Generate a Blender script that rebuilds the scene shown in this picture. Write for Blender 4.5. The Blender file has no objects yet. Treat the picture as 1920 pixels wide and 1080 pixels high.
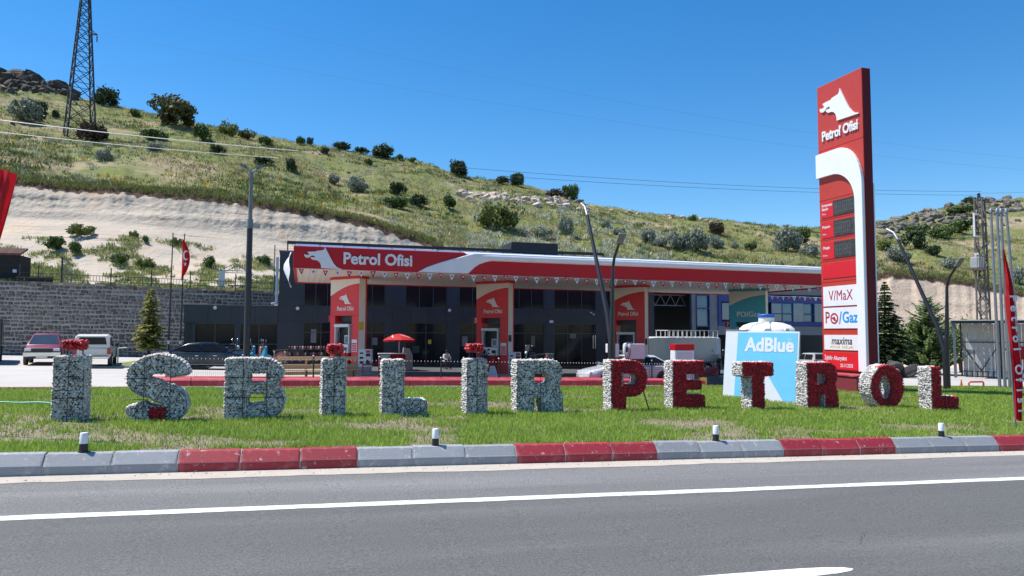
import bpy, bmesh, math, random
import numpy as np
from mathutils import Vector, Matrix, noise as mnoise

random.seed(7); rng = np.random.default_rng(11)
SC = bpy.context.scene
COL = SC.collection
PI = math.pi
rad = math.radians

# ---------------------------------------------------------------- camera
F_PX = 1350.0                     # focal length in pixels of the 1920 wide photograph
YAW, PITCH, ROLL, EYE = rad(16.2), rad(3.645), rad(0.26), 2.1
_r0 = Vector((math.cos(YAW), -math.sin(YAW), 0))
_fw = Vector((math.sin(YAW)*math.cos(PITCH), math.cos(YAW)*math.cos(PITCH), math.sin(PITCH)))
_u0 = _r0.cross(_fw)
CR = _r0*math.cos(ROLL) + _u0*math.sin(ROLL)
CU = _u0*math.cos(ROLL) - _r0*math.sin(ROLL)
CAMP = Vector((0, 0, EYE))
cd = bpy.data.cameras.new('camera'); cam = bpy.data.objects.new('camera', cd); COL.objects.link(cam)
cd.sensor_fit = 'HORIZONTAL'; cd.sensor_width = 36.0; cd.lens = 36.0*F_PX/1920.0
cd.clip_start = 0.1; cd.clip_end = 6000
M = Matrix.Identity(4)
for i in range(3):
    M[i][0] = CR[i]; M[i][1] = CU[i]; M[i][2] = -_fw[i]; M[i][3] = CAMP[i]
cam.matrix_world = M
SC.camera = cam

# ---------------------------------------------------------------- sky, sun, exposure
SUN_EL = rad(63.0)
SUN_DIR = Vector((-0.90, 0.436, 0)).normalized()          # horizontal direction towards the sun
w = bpy.data.worlds.new('World'); SC.world = w; w.use_nodes = True
nt = w.node_tree; bg = nt.nodes['Background']
sky = nt.nodes.new('ShaderNodeTexSky'); sky.sky_type = 'NISHITA'; sky.sun_disc = False
sky.sun_elevation = SUN_EL; sky.sun_rotation = math.atan2(SUN_DIR.x, SUN_DIR.y)
sky.altitude = 600; sky.air_density = 1.15; sky.dust_density = 0.0; sky.ozone_density = 5.0
hs = nt.nodes.new('ShaderNodeHueSaturation'); hs.inputs['Saturation'].default_value = 1.31; hs.inputs['Value'].default_value = 1.0
nt.links.new(sky.outputs['Color'], hs.inputs['Color']); nt.links.new(hs.outputs['Color'], bg.inputs['Color']); bg.inputs['Strength'].default_value = 0.116
sd = bpy.data.lights.new('sun', 'SUN'); sun = bpy.data.objects.new('sun', sd); COL.objects.link(sun)
sd.energy = 4.9; sd.angle = rad(0.53); sd.color = (1.0, 0.955, 0.89)
sv = Vector((SUN_DIR.x*math.cos(SUN_EL), SUN_DIR.y*math.cos(SUN_EL), math.sin(SUN_EL)))
sun.rotation_euler = sv.to_track_quat('Z', 'Y').to_euler()
sun.location = (0, 0, 60)
SC.view_settings.view_transform = 'Standard'; SC.view_settings.look = 'None'
SC.view_settings.gamma = 1.0; SC.view_settings.exposure = 0.50
try: SC.view_settings.use_curve_mapping = False
except Exception: pass
SC.cycles.max_bounces = 6; SC.cycles.diffuse_bounces = 3; SC.cycles.glossy_bounces = 3
SC.cycles.transmission_bounces = 4; SC.cycles.transparent_max_bounces = 6
SC.cycles.caustics_reflective = False; SC.cycles.caustics_refractive = False
try: SC.cycles.use_denoising = True
except Exception: pass

# ---------------------------------------------------------------- measuring helpers (photo pixel -> place in the world)
SLOPE = 0.021                     # the whole site falls gently to the right
def gz(x): return -SLOPE*max(-80.0, min(90.0, x))
def ray(px, py): return _fw + CR*((px-960)/F_PX) - CU*((py-540)/F_PX)
def at(px, py, Y):
    d = ray(px, py); return CAMP + d*((Y-CAMP.y)/d.y)
def gr(px, py, dz=0.0):
    d = ray(px, py); t = (dz-CAMP.z)/(d.z+SLOPE*d.x); return CAMP + d*t
def proj(p):
    v = Vector(p)-CAMP; z = v.dot(_fw)
    return 960+F_PX*v.dot(CR)/z, 540-F_PX*v.dot(CU)/z, z

# ---------------------------------------------------------------- materials
def lin(c):
    c = c/255.0
    return c/12.92 if c <= 0.04045 else ((c+0.055)/1.055)**2.4
def srgb(r, g, b): return (lin(r), lin(g), lin(b))
MATS = {}
def mat(name, c1, c2=None, rough=0.7, scale=6.0, detail=4.0, bump=0.0, bscale=30.0, metal=0.0, spec=0.5, coat=0.0,
        rnd=0.0, island=0.0, trans=0.0, contrast=0.0, coord='Object', stretch=None, fine=0.0, fscale=120.0, dirt=None, dscale=1.5, chip=None, chs=14.0):
    """procedural material: two colours mixed by noise, fine grain, bump, per-object / per-piece variation"""
    if name in MATS: return MATS[name]
    m = bpy.data.materials.new(name); m.use_nodes = True; t = m.node_tree; N = t.nodes; L = t.links
    b = N['Principled BSDF']
    tc = N.new('ShaderNodeTexCoord'); src = tc.outputs[coord]
    if stretch:
        mp = N.new('ShaderNodeMapping'); mp.inputs['Scale'].default_value = stretch; L.new(src, mp.inputs['Vector']); src = mp.outputs['Vector']
    c2 = c2 or tuple(v*0.8 for v in c1)
    nz = N.new('ShaderNodeTexNoise'); nz.inputs['Scale'].default_value = scale; nz.inputs['Detail'].default_value = detail; nz.inputs['Roughness'].default_value = 0.6
    L.new(src, nz.inputs['Vector'])
    rp = N.new('ShaderNodeMapRange'); rp.inputs['From Min'].default_value = 0.3+contrast; rp.inputs['From Max'].default_value = 0.7-contrast
    L.new(nz.outputs['Fac'], rp.inputs['Value'])
    mx = N.new('ShaderNodeMix'); mx.data_type = 'RGBA'; mx.inputs['A'].default_value = (*c1, 1); mx.inputs['B'].default_value = (*c2, 1)
    L.new(rp.outputs['Result'], mx.inputs['Factor']); col = mx.outputs['Result']
    if dirt:
        n3 = N.new('ShaderNodeTexNoise'); n3.inputs['Scale'].default_value = dscale; n3.inputs['Detail'].default_value = 6; L.new(src, n3.inputs['Vector'])
        r3 = N.new('ShaderNodeMapRange'); r3.inputs['From Min'].default_value = 0.5; r3.inputs['From Max'].default_value = 0.72; L.new(n3.outputs['Fac'], r3.inputs['Value'])
        m3 = N.new('ShaderNodeMix'); m3.data_type = 'RGBA'; m3.inputs['B'].default_value = (*dirt, 1); L.new(col, m3.inputs['A']); L.new(r3.outputs['Result'], m3.inputs['Factor']); col = m3.outputs['Result']
    if chip:
        n5 = N.new('ShaderNodeTexNoise'); n5.inputs['Scale'].default_value = chs; n5.inputs['Detail'].default_value = 5; n5.inputs['Roughness'].default_value = 0.7; oi = N.new('ShaderNodeObjectInfo')
        va = N.new('ShaderNodeVectorMath'); va.operation = 'ADD'; L.new(src, va.inputs[0]); L.new(oi.outputs['Location'], va.inputs[1]); L.new(va.outputs['Vector'], n5.inputs['Vector'])
        r5 = N.new('ShaderNodeMapRange'); r5.inputs['From Min'].default_value = 0.615; r5.inputs['From Max'].default_value = 0.65; L.new(n5.outputs['Fac'], r5.inputs['Value'])
        m5 = N.new('ShaderNodeMix'); m5.data_type = 'RGBA'; m5.inputs['B'].default_value = (*chip, 1); L.new(col, m5.inputs['A']); L.new(r5.outputs['Result'], m5.inputs['Factor']); col = m5.outputs['Result']
    def vary(fac_out, amt, col):
        mr = N.new('ShaderNodeMapRange'); mr.inputs['To Min'].default_value = 1-amt; mr.inputs['To Max'].default_value = 1+amt
        L.new(fac_out, mr.inputs['Value'])
        vm = N.new('ShaderNodeVectorMath'); vm.operation = 'SCALE'; L.new(col, vm.inputs[0]); L.new(mr.outputs['Result'], vm.inputs['Scale'])
        return vm.outputs['Vector']
    if rnd: col = vary(N.new('ShaderNodeObjectInfo').outputs['Random'], rnd, col)
    if island: col = vary(N.new('ShaderNodeNewGeometry').outputs['Random Per Island'], island, col)
    if fine:
        n2 = N.new('ShaderNodeTexNoise'); n2.inputs['Scale'].default_value = fscale; n2.inputs['Detail'].default_value = 2; L.new(tc.outputs[coord], n2.inputs['Vector'])
        r2 = N.new('ShaderNodeMapRange'); r2.inputs['From Min'].default_value = 0.3; r2.inputs['From Max'].default_value = 0.7; L.new(n2.outputs['Fac'], r2.inputs['Value'])
        col = vary(r2.outputs['Result'], fine, col)
    L.new(col, b.inputs['Base Color'])
    b.inputs['Roughness'].default_value = rough; b.inputs['Metallic'].default_value = metal
    b.inputs['Specular IOR Level'].default_value = spec; b.inputs['Coat Weight'].default_value = coat
    if bump:
        n4 = N.new('ShaderNodeTexNoise'); n4.inputs['Scale'].default_value = bscale; n4.inputs['Detail'].default_value = 5; L.new(src, n4.inputs['Vector'])
        bp = N.new('ShaderNodeBump'); bp.inputs['Strength'].default_value = bump; bp.inputs['Distance'].default_value = 0.05
        L.new(n4.outputs['Fac'], bp.inputs['Height']); L.new(bp.outputs['Normal'], b.inputs['Normal'])
    if trans:
        tr = N.new('ShaderNodeBsdfTranslucent'); L.new(col, tr.inputs['Color'])
        ms = N.new('ShaderNodeMixShader'); ms.inputs['Fac'].default_value = trans
        L.new(b.outputs['BSDF'], ms.inputs[1]); L.new(tr.outputs['BSDF'], ms.inputs[2]); L.new(ms.outputs['Shader'], N['Material Output'].inputs['Surface'])
    MATS[name] = m
    return m

def flat(name, c, rough=0.5, **k): return mat(name, c, tuple(v*0.93 for v in c), rough=rough, scale=3.0, **k)
RED = flat('red_panel', (0.50, 0.009, 0.018), 0.4, spec=0.3)
REDT = mat('red_totem', (0.50, 0.052, 0.034), (0.46, 0.044, 0.03), 0.42, 2.0)  # sun glare on the face is mixed in as a slight orange
REDPNL = flat('red_print', (0.66, 0.016, 0.026), 0.4)
WHITEP = mat('white_panel', (0.80, 0.81, 0.82), (0.74, 0.75, 0.77), 0.35, 2.0)
CREAM = mat('cream_soffit', (0.74, 0.70, 0.64), (0.68, 0.64, 0.58), 0.5, 1.5)
CHAR = mat('charcoal_cladding', (0.026, 0.035, 0.047), (0.021, 0.029, 0.04), 0.5, 1.2, dirt=(0.036, 0.044, 0.053), dscale=0.8)
CHARD = flat('charcoal_dark', (0.022, 0.027, 0.033), 0.5)
BLACKM = mat('black_metal', (0.016, 0.018, 0.022), (0.024, 0.026, 0.03), 0.4, 4.0)
STEEL = mat('galvanised_steel', (0.32, 0.34, 0.36), (0.25, 0.27, 0.29), 0.45, 8.0, metal=0.5)
GREYM = mat('grey_metal', (0.20, 0.21, 0.22), (0.15, 0.16, 0.17), 0.5, 5.0)
GLASS = mat('dark_glass', (0.012, 0.014, 0.017), (0.02, 0.022, 0.026), 0.08, 1.0, spec=0.14)
GLASSB = mat('blue_glass', (0.05, 0.19, 0.30), (0.03, 0.12, 0.22), 0.05, 0.7, spec=0.8)
RUBBER = mat('rubber', (0.016, 0.016, 0.017), (0.028, 0.028, 0.028), 0.85, 10, bump=0.2)
CHROME = mat('chrome', (0.7, 0.7, 0.72), (0.6, 0.6, 0.62), 0.18, 3, metal=1.0)
CONC = mat('grey_concrete', (0.36, 0.35, 0.33), (0.28, 0.27, 0.26), 0.9, 3.0, bump=0.3)
WOOD = mat('pale_wood', (0.50, 0.34, 0.19), (0.40, 0.26, 0.14), 0.8, 3.0, stretch=(1, 8, 8), rnd=0.15)
WHITEPL = mat('white_plastic', (0.78, 0.77, 0.72), (0.70, 0.68, 0.63), 0.5, 3.0)
YELLOW = flat('yellow_print', (0.65, 0.45, 0.03))
BLUEP = flat('blue_plastic', (0.02, 0.12, 0.5))
SKIN = mat('skin', (0.42, 0.24, 0.16))

ORD = ['first','second','third','fourth','fifth','sixth','seventh','eighth','ninth','tenth','eleventh','twelfth','thirteenth','fourteenth','fifteenth','sixteenth','seventeenth','eighteenth','nineteenth','twentieth']
# ---------------------------------------------------------------- mesh builder
class MB:
    def __init__(s): s.v = []; s.f = []; s.mi = []
    def add(s, vs, fs, mi=0):
        o = len(s.v); s.v += [tuple(p) for p in vs]; s.f += [tuple(i+o for i in f) for f in fs]; s.mi += [mi]*len(fs); return s
    def box(s, x0, x1, y0, y1, z0, z1, mi=0):
        return s.add([(x0,y0,z0),(x1,y0,z0),(x1,y1,z0),(x0,y1,z0),(x0,y0,z1),(x1,y0,z1),(x1,y1,z1),(x0,y1,z1)],
                     [(0,3,2,1),(4,5,6,7),(0,1,5,4),(1,2,6,5),(2,3,7,6),(3,0,4,7)], mi)
    def hexa(s, p, mi=0):        # 8 corner points: bottom ring, top ring
        return s.add(p, [(0,3,2,1),(4,5,6,7),(0,1,5,4),(1,2,6,5),(2,3,7,6),(3,0,4,7)], mi)
    def tube(s, pts, r, n=8, mi=0, cap=True):
        pts = [Vector(p) for p in pts]; k = len(pts)
        rr = r if isinstance(r, (list, tuple)) else [r]*k
        rings = []; prev = None
        for i in range(k):
            d = (pts[min(i+1,k-1)]-pts[max(i-1,0)]).normalized()
            a = prev if prev is not None else (Vector((0,0,1)) if abs(d.z) < 0.9 else Vector((1,0,0)))
            e1 = (a - d*a.dot(d)); e1 = e1.normalized() if e1.length > 1e-6 else d.orthogonal().normalized(); e2 = d.cross(e1); prev = e1
            rings.append([pts[i]+(e1*math.cos(2*PI*j/n)+e2*math.sin(2*PI*j/n))*rr[i] for j in range(n)])
        vs = [p for q in rings for p in q]; fs = []
        for i in range(k-1):
            for j in range(n):
                fs.append((i*n+j, i*n+(j+1)%n, (i+1)*n+(j+1)%n, (i+1)*n+j))
        if cap: fs.append(tuple(range(n-1,-1,-1))); fs.append(tuple((k-1)*n+j for j in range(n)))
        return s.add(vs, fs, mi)
    def bar(s, a, b, w, h=None, mi=0):   # rectangular bar between two points
        a, b = Vector(a), Vector(b); h = h or w; d = (b-a).normalized()
        up = Vector((0,0,1)) if abs(d.z) < 0.95 else Vector((0,1,0))
        e1 = d.cross(up).normalized(); e2 = e1.cross(d)
        P = [a-e1*w/2-e2*h/2, a+e1*w/2-e2*h/2, b+e1*w/2-e2*h/2, b-e1*w/2-e2*h/2]
        return s.hexa(P+[p+e2*h for p in P], mi)
    def lathe(s, prof, n=24, c=(0,0,0), axis='z', mi=0):
        vs = []; k = len(prof)
        for r, z in prof:
            for j in range(n):
                a = 2*PI*j/n; x, y = r*math.cos(a), r*math.sin(a)
                p = (x, y, z) if axis == 'z' else ((x, z, y) if axis == 'y' else (z, x, y))
                vs.append((p[0]+c[0], p[1]+c[1], p[2]+c[2]))
        fs = [(i*n+j, i*n+(j+1)%n, (i+1)*n+(j+1)%n, (i+1)*n+j) for i in range(k-1) for j in range(n)]
        if axis == 'y': fs = [f[::-1] for f in fs]
        return s.add(vs, fs, mi)
    def prism(s, poly, y0, y1, mi=0):   # polygon in (x,z), extruded in y
        n = len(poly)
        A = sum(poly[i][0]*poly[(i+1)%n][1]-poly[(i+1)%n][0]*poly[i][1] for i in range(n))
        if A < 0: poly = poly[::-1]
        vs = [(x,y0,z) for x,z in poly]+[(x,y1,z) for x,z in poly]
        fs = [tuple(range(n)), tuple(range(2*n-1,n-1,-1))]+[(i, i+n, (i+1)%n+n, (i+1)%n) for i in range(n)]
        return s.add(vs, fs, mi)
    def loft(s, rings, mi=0, closed=True, cap=True):
        n = len(rings[0]); vs = [p for r in rings for p in r]; fs = []
        for i in range(len(rings)-1):
            for j in range(n if closed else n-1):
                fs.append((i*n+j, i*n+(j+1)%n, (i+1)*n+(j+1)%n, (i+1)*n+j))
        if cap: fs.append(tuple(range(n-1,-1,-1))); fs.append(tuple((len(rings)-1)*n+j for j in range(n)))
        return s.add(vs, fs, mi)
    def ball(s, c, r, n=10, m=6, sc=(1,1,1), mi=0):
        prof = [(max(1e-4, math.sin(PI*i/m))*r, -math.cos(PI*i/m)*r) for i in range(m+1)]
        o = MB().lathe(prof, n); return s.add([(p[0]*sc[0]+c[0], p[1]*sc[1]+c[1], p[2]*sc[2]+c[2]) for p in o.v], o.f, mi)
    def mesh(s, name, mats, smooth=False, bevel=0):
        me = bpy.data.meshes.new(name); me.from_pydata(s.v, [], s.f)
        for m in (mats if isinstance(mats, (list, tuple)) else [mats]): me.materials.append(m)
        if len(me.materials) > 1: me.polygons.foreach_set('material_index', s.mi)
        bm = bmesh.new(); bm.from_mesh(me)
        if bevel:
            bmesh.ops.bevel(bm, geom=[e for e in bm.edges if len(e.link_faces) == 2 and e.calc_face_angle(0) > 0.6], offset=bevel, segments=1, affect='EDGES', clamp_overlap=True)
        bmesh.ops.recalc_face_normals(bm, faces=bm.faces); bm.to_mesh(me); bm.free()
        if smooth:
            me.polygons.foreach_set('use_smooth', [True]*len(me.polygons))
            try: me.set_sharp_from_angle(angle=rad(40))
            except Exception: pass
        me.update(); return me
    def build(s, name, mats, parent=None, loc=(0,0,0), rz=0.0, smooth=False, bevel=0):
        return link(name, s.mesh(name, mats, smooth, bevel), parent, loc, rz)

def link(name, data, parent=None, loc=(0,0,0), rz=0.0, scale=None):
    o = bpy.data.objects.new(name, data); COL.objects.link(o); o.location = loc; o.rotation_euler = (0,0,rz)
    if scale is not None: o.scale = scale if hasattr(scale, '__len__') else (scale,)*3
    if parent: o.parent = parent
    return o
def tag(o, label, cat, group=None):
    o['label'] = label; o['category'] = cat
    if group: o['group'] = group
    return o
def thing(name, label, cat, loc=(0,0,0), rz=0.0, group=None):
    return tag(link(name, None, None, loc, rz), label, cat, group)
def struct(o): o['kind'] = 'structure'; return o
def stuff(o): o['kind'] = 'stuff'; return o
def npmesh(name, V, Fa, m, smooth=False):
    V = np.asarray(V, dtype=np.float32).reshape(-1, 3); Fa = np.asarray(Fa, dtype=np.int32); k = Fa.shape[1]
    me = bpy.data.meshes.new(name); me.vertices.add(len(V)); me.vertices.foreach_set('co', V.ravel())
    me.loops.add(Fa.size); me.loops.foreach_set('vertex_index', Fa.ravel())
    me.polygons.add(len(Fa)); me.polygons.foreach_set('loop_start', np.arange(0, Fa.size, k, dtype=np.int32))
    me.polygons.foreach_set('loop_total', np.full(len(Fa), k, dtype=np.int32))
    me.materials.append(m); me.update(calc_edges=True)
    if smooth: me.polygons.foreach_set('use_smooth', np.ones(len(Fa), dtype=bool))
    me.validate(); return me
def text(name, s, size, m, parent=None, loc=(0,0,0), rz=0.0, depth=0.01, bold=0.0, align='CENTER', sx=1.0, shear=0.0, space=1.0):
    """raised lettering that stands upright and faces -y"""
    c = bpy.data.curves.new('t', 'FONT'); c.body = s; c.size = size; c.extrude = depth/2; c.offset = bold; c.align_x = align; c.align_y = 'CENTER'
    c.shear = shear; c.space_character = space; c.resolution_u = 3
    o = bpy.data.objects.new('t', c); COL.objects.link(o); dg = bpy.context.evaluated_depsgraph_get()
    me = bpy.data.meshes.new_from_object(o.evaluated_get(dg)); bpy.data.objects.remove(o); bpy.data.curves.remove(c)
    me.transform(Matrix(((sx,0,0,0),(0,0,-1,0),(0,1,0,0),(0,0,0,1))))
    me.materials.clear(); me.materials.append(m); me.name = name
    return link(name, me, parent, loc, rz)
DOG = [(866,176),(905,250),(950,335),(995,415),(1035,462),(1075,490),(1120,498),(1120,508),(818,495),(814,455),(800,420),(772,392),(735,380),(700,380),(672,366),(660,347),
       (690,338),(722,342),(722,327),(700,314),(668,320),(650,340),(620,352),(585,345),(568,318),(570,300),(592,308),(622,310),(640,300),(628,285),(612,262),(660,258),(735,255),(752,242),(800,236),(850,228),(862,205)]
def dog(name, h, m, parent, loc, rz=0.0, depth=0.02, sx=1.0):
    k = h/332.0
    return MB().prism([((x-844)*k*sx, (342-y)*k) for x, y in DOG], -depth, 0).build(name, m, parent, loc, rz)

# ================================================================ ground, road, kerbs, forecourt
def sheet(name, m, xs, y0, y1, dz, ny=1, sub=None):
    b = MB(); fy = y0 if callable(y0) else (lambda x: y0); gy = y1 if callable(y1) else (lambda x: y1); n = len(xs)
    vs = []
    for x in xs:
        for k in range(ny+1):
            y = fy(x)+(gy(x)-fy(x))*k/ny; vs.append((x, y, gz(x)+(dz(x, y) if callable(dz) else dz)))
    fs = [(i*(ny+1)+k, (i+1)*(ny+1)+k, (i+1)*(ny+1)+k+1, i*(ny+1)+k+1) for i in range(n-1) for k in range(ny)]
    return b.add(vs, fs).build(name, m)
EARTH = mat('dusty_earth', (0.17, 0.155, 0.09), (0.12, 0.12, 0.06), 0.95, 0.15, bump=0.4, bscale=6)
ASPH = mat('asphalt', (0.112, 0.110, 0.102), (0.088, 0.0865, 0.081), 0.82, 0.9, detail=6, bump=0.35, bscale=120, fine=0.36, fscale=48, stretch=(0.10, 1, 1), dirt=(0.138, 0.135, 0.127), dscale=0.9)
ASPHS = mat('asphalt_shoulder', (0.165, 0.161, 0.152), (0.138, 0.135, 0.129), 0.88, 0.8, detail=6, bump=0.3, bscale=160, fine=0.4, fscale=48, stretch=(0.08, 1, 1), dirt=(0.21, 0.205, 0.20), dscale=0.9)
XS = [-1500, -80, -40, -20, 0, 20, 40, 60, 90, 1500]
struct(sheet('ground', EARTH, XS, -1500, 1500, -0.25))
struct(sheet('road', ASPH, XS, -14.0, 9.2, 0.0))
struct(sheet('road_shoulder', ASPHS, XS, 9.2, 11.72, 0.0))
PAINT = mat('road_paint', (0.80, 0.79, 0.76), (0.72, 0.71, 0.68), 0.6, 12, dirt=(0.42, 0.41, 0.40), dscale=9.0)
def ragged(name, m, x0, x1, fy0, fy1, dz, step=0.25, jit=0.01):
    xs = np.arange(x0, x1+step, step); vs = []; 
    for x in xs:
        j = jit*mnoise.noise((x*2.3, 1.7, 0)); j2 = jit*mnoise.noise((x*2.1, 9.7, 0))
        vs += [(x, fy0(x)+j, gz(x)+dz), (x, fy1(x)+j2, gz(x)+dz)]
    return MB().add(vs, [(2*i, 2*i+2, 2*i+3, 2*i+1) for i in range(len(xs)-1)]).build(name, m)
struct(ragged('lane_line', PAINT, -40, 80, lambda x: 9.12-0.002*x, lambda x: 9.33-0.002*x, 0.004, jit=0.02))
pe = gr(1604, 1069)
for k in range(-2, 1):            # the broken centre line: one dash in view
    x1 = pe.x+k*9.0; x0 = x1-3.0
    xs = [x0, x0+0.12, x1-0.55, x1-0.25, x1-0.06, x1]
    hi = [5.86, 5.90, 5.90, 5.88, 5.84, 5.79]; lo = [5.72, 5.68, 5.68, 5.70, 5.74, 5.78]
    struct(MB().add([(x, h, gz(x)+0.004) for x, h in zip(xs, hi)]+[(x, h, gz(x)+0.004) for x, h in zip(xs, lo)],
                    [(i+6, i+7, i+1, i) for i in range(5)]).build('dash_line', PAINT))
SANDS = mat('gutter_sand', (0.50, 0.44, 0.37), (0.43, 0.38, 0.32), 0.95, 4.0, bump=0.4, bscale=60, fine=0.12)
struct(ragged('gutter', SANDS, -40, 60, lambda x: 11.20+0.10*mnoise.noise((x*0.5, 3, 0))+0.035*mnoise.noise((x*2.7, 5, 0)), lambda x: 11.73, 0.005, step=0.12, jit=0.03))

gp = np.random.default_rng(4); gx = gp.uniform(-8, 18, 420); gy_ = 11.70-np.abs(gp.normal(0, .22, 420))
GRIT = [(x, y, gz(x)+.006) for x, y in zip(gx, gy_)]
CRK = flat('crack_tar', (0.035, 0.035, 0.036), 0.9)
for cpx, cpy, dx_, dy_, sd in ((1610, 1022, .55, .5, 2),):
    c0 = gr(cpx, cpy); pts_ = []
    for i in range(14): u = i/13; pts_.append((c0.x+dx_*u+.06*mnoise.noise((u*9, sd, 0)), c0.y+dy_*u+.10*mnoise.noise((u*7, 3, sd))))
    struct(MB().add([(x, y+s*.0035*(1-abs(2*i/13-1))+s*.001, gz(x)+.003) for i, (x, y) in enumerate(pts_) for s in (-1, 1)], [(2*i, 2*i+2, 2*i+3, 2*i+1) for i in range(13)]).build('road_crack', CRK))
# front kerb: stones 0.87 m long, painted in threes
KG = mat('kerb_grey', (0.29, 0.30, 0.315), (0.24, 0.25, 0.265), 0.7, 6, bump=0.1, bscale=40, rnd=0.08, dirt=(0.36, 0.355, 0.35), dscale=7, chip=(0.44, 0.42, 0.39), chs=9)
KR = mat('kerb_red', (0.34, 0.022, 0.034), (0.27, 0.018, 0.027), 0.6, 6, bump=0.1, bscale=40, rnd=0.08, dirt=(0.38, 0.075, 0.08), dscale=7, chip=(0.42, 0.33, 0.30), chs=9)
MORT = mat('kerb_mortar', (0.42, 0.41, 0.39), (0.33, 0.32, 0.31), 0.95, 8, bump=0.6, bscale=60)
kerb = struct(MB().add([(x, y, gz(x)+z) for x in (-40, 60) for y, z in ((11.729, -0.05), (11.729, 0.125), (11.842, 0.27), (12.05, 0.28), (12.05, -0.05))],
                       [(0,1,6,5),(1,2,7,6),(2,3,8,7),(3,4,9,8)]).build('kerb', MORT))
SL = 2.617/3
def kerb_mesh(m, L, prof, j=0.0):
    n = len(prof); rings = []
    for x in (-L/2+0.012, -L/2+0.035, L/2-0.035, L/2-0.012):
        inset = 0.007 if abs(x) > L/2-0.02 else 0.0
        rings.append([(x, y+inset*(1 if i < 3 else 0), z-inset*(0.6 if z > 0.1 else 0)-SLOPE*x) for i, (y, z) in enumerate(prof)])
    b = MB().loft(rings)
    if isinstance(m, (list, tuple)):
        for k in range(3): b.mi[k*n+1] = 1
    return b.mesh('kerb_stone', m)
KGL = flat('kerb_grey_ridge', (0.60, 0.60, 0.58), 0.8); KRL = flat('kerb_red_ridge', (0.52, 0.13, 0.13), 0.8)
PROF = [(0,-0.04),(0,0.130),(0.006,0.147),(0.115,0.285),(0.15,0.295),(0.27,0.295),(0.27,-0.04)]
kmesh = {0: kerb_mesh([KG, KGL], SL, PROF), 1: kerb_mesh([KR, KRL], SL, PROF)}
for i in range(-12, 30):
    x = -1.73+(i+0.5)*SL; g = (i//3) % 2 == 0
    o = link('kerb_stone', kmesh[1 if g else 0], kerb, (x, 11.72+0.006*math.sin(i*5.1), gz(x)+0.006*math.sin(i*3.7))); o.rotation_euler = (0.01*math.sin(i*2.2), 0, 0.006*math.sin(i*7.7))

# grass island
def yback(x): return 24.7+0.11*(max(-40, min(24, x))+8)
def isl(x, y):
    t = (y-12.0)/(yback(x)-12.0)
    return 0.262+0.055*math.sin(PI*min(1, max(0, t)))-0.05*max(0, t)+0.03*mnoise.noise((x*0.35, y*0.35, 0))*min(1, max(0, t*5))+0.012*mnoise.noise((x*1.7, y*1.7, 4))*min(1, max(0, t*5))
SOIL = mat('island_soil', (0.20, 0.155, 0.10), (0.29, 0.24, 0.165), 0.95, 3.0, bump=0.8, bscale=25, fine=0.25, fscale=60, dirt=(0.12, 0.16, 0.04), dscale=0.9)
xs = [-60+0.35*i for i in range(int(120/0.35))]
struct(sheet('grass_island', SOIL, xs, 11.98, yback, isl, ny=34))

# back kerb of the island
KR2 = mat('kerb_dark_red', (0.24, 0.028, 0.04), (0.19, 0.022, 0.032), 0.65, 5, bump=0.2, rnd=0.1)
bk = struct(MB().add([(x, yback(x)+dy, gz(x)+z) for x in (-60, -40, 24, 70) for dy, z in ((0.03,-0.05),(0.03,0.24),(0.17,0.24),(0.17,-0.05))],
                     [(4*i+j, 4*i+j+1, 4*i+j+5, 4*i+j+4) for i in range(3) for j in range(3)]).build('island_back_kerb', MORT))
PB = [(0,-0.06),(0,0.285),(0.02,0.30),(0.18,0.30),(0.2,0.285),(0.2,-0.06)]
kb = {0: kerb_mesh(KG, SL, PB), 1: kerb_mesh(KR2, SL, PB)}
for i in range(-16, 44):
    x = -3.9+(i+0.5)*SL; g = (i//3) % 3 != 0
    o = link('kerb_stone', kb[1 if g else 0], bk, (x, yback(x), gz(x)-0.012)); o.rotation_euler.z = math.atan(0.11) if -40 < x < 24 else 0

# forecourt
PAVE = mat('forecourt_concrete', (0.47, 0.44, 0.40), (0.42, 0.395, 0.36), 0.85, 0.35, detail=6, fine=0.06, fscale=40, dirt=(0.36, 0.34, 0.315), dscale=0.22)
struct(sheet('forecourt', PAVE, XS, lambda x: yback(x)+0.1, 70, 0.0))
APRON_SHADE = mat('apron_canopy_shade', (0.105, 0.105, 0.107), (0.08, 0.08, 0.083), 0.75, 0.8, detail=6, fine=0.1, dirt=(0.06, 0.06, 0.06), dscale=0.6)  # dark tone paints the canopy's shade onto the forecourt concrete
struct(sheet('canopy_shade_apron', APRON_SHADE, [2.2+2*i for i in range(16)], 30.6, 50.2, 0.004))

# second, red painted kerb island behind the lawn
REDK = mat('red_kerb_paint', (0.40, 0.035, 0.05), (0.33, 0.03, 0.042), 0.6, 4, bump=0.2, dirt=(0.50, 0.16, 0.16), dscale=2.2, rnd=0.08)
strip = struct(MB().box(0,0.01,0,0.01,-0.2,-0.19).build('red_kerb_island', REDK))
xa = gr(300, 713, 0.2).x
L = 1.5; seg = MB().add([(x, y, z-SLOPE*x) for x in (-L/2+.008, L/2-.008) for y, z in ((0,-.05),(0,.40),(.03,.43),(2.1,.43),(2.1,-.05))],
                       [(0,1,6,5),(1,2,7,6),(2,3,8,7),(3,4,9,8),(4,3,2,1,0),(5,6,7,8,9)]).mesh('kerb_block', REDK)
nseg = int((18.6-xa)/L)
for i in range(nseg):
    x = xa+L*(i+.5); y = yback(x)+1.3
    o = link('kerb_block', seg, strip, (x, y, gz(x)+0.004*math.sin(i*3))); o.rotation_euler.z = math.atan(0.11)

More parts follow.
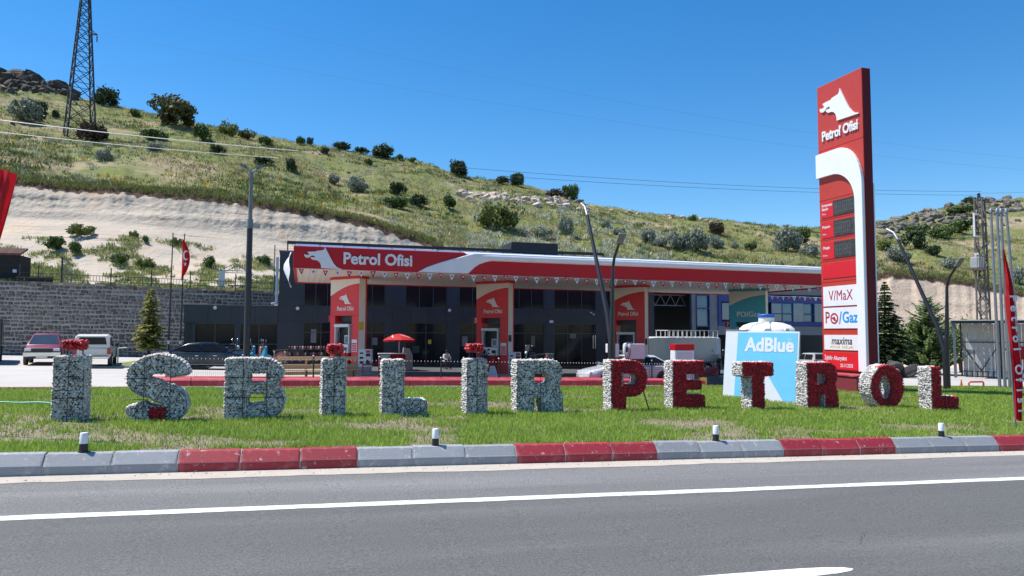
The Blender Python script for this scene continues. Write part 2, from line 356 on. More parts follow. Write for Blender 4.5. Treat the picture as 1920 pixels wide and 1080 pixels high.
# ================================================================ hillside
# columns of the hill: photo column -> (foot of cut: row, Y), (top of cut: row, Y), (ridge: row, Y), level behind the wall
HK = [  # px, foot_py, foot_Y, top_py, top_Y, ridge_py, ridge_Y, z_terrace
 (-500, 398, 82, 322, 85.5, 75, 205, 5.8),
 (-150, 402, 82, 328, 85.5, 120, 200, 5.75),
 (0,    407, 82, 334, 85.5, 152, 195, 5.7),
 (60,   410, 82, 343, 85.5, 156, 192, 5.7),
 (120,  412, 82, 352, 85.5, 176, 188, 5.65),
 (200,  414, 81, 353, 84.5, 197, 182, 5.6),
 (290,  424, 80, 362, 83.5, 215, 176, 5.55),
 (360,  432, 80, 366, 83.5, 232, 172, 5.5),
 (450,  442, 80, 376, 83.5, 249, 168, 5.4),
 (560,  462, 80, 393, 83.5, 266, 162, 5.3),
 (640,  480, 80, 406, 83.5, 279, 158, 5.2),
 (700,  490, 80, 420, 83.5, 291, 155, 5.1),
 (790,  500, 80, 450, 83.0, 303, 152, 5.0),
 (870,  508, 78, 480, 82.0, 332, 148, 4.5),
 (1000, 520, 76, 500, 81.0, 352, 145, 3.0),
 (1100, 530, 75, 512, 80.0, 381, 142, 2.0),
 (1250, 540, 75, 522, 80.0, 403, 138, 1.0),
 (1400, 545, 75, 525, 80.0, 419, 136, 0.2),
 (1530, 552, 75, 526, 79.0, 428, 140, -0.5),
 (1620, 640, 73, 520, 79.5, 424, 150, -1.0),
 (1670, 655, 72, 512, 80.0, 413, 160, -1.2),
 (1720, 655, 72, 518, 80.0, 402, 168, -1.3),
 (1800, 655, 72, 527, 80.0, 385, 176, -1.4),
 (1860, 655, 72, 540, 80.0, 376, 180, -1.5),
 (1920, 655, 72, 552, 80.0, 371, 184, -1.6),
 (2150, 655, 72, 560, 80.0, 345, 190, -1.7),
 (2500, 655, 72, 560, 80.0, 320, 195, -1.7)]
HKA = np.array(HK, dtype=float)
def hkeys(px):
    r = [np.interp(px, HKA[:, 0], HKA[:, k]) for k in range(1, 8)]
    fpy, fY, tpy, tY, rpy, rY, z0 = r
    rag = 0.9*mnoise.noise((px*0.021, 0, 3))+0.5*mnoise.noise((px*0.06, 0, 8))
    zf = at(px, fpy, fY).z; zt = at(px, tpy, tY).z; zr = at(px, rpy, rY).z
    return [(60.35, -3.0), (60.4, z0), (64.0, z0+0.05), (fY, zf), (tY+rag*0.6, zt), (tY+1.6+rag*0.6, zt+0.75), (rY, zr), (rY+45, zr-3), (rY+160, zr-40)]
_hk = {}
def hpoint(px, Y, disp=True):
    k = round(px*2)/2
    if k not in _hk: _hk[k] = hkeys(k)
    K = _hk[k]; ys = [a for a, b in K]; zs = [b for a, b in K]
    z = float(np.interp(Y, ys, zs)); x = at(px, 600, Y).x; d = ray(px, 600); x = d.x/d.y*Y
    if disp:
        yt = ys[5]; up = min(1.0, max(0.0, (Y-yt)/18.0)); ridge = max(0.0, 1-abs(Y-ys[6])/26.0)
        z += up*(1-0.75*ridge)*(2.1*mnoise.noise((x*0.035, Y*0.035, 1))+0.9*mnoise.noise((x*0.11, Y*0.11, 5))) + up*0.35*mnoise.noise((x*0.4, Y*0.4, 2))
        if 64 < Y < ys[3]:
            s = (Y-64)/(ys[3]-64); z += math.sin(PI*s)*(0.5*mnoise.noise((x*0.12, Y*0.1, 7))+0.15*mnoise.noise((x*0.7, Y*0.7, 9)))-0.7*math.sin(PI*s)
    return Vector((x, Y, z))
def on_hill(px, py, ymin=66.0):
    K = hkeys(px); best = None
    Ys = np.linspace(ymin, K[6][0]+6, 260); prev = None
    for Y in Ys:
        p = hpoint(px, Y); q = proj(p)[1]
        if prev is not None and (prev-py)*(q-py) <= 0: best = Y; break
        prev = q
    if best is None: best = K[6][0]-1
    return hpoint(px, best)

pxs = np.concatenate([np.linspace(-500, -60, 40)[:-1], np.linspace(-60, 900, 420)[:-1], np.linspace(900, 1600, 120)[:-1], np.linspace(1600, 1960, 130)[:-1], np.linspace(1960, 2500, 50)])
def yrows(px):
    K = hkeys(px); a = [k[0] for k in K][1:]
    return np.concatenate([[60.35], np.linspace(a[0], a[1], 4)[:-1], np.linspace(a[1], a[2], 26)[:-1], np.linspace(a[2], a[3], 40)[:-1], np.linspace(a[3], a[4], 5)[:-1],
                           np.linspace(a[4], a[5], 86)[:-1], np.linspace(a[5], a[6], 14)[:-1], np.linspace(a[6], a[7], 6)]), a
V = []; soil = []; top = []
nr = 0
for px in pxs:
    ys, a = yrows(px); nr = len(ys)
    for j, Y in enumerate(ys):
        p = hpoint(px, Y)
        if a[2]-0.01 <= Y <= a[4]:       # the cut face: layered, fluted, lumpy
            t = (Y-a[2])/(a[3]-a[2]); e = math.sin(PI*min(1, max(0, t)))
            s = 0.30*mnoise.noise((p.x*0.22, p.z*0.5, 2))+0.24*mnoise.noise((p.x*0.9, p.z*0.25, 6))+0.15*mnoise.noise((p.x*2.7, p.z*2.2, 8))
            ledge = 0.35*math.sin(p.z*2.6+1.2*mnoise.noise((p.x*0.08, 0, 3)))
            s += 0.07*math.sin(p.z*5.3+3.0*mnoise.noise((p.x*.12, p.z*.4, 1)))+0.11*mnoise.noise((p.x*5.5, p.z*5, 4))
            p.y += e*(0.55*s+0.28*ledge)*(1.0 if px < 1500 else 0.5)
            if t > 0.9: p.z += 0.35*mnoise.noise((p.x*0.9, 3, 1))
        V.append(p)
        if px < 1560: so = 1.0 if Y < a[3]-0.1 else (0.9 if Y < a[3]+0.1 else 0.0)
        else: so = 1.0 if Y < a[3]-0.1 else 0.0
        if 820 < px < 1560: so = 0.0
        soil.append(so)
        top.append(1.0 if a[3]-0.55-0.5*mnoise.noise((px*0.07, 2, 2)) < Y < a[4]-0.6 and (px < 830 or px > 1560) else 0.0)
nc = len(pxs)
Fq = [(i*nr+j, (i+1)*nr+j, (i+1)*nr+j+1, i*nr+j+1) for i in range(nc-1) for j in range(nr-1)]
def hill_material():
    m = bpy.data.materials.new('hillside'); m.use_nodes = True; t = m.node_tree; N = t.nodes; L = t.links; b = N['Principled BSDF']
    b.inputs['Roughness'].default_value = 0.95; b.inputs['Specular IOR Level'].default_value = 0.15
    tc = N.new('ShaderNodeTexCoord')
    def nz(scale, detail=5, st=None):
        n = N.new('ShaderNodeTexNoise'); n.inputs['Scale'].default_value = scale; n.inputs['Detail'].default_value = detail; n.inputs['Roughness'].default_value = 0.62
        s = tc.outputs['Object']
        if st: mp = N.new('ShaderNodeMapping'); mp.inputs['Scale'].default_value = st; L.new(s, mp.inputs['Vector']); s = mp.outputs['Vector']
        L.new(s, n.inputs['Vector']); return n.outputs['Fac']
    def rng_(o, a, c):
        r = N.new('ShaderNodeMapRange'); r.inputs['From Min'].default_value = a; r.inputs['From Max'].default_value = c; L.new(o, r.inputs['Value']); return r.outputs['Result']
    def mix(f, a, c):
        x = N.new('ShaderNodeMix'); x.data_type = 'RGBA'; L.new(f, x.inputs['Factor'])
        for k, v in (('A', a), ('B', c)):
            if isinstance(v, tuple): x.inputs[k].default_value = (*v, 1)
            else: L.new(v, x.inputs[k])
        return x.outputs['Result']
    g = mix(rng_(nz(0.09), 0.38, 0.62), (0.15, 0.165, 0.05), (0.235, 0.20, 0.10))
    g = mix(rng_(nz(0.35), 0.40, 0.66), g, (0.14, 0.18, 0.05))
    g = mix(rng_(nz(0.055, 4, (1, 1, 2.2)), 0.53, 0.62), g, (0.31, 0.25, 0.155))
    g = mix(rng_(nz(1.3, 6), 0.55, 0.75), g, (0.33, 0.30, 0.17))
    s = mix(rng_(nz(0.5, 6, (0.25, 0.25, 3.0)), 0.35, 0.65), (0.53, 0.455, 0.365), (0.43, 0.37, 0.30))
    s = mix(rng_(nz(2.5, 6), 0.58, 0.85), s, (0.42, 0.375, 0.32))
    s = mix(rng_(nz(0.12, 4), 0.55, 0.7), s, (0.55, 0.44, 0.325))
    s = mix(rng_(nz(1.0, 5, (0.06, 0.06, 2.2)), 0.60, 0.66), s, (0.30, 0.245, 0.19))
    s = mix(rng_(nz(4.5, 5), 0.64, 0.74), s, (0.33, 0.29, 0.25))
    s = mix(rng_(nz(0.25, 5, (1, 1, 0.35)), 0.58, 0.72), s, (0.44, 0.32, 0.22))
    wm = N.new('ShaderNodeAttribute'); wm.attribute_name = 'warm'; s = mix(wm.outputs['Fac'], s, (0.64, 0.48, 0.345))
    at1 = N.new('ShaderNodeAttribute'); at1.attribute_name = 'soil'; at2 = N.new('ShaderNodeAttribute'); at2.attribute_name = 'topsoil'
    c = mix(at1.outputs['Fac'], g, s); c = mix(at2.outputs['Fac'], c, (0.085, 0.058, 0.038))
    L.new(c, b.inputs['Base Color'])
    bp = N.new('ShaderNodeBump'); bp.inputs['Strength'].default_value = 0.7; bp.inputs['Distance'].default_value = 0.25
    L.new(nz(1.8, 8), bp.inputs['Height']); L.new(bp.outputs['Normal'], b.inputs['Normal'])
    return m
hm = npmesh('hillside', np.array([tuple(p) for p in V]), np.array(Fq), hill_material(), smooth=True)
for nm, dat in (('soil', soil), ('topsoil', top), ('warm', [0.75 if px > 1500 else 0.0 for px in pxs for _ in range(nr)])):
    at_ = hm.attributes.new(nm, 'FLOAT', 'POINT'); at_.data.foreach_set('value', dat)
struct(link('hillside', hm))

# ================================================================ filling station canopy
CX, CY, CZ, CSL = -0.45, 33.3, 4.98, -0.005
CLEN, CDEP = 29.6, 10.2
def cl(px, py, Y=CY):
    p = at(px, py, Y); x = p.x-CX; return (x, p.z-CZ-CSL*x)
can = thing('station_canopy', 'long red and white filling station canopy with dog logo and lettering on its fascia', 'canopy', (CX, CY, CZ))
def shear(o):
    me = o.data
    for v in me.vertices: v.co.z += CSL*(v.co.x+o.location.x)
    return o
shear(MB().box(0, CLEN, 0, 0.12, 0, 1.0).build('front_fascia', RED, can, bevel=0.015))
shear(MB().box(0, 0.12, 0.123, CDEP-0.12, 0, 1.0).build('side_fascia', RED, can))
shear(MB().box(CLEN-0.12, CLEN, 0.123, CDEP-0.12, 0, 1.0).build('side_fascia', RED, can))
shear(MB().box(0, CLEN, CDEP-0.117, CDEP, 0, 1.0).build('back_fascia', RED, can))
shear(MB().box(0.12, CLEN-0.12, 0.12, CDEP-0.12, 0.84, 0.93).build('roof_deck', GREYM, can))
shear(MB().box(0.12, CLEN-0.12, 0.12, CDEP-0.12, 0.10, 0.12).build('soffit_backing', CREAM, can))
nb = int((CLEN-0.26)/0.3)
bmesh_ = MB().box(0.006, 0.294, 0.125, CDEP-0.125, 0.055, 0.095).mesh('soffit_board', CREAM)
for i in range(nb): link('soffit_board', bmesh_, can, (0.13+0.3*i, 0, CSL*(0.13+0.3*i)))
# white swoosh that runs along the fascia, proud of it
P = [cl(783, 508), cl(800, 501), cl(820, 494), cl(845, 486.5), cl(868, 480.5), cl(890, 476.5)]
P = [(x, max(0.0, min(1.0, z))) for x, z in P]; P[0] = (P[0][0], 0.0); P[-1] = (P[-1][0], 0.995)
Q = [cl(921, 490.5), cl(909, 492), cl(898, 496), cl(889, 502), cl(882, 509)]
zq = 0.64
Q = [(Q[0][0], zq)]+[(x, min(zq-0.01, z)) for x, z in Q[1:]]+[(Q[-1][0]-0.1, 0.0)]
poly = P+[(CLEN-0.02, 0.995), (CLEN-0.02, zq)]+Q
sw = shear(MB().prism(poly, -0.07, -0.002).build('white_swoosh', WHITEP, can, bevel=0.03))
# the upper part of the white band is a bullnose that rolls back over the roof edge
prf = [(-.072, .655), (-.11, .68), (-.135, .74), (-.13, .82), (-.10, .90), (-.04, .97), (.05, 1.02), (.16, 1.045), (.30, 1.05), (.30, .99), (-.001, .99), (-.001, .655)]
xl1 = CLEN-0.02
band = [[(xx+.55*f*max(0, (1.05-z)/.4)*(1 if f else 0), (y if y > 0 else y*k), z) for y, z in prf] for xx, k, f in ((P[4][0], .45, 1), (P[5][0], .75, 1), (P[5][0]+.8, 1, 0), (xl1, 1, 0))]
shear(MB().loft(band).build('rolled_edge', WHITEP, can, smooth=True))
dgx = cl(605, 482)[0]
shear(dog('dog_logo', 1.0, WHITEP, can, (dgx+0.02, -0.002, 0.5), depth=0.05, sx=0.98))
tx = cl(709, 490)[0]
shear(text('lettering', 'Petrol Ofisi', 0.72, WHITEP, can, (tx, -0.03, 0.49), depth=0.05, bold=0.022, sx=0.94))
# white cloth tied on the left corner
FAB = mat('white_cloth', (0.74, 0.75, 0.78), (0.66, 0.67, 0.7), 0.9, 5, bump=0.3)
cm = MB(); vs = []
for i in range(9):
    t = i/8
    for j in range(5):
        s = j/4; vs.append((-0.10-0.30*math.sin(PI*t)*(0.3+0.7*s)-0.05*math.sin(9*t+4*s), 0.6+0.5*s, 0.75-1.55*t+0.12*s*(1-t)))
cm.add(vs, [(i*5+j, i*5+j+1, (i+1)*5+j+1, (i+1)*5+j) for i in range(8) for j in range(4)])
o = cm.build('banner_cloth', FAB, None, (CX, CY, CZ), smooth=True); tag(o, 'crumpled white cloth hanging on the left end of the canopy', 'cloth')

# bunting
FR = flat('flag_red', (0.55, 0.012, 0.022), 0.8); FW = flat('flag_white', (0.72, 0.72, 0.74), 0.8)
def flag_mesh(nm, ma, mb):
    b = MB(); b.add([(-0.125,0,0),(0.125,0,0),(0.0,-0.02,-0.30),(-0.125,0.006,0),(0.125,0.006,0),(0.0,-0.014,-0.30)], [(0,2,1),(3,4,5),(0,1,4,3),(1,2,5,4),(2,0,3,5)], 0)
    b.add([(0.045*math.cos(k*PI/4), -0.009-0.067*0.09+0.03*0, -0.09+0.045*math.sin(k*PI/4)) for k in range(8)], [tuple(range(8))], 1)
    return b.mesh(nm, [ma, mb])
fm = [flag_mesh('pennant', FR, FW), flag_mesh('pennant', FW, FR)]
def bunting(label, x0, x1, y, z0, step, group):
    t = thing('bunting', label, 'bunting', (x0, y, z0), 0, group); n = int((x1-x0)/step); rp = []
    for i in range(n+1):
        sag = -0.05*math.sin(PI*((i % 6)/6.0))
        x = step*i; z = CSL*x+sag; rp.append((x, 0, z))
        if i < n:
            o = link('pennant', fm[i % 2], t, (x+0.2, 0, z-0.004)); o.rotation_euler = (random.uniform(-.15,.15), random.uniform(-.06,.06), random.uniform(-.35,.35)); s = random.uniform(.9, 1.08); o.scale = (s, s, s)
    MB().tube(rp, 0.006, 4).build('cord', FW, t)
bunting('string of small red and white pennants hanging below the front fascia', CX+0.15, CX+CLEN-0.3, CY-0.05, CZ-0.03, 0.524, 'pennant strings on the canopy')
p = at(1436, 545, 43.0)
bunting('short string of pennants under the far right rear edge of the canopy', p.x, p.x+8.5, 43.2, CZ-0.12, 0.45, 'pennant strings on the canopy')
# camera on fascia top and solar panels on the canopy roof
SOL = mat('solar_glass', (0.20, 0.25, 0.36), (0.16, 0.21, 0.32), 0.12, 2.0, spec=0.8)  # pale blue base colour stands for the sky reflected in the panes
sp_f = MB().box(0, 1.08, 0, 0.03, 0, 0.62).mesh('frame', CHROME)
sp_p = MB().box(0.03, 1.05, -0.006, 0.0, 0.03, 0.59).mesh('pane', SOL)
sp_s = MB().bar((0.5, 0.02, 0.0), (0.5, 0.5, 0.0), 0.03).bar((0.5, 0.5, 0), (0.5, 0.03, 0.6), 0.03).mesh('strut', STEEL)
for i in range(17):
    x = 0.05+1.1*i
    t = thing('solar_panel', ORD[i]+' solar panel from the left in the tilted row on the canopy roof', 'solar panel', (CX+x, CY+0.35+0.02*i, CZ+0.93+CSL*x), 0, 'solar panels on the canopy roof')
    t.rotation_euler = (rad(-68), 0, rad(0)); 
    link('frame', sp_f, t); link('pane', sp_p, t)
    t.rotation_euler = (rad(-65), 0, 0)

# ================================================================ portals round the canopy columns, with pumps
PHI = rad(-52)
TEAL = flat('teal_panel', (0.035, 0.36, 0.50), 0.4)
PUMPW = mat('pump_white', (0.66, 0.68, 0.69), (0.58, 0.6, 0.61), 0.4, 3)
SCREEN = flat('dark_screen', (0.01, 0.013, 0.016), 0.2)
def portal(px, ylab, body, num, label, gas=False, nlab=None):
    c = at(px, 600, 38.3); x, y = c.x, 38.3; zb = gz(x); H = CZ+CSL*(x-CX)+0.05-zb
    t = thing('pump_portal', label, 'portal', (x, y, zb), PHI, 'portals round the canopy columns')
    W, Dp = 1.1, 0.26; zo = H-2.02
    MB().box(-W, -0.72, -Dp, Dp, 0.16, zo).build('left_leg', body, t, bevel=0.01)
    MB().box(0.55, W, -Dp, Dp, 0.16, zo).build('right_leg', body, t, bevel=0.01)
    MB().box(-W, W, -Dp, Dp, zo, H-0.13).build('header', body, t, bevel=0.01)
    MB().box(-0.72, 0.55, 0.05, Dp-0.02, zo-0.28, zo-0.002).build('lintel', CHAR, t)
    MB().box(-W-0.05, W+0.08, -Dp-0.06, Dp+0.05, H-0.13, H-0.01).build('cap', body, t, bevel=0.01)
    h = H-0.133
    cv = [(-W, h), (W, h), (W, h-0.25), (W-0.35, h-0.27), (W-0.8, h-0.335), (W-1.2, h-0.44), (W-1.6, h-0.58), (W-1.95, h-0.74), (-W, h-0.85)]
    MB().prism(cv, -Dp-0.008, -Dp-0.001).build('white_crest', CREAM, t)
    MB().box(W+0.001, W+0.012, -Dp, Dp-0.12, 0.16, h).build('white_edge', CREAM, t)
    if not gas:
        dog('dog_logo', 0.56, FW, t, (0.05, -Dp-0.002, H-1.15), depth=0.012, sx=1.0)
        text('lettering', 'Petrol Ofisi', 0.31, FW, t, (0.05, -Dp-0.004, H-1.66), depth=0.012, bold=0.005, sx=0.88)
        MB().box(0.6, 0.98, -Dp-0.012, -Dp-0.002, 1.2, 1.82).build('notice', FW, t)
        nb_ = MB()
        for k in range(4): nb_.box(0.63, 0.95, -Dp-0.016, -Dp-0.013, 1.24+0.11*k, 1.32+0.11*k)
        nb_.build('notice_print', REDPNL, t)
        MB().box(-1.06, -0.78, -Dp-0.012, -Dp-0.002, 1.25, 1.6).build('notice', CREAM, t)
    else:
        lettr = text('lettering', 'PO/Gaz', 0.44, FW, t, (0.05, -Dp-0.004, H-1.55), depth=0.012, bold=0.008)
    ns = MB().box(-W-0.36, -W-0.02, -0.06, 0.06, zo-0.30, zo+0.04).build('number_sign', RED, t)
    text('digit', num, 0.34, FW, ns, (-W-0.19, -0.066, zo-0.13), depth=0.008, bold=0.01)
    # raised island under the portal
    isl_ = MB().box(-1.7, 1.9, -0.7, 0.7, -0.1, 0.16).build('island_base', CONC, t, bevel=0.03)
    MB().tube([(1.75, -0.55, 0.16), (1.75, -0.55, 0.6), (1.75, 0.55, 0.6), (1.75, 0.55, 0.16)], 0.04, 8).build('guard_hoop', RED, t, smooth=True)
    return t, (x, y, zb)
def pump(pos, label, num):
    x, y, zb = pos
    t = thing('fuel_pump', label, 'fuel pump', (x, y, zb+0.16), PHI, 'fuel pumps inside the portals')
    b = -0.34
    MB().box(-0.62, 0.42, b, 0.25, 0, 0.98).build('lower_cabinet', RED, t, bevel=0.01)
    MB().box(-0.64, 0.44, b-0.03, 0.27, 0.98, 1.42).build('middle_panel', PUMPW, t, bevel=0.01)
    MB().box(-0.60, 0.40, -0.05, 0.2, 1.42, 2.3).build('hose_recess', CHARD, t)
    MB().box(-0.66, 0.46, b-0.05, 0.3, 2.3, 2.46).build('top_cap', PUMPW, t, bevel=0.02)
    for sx_ in (-0.64, 0.40): MB().box(sx_, sx_+0.05, b, 0.22, 1.42, 2.3).build('side_post', PUMPW, t)
    MB().box(-0.12, 0.28, -0.14, -0.052, 1.45, 1.88).build('display', PUMPW, t, bevel=0.01)
    MB().box(-0.06, 0.22, -0.148, -0.141, 1.52, 1.82).build('display_screen', GREYM, t)
    for x0, x1, z0, z1 in ((-0.2, -0.06, 1.24, 1.34), (0.08, 0.3, 1.1, 1.26), (-0.2, -0.08, 1.05, 1.12), (-0.6, -0.34, 1.08, 1.3)):
        MB().box(x0, x1, b-0.04, b-0.031, z0, z1).build('screen', SCREEN, t)
    for k, hx in enumerate((-0.5, -0.38, -0.26, 0.33)):
        MB().tube([(hx, -0.1, 2.28), (hx-0.02, -0.2, 2.0), (hx, -0.22, 1.55), (hx+0.02, -0.42, 1.15), (hx-0.01, -0.45, 0.7), (hx+0.03, -0.42, 0.45), (hx+0.06, -0.38, 0.9)], 0.018, 6).build('hose', RUBBER, t, smooth=True)
    for k in range(3):
        hx = -0.5+0.16*k
        n = MB().tube([(hx, -0.44, 0.8), (hx, -0.44, 0.98), (hx, -0.52, 1.06)], [0.03, 0.035, 0.02], 6).build('nozzle', BLACKM, t)
    text('digit', num, 0.2, FW, t, (0.2, b-0.004, 0.7), depth=0.006)
def cabinet(pos, dx, label):
    x, y, zb = pos; c = math.cos(PHI); s = math.sin(PHI)
    t = thing('service_cabinet', label, 'cabinet', (x+c*1.35, y+s*1.35, zb+0.16), rad(-16), 'white service cabinets beside the portals')
    MB().box(-0.33, 0.33, -0.2, 0.2, 0.28, 1.18).build('body', PUMPW, t, bevel=0.015)
    MB().box(-0.3, 0.28, -0.17, 0.17, 0.0, 0.28).build('plinth', CONC, t)
    for k in range(3): MB().box(-0.26, -0.08, -0.207, -0.201, 0.46+0.24*k, 0.58+0.22*k).build('slot', SCREEN, t)
    MB().box(0.05, 0.28, -0.207, -0.201, 1.0, 1.13).build('red_sticker', REDPNL, t)
    MB().box(0.05, 0.28, -0.207, -0.201, 0.82, 0.97).build('dark_sticker', SCREEN, t)
    MB().lathe([(0.001, 0), (0.11, 0), (0.11, 0.01), (0.001, 0.012)], 14, (0.16, -0.212, 0.55), 'y').build('hose_reel', SCREEN, t)
ports = []
for px, num, lab, plab in ((653, '1', 'red pump portal with dog logo, leftmost of the portals, number one sign', 'white and red fuel pump inside the leftmost portal'),
                     (928, '3', 'red pump portal with dog logo and number three sign, in the middle', 'white and red fuel pump inside the portal with the number three sign'),
                     (1180, '5', 'red pump portal with dog logo behind the slanted lamp post', 'white and red fuel pump inside the portal behind the slanted lamp post')):
    t, pos = portal(px, 0, REDPNL, num, lab); pump(pos, plab, num); ports.append((t, pos))
MB().box(1.113, 1.118, -0.28, 0.05, 2.3, 2.72).build('yellow_sticker', YELLOW, ports[0][0])
for k in (1, 2): MB().box(1.113, 1.118, -0.26, 0.02, 1.9, 2.25).build('black_sticker', SCREEN, ports[k][0])
cabinet(ports[0][1], 0, 'white service cabinet with dark slots right of the leftmost portal')
cabinet(ports[1][1], 0, 'white service cabinet with dark slots right of the middle portal')
tg, posg = portal(1404, 0, TEAL, '7', 'teal gas pump portal behind the white water tank', gas=True)

# ================================================================ main station building
BY = 50.0
x0b, x1b = -1.54, 25.9
bld = thing('station_building', 'long charcoal station building with two rows of dark windows behind the pumps', 'building', ((x0b+x1b)/2, BY, gz((x0b+x1b)/2)))
OX, OZ = bld.location.x, bld.location.z
def bpart(nm, m, x0, x1, y0, y1, z0, z1, par=bld, ox=None, oz=None, bev=0):
    ox = OX if ox is None else ox; oz = OZ if oz is None else oz
    return MB().box(x0-ox, x1-ox, y0-BY, y1-BY, z0-oz, z1-oz).build(nm, m, par, bevel=bev)
bpart('wall', CHARD, x0b+0.02, x1b-0.02, BY+0.2, BY+9, -0.9, 7.5)
bpart('roof', GREYM, x0b-0.05, x1b+0.05, BY-0.03, BY+9.05, 7.5, 7.58)
bays = [(569, 635), (648, 722), (760, 838), (861, 936), (950, 1020), (1039, 1117), (1136, 1205)]
bx = [(at(a, 600, BY).x, at(b, 600, BY).x) for a, b in bays]
def panels(x0, x1, z0, z1, par=bld, w=1.25, y0=BY, y1=BY+0.19, ox=None, oz=None, nm='cladding_panel'):
    n = max(1, round((x1-x0)/w)); s = (x1-x0)/n
    for i in range(n): bpart(nm, CHAR, x0+s*i+0.006, x0+s*(i+1)-0.006, y0, y1, z0, z1, par, ox, oz)
panels(x0b, x1b, 5.45, 7.49); panels(x0b, x1b, 2.85, 3.88)
edges = [x0b]+[v for ab in bx for v in ab]+[x1b]
for i in range(0, len(edges), 2):
    panels(edges[i], edges[i+1], 3.89, 5.44, w=1.6); panels(edges[i], edges[i+1], -0.6, 2.84, w=1.6)
FRM0 = mat('faded_poster', (.16, .15, .13), (.05, .06, .06), .3, 6)
FRM = flat('window_frame_dark', (0.05, 0.058, 0.066), 0.4)
def window(x0, x1, z0, z1, nv, par, ox, oz, y=BY, hz=None, glass=GLASS):
    wdw = MB(); fw_ = 0.05
    for k in range(nv+1):
        xx = x0+(x1-x0)*k/nv; xx = min(max(xx, x0+fw_/2), x1-fw_/2); wdw.box(xx-fw_/2-ox, xx+fw_/2-ox, y+0.06-BY, y+0.13-BY, z0-oz, z1-oz)
    for zz in [z0+fw_/2, z1-fw_/2]+([hz] if hz else []): wdw.box(x0+0.002-ox, x1-0.002-ox, y+0.064-BY, y+0.126-BY, zz-fw_/2-oz, zz+fw_/2-oz)
    f = wdw.build('window', FRM, par)
    for k in range(nv):
        a = x0+(x1-x0)*k/nv+0.02; c = x0+(x1-x0)*(k+1)/nv-0.02
        o = MB().box(a-ox, c-ox, y+0.09-BY, y+0.1-BY, z0-oz, z1-oz).build('pane', glass, f)
    return f
for i, (a, c) in enumerate(bx):
    window(a, c, 3.89, 5.44, 3, bld, OX, OZ); window(a, c, -0.3, 2.84, 3 if i % 2 else 2, bld, OX, OZ, hz=2.15)
# doorway sign, wall lamps, cameras, roof rail, roof box, downpipe
for px, py in ((558, 578), (843, 582)):
    q = at(px, py, BY-0.1); MB().lathe([(0.001,-0.05),(0.11,-0.04),(0.12,0.03),(0.001,0.06)], 12, (q.x-OX, -0.08, q.z-OZ), 'y').build('wall_lamp', FW, bld, smooth=True)
q = at(1110, 588, BY-0.1)
for dx, dz in ((-0.1, 0.06), (0.1, -0.06)): MB().lathe([(0.001,-0.14),(0.05,-0.14),(0.06,0.1),(0.001,0.1)], 10, (q.x-OX+dx, -0.12, q.z-OZ+dz), 'y').build('camera_unit', FW, bld)
q = at(1034, 603, BY-0.05); MB().box(q.x-OX-0.14, q.x-OX+0.14, -0.06, -0.002, q.z-OZ-0.1, q.z-OZ+0.1).build('wall_plate', CREAM, bld)
for dpx in (1112, 1116): q = at(dpx, 641, BY); MB().box(q.x-OX-.02, q.x-OX+.02, -.02, .055, q.z-OZ-.5, q.z-OZ+.5).build('door_handle', CHROME, bld)
for ppx, ppy, w_, h_, m_ in ((703, 640, .35, .5, GREYM), (806, 641, .22, .3, YELLOW), (780, 655, .5, .5, CHAR), (872, 640, .4, .7, GREYM), (1000, 640, .3, .8, FRM0), (1075, 630, .5, .35, FRM0), (588, 630, .35, .9, GREYM)): q = at(ppx, ppy, BY); MB().box(q.x-OX-w_/2, q.x-OX+w_/2, .078, .087, q.z-OZ-h_/2, q.z-OZ+h_/2).build('window_poster', m_, bld)
rl = MB(); xr0, xr1 = at(538, 455, BY).x, at(1135, 470, BY).x
rl.box(xr0-OX, xr1-OX, 0.3, 0.4, 8.06-OZ, 8.27-OZ); rail = rl.build('roof_rail', CHARD, bld)
for k in range(8):
    xx = xr0+0.05+(xr1-xr0-0.1)*k/7; MB().box(xx-OX-0.04, xx-OX+0.04, 0.31, 0.39, 7.58-OZ, 8.055-OZ).build('rail_post', CHARD, bld)
a, c = at(964, 460, BY).x, at(1051, 460, BY).x
bpart('roof_unit', CHARD, a, c, BY+0.6, BY+3.5, 7.58, 8.86); 
MB().hexa([(a-OX-1.1, 0.7, 8.3-OZ), (a-OX, 0.7, 8.3-OZ), (a-OX, 3.4, 8.3-OZ), (a-OX-1.1, 3.4, 8.3-OZ), (a-OX-0.05, 0.7, 8.3+0.02-OZ), (a-OX, 0.7, 8.8-OZ), (a-OX, 3.4, 8.8-OZ), (a-OX-0.05, 3.4, 8.32-OZ)]).build('roof_unit_cowl', CHARD, bld)
PIPE = flat('pale_blue_pipe', (0.42, 0.52, 0.60), 0.5)
MB().tube([(x0b-0.14-OX, -0.1, 7.1-OZ), (x0b-0.14-OX, -0.1, 4.1-OZ), (x0b-0.45-OX, -0.15, 3.98-OZ)], 0.09, 10).build('downpipe', PIPE, bld, smooth=True)
MB().tube([(x0b-0.32-OX, -0.1, 7.9-OZ), (x0b-0.32-OX, -0.1, 3.98-OZ)], 0.03, 6).build('conduit', BLACKM, bld)

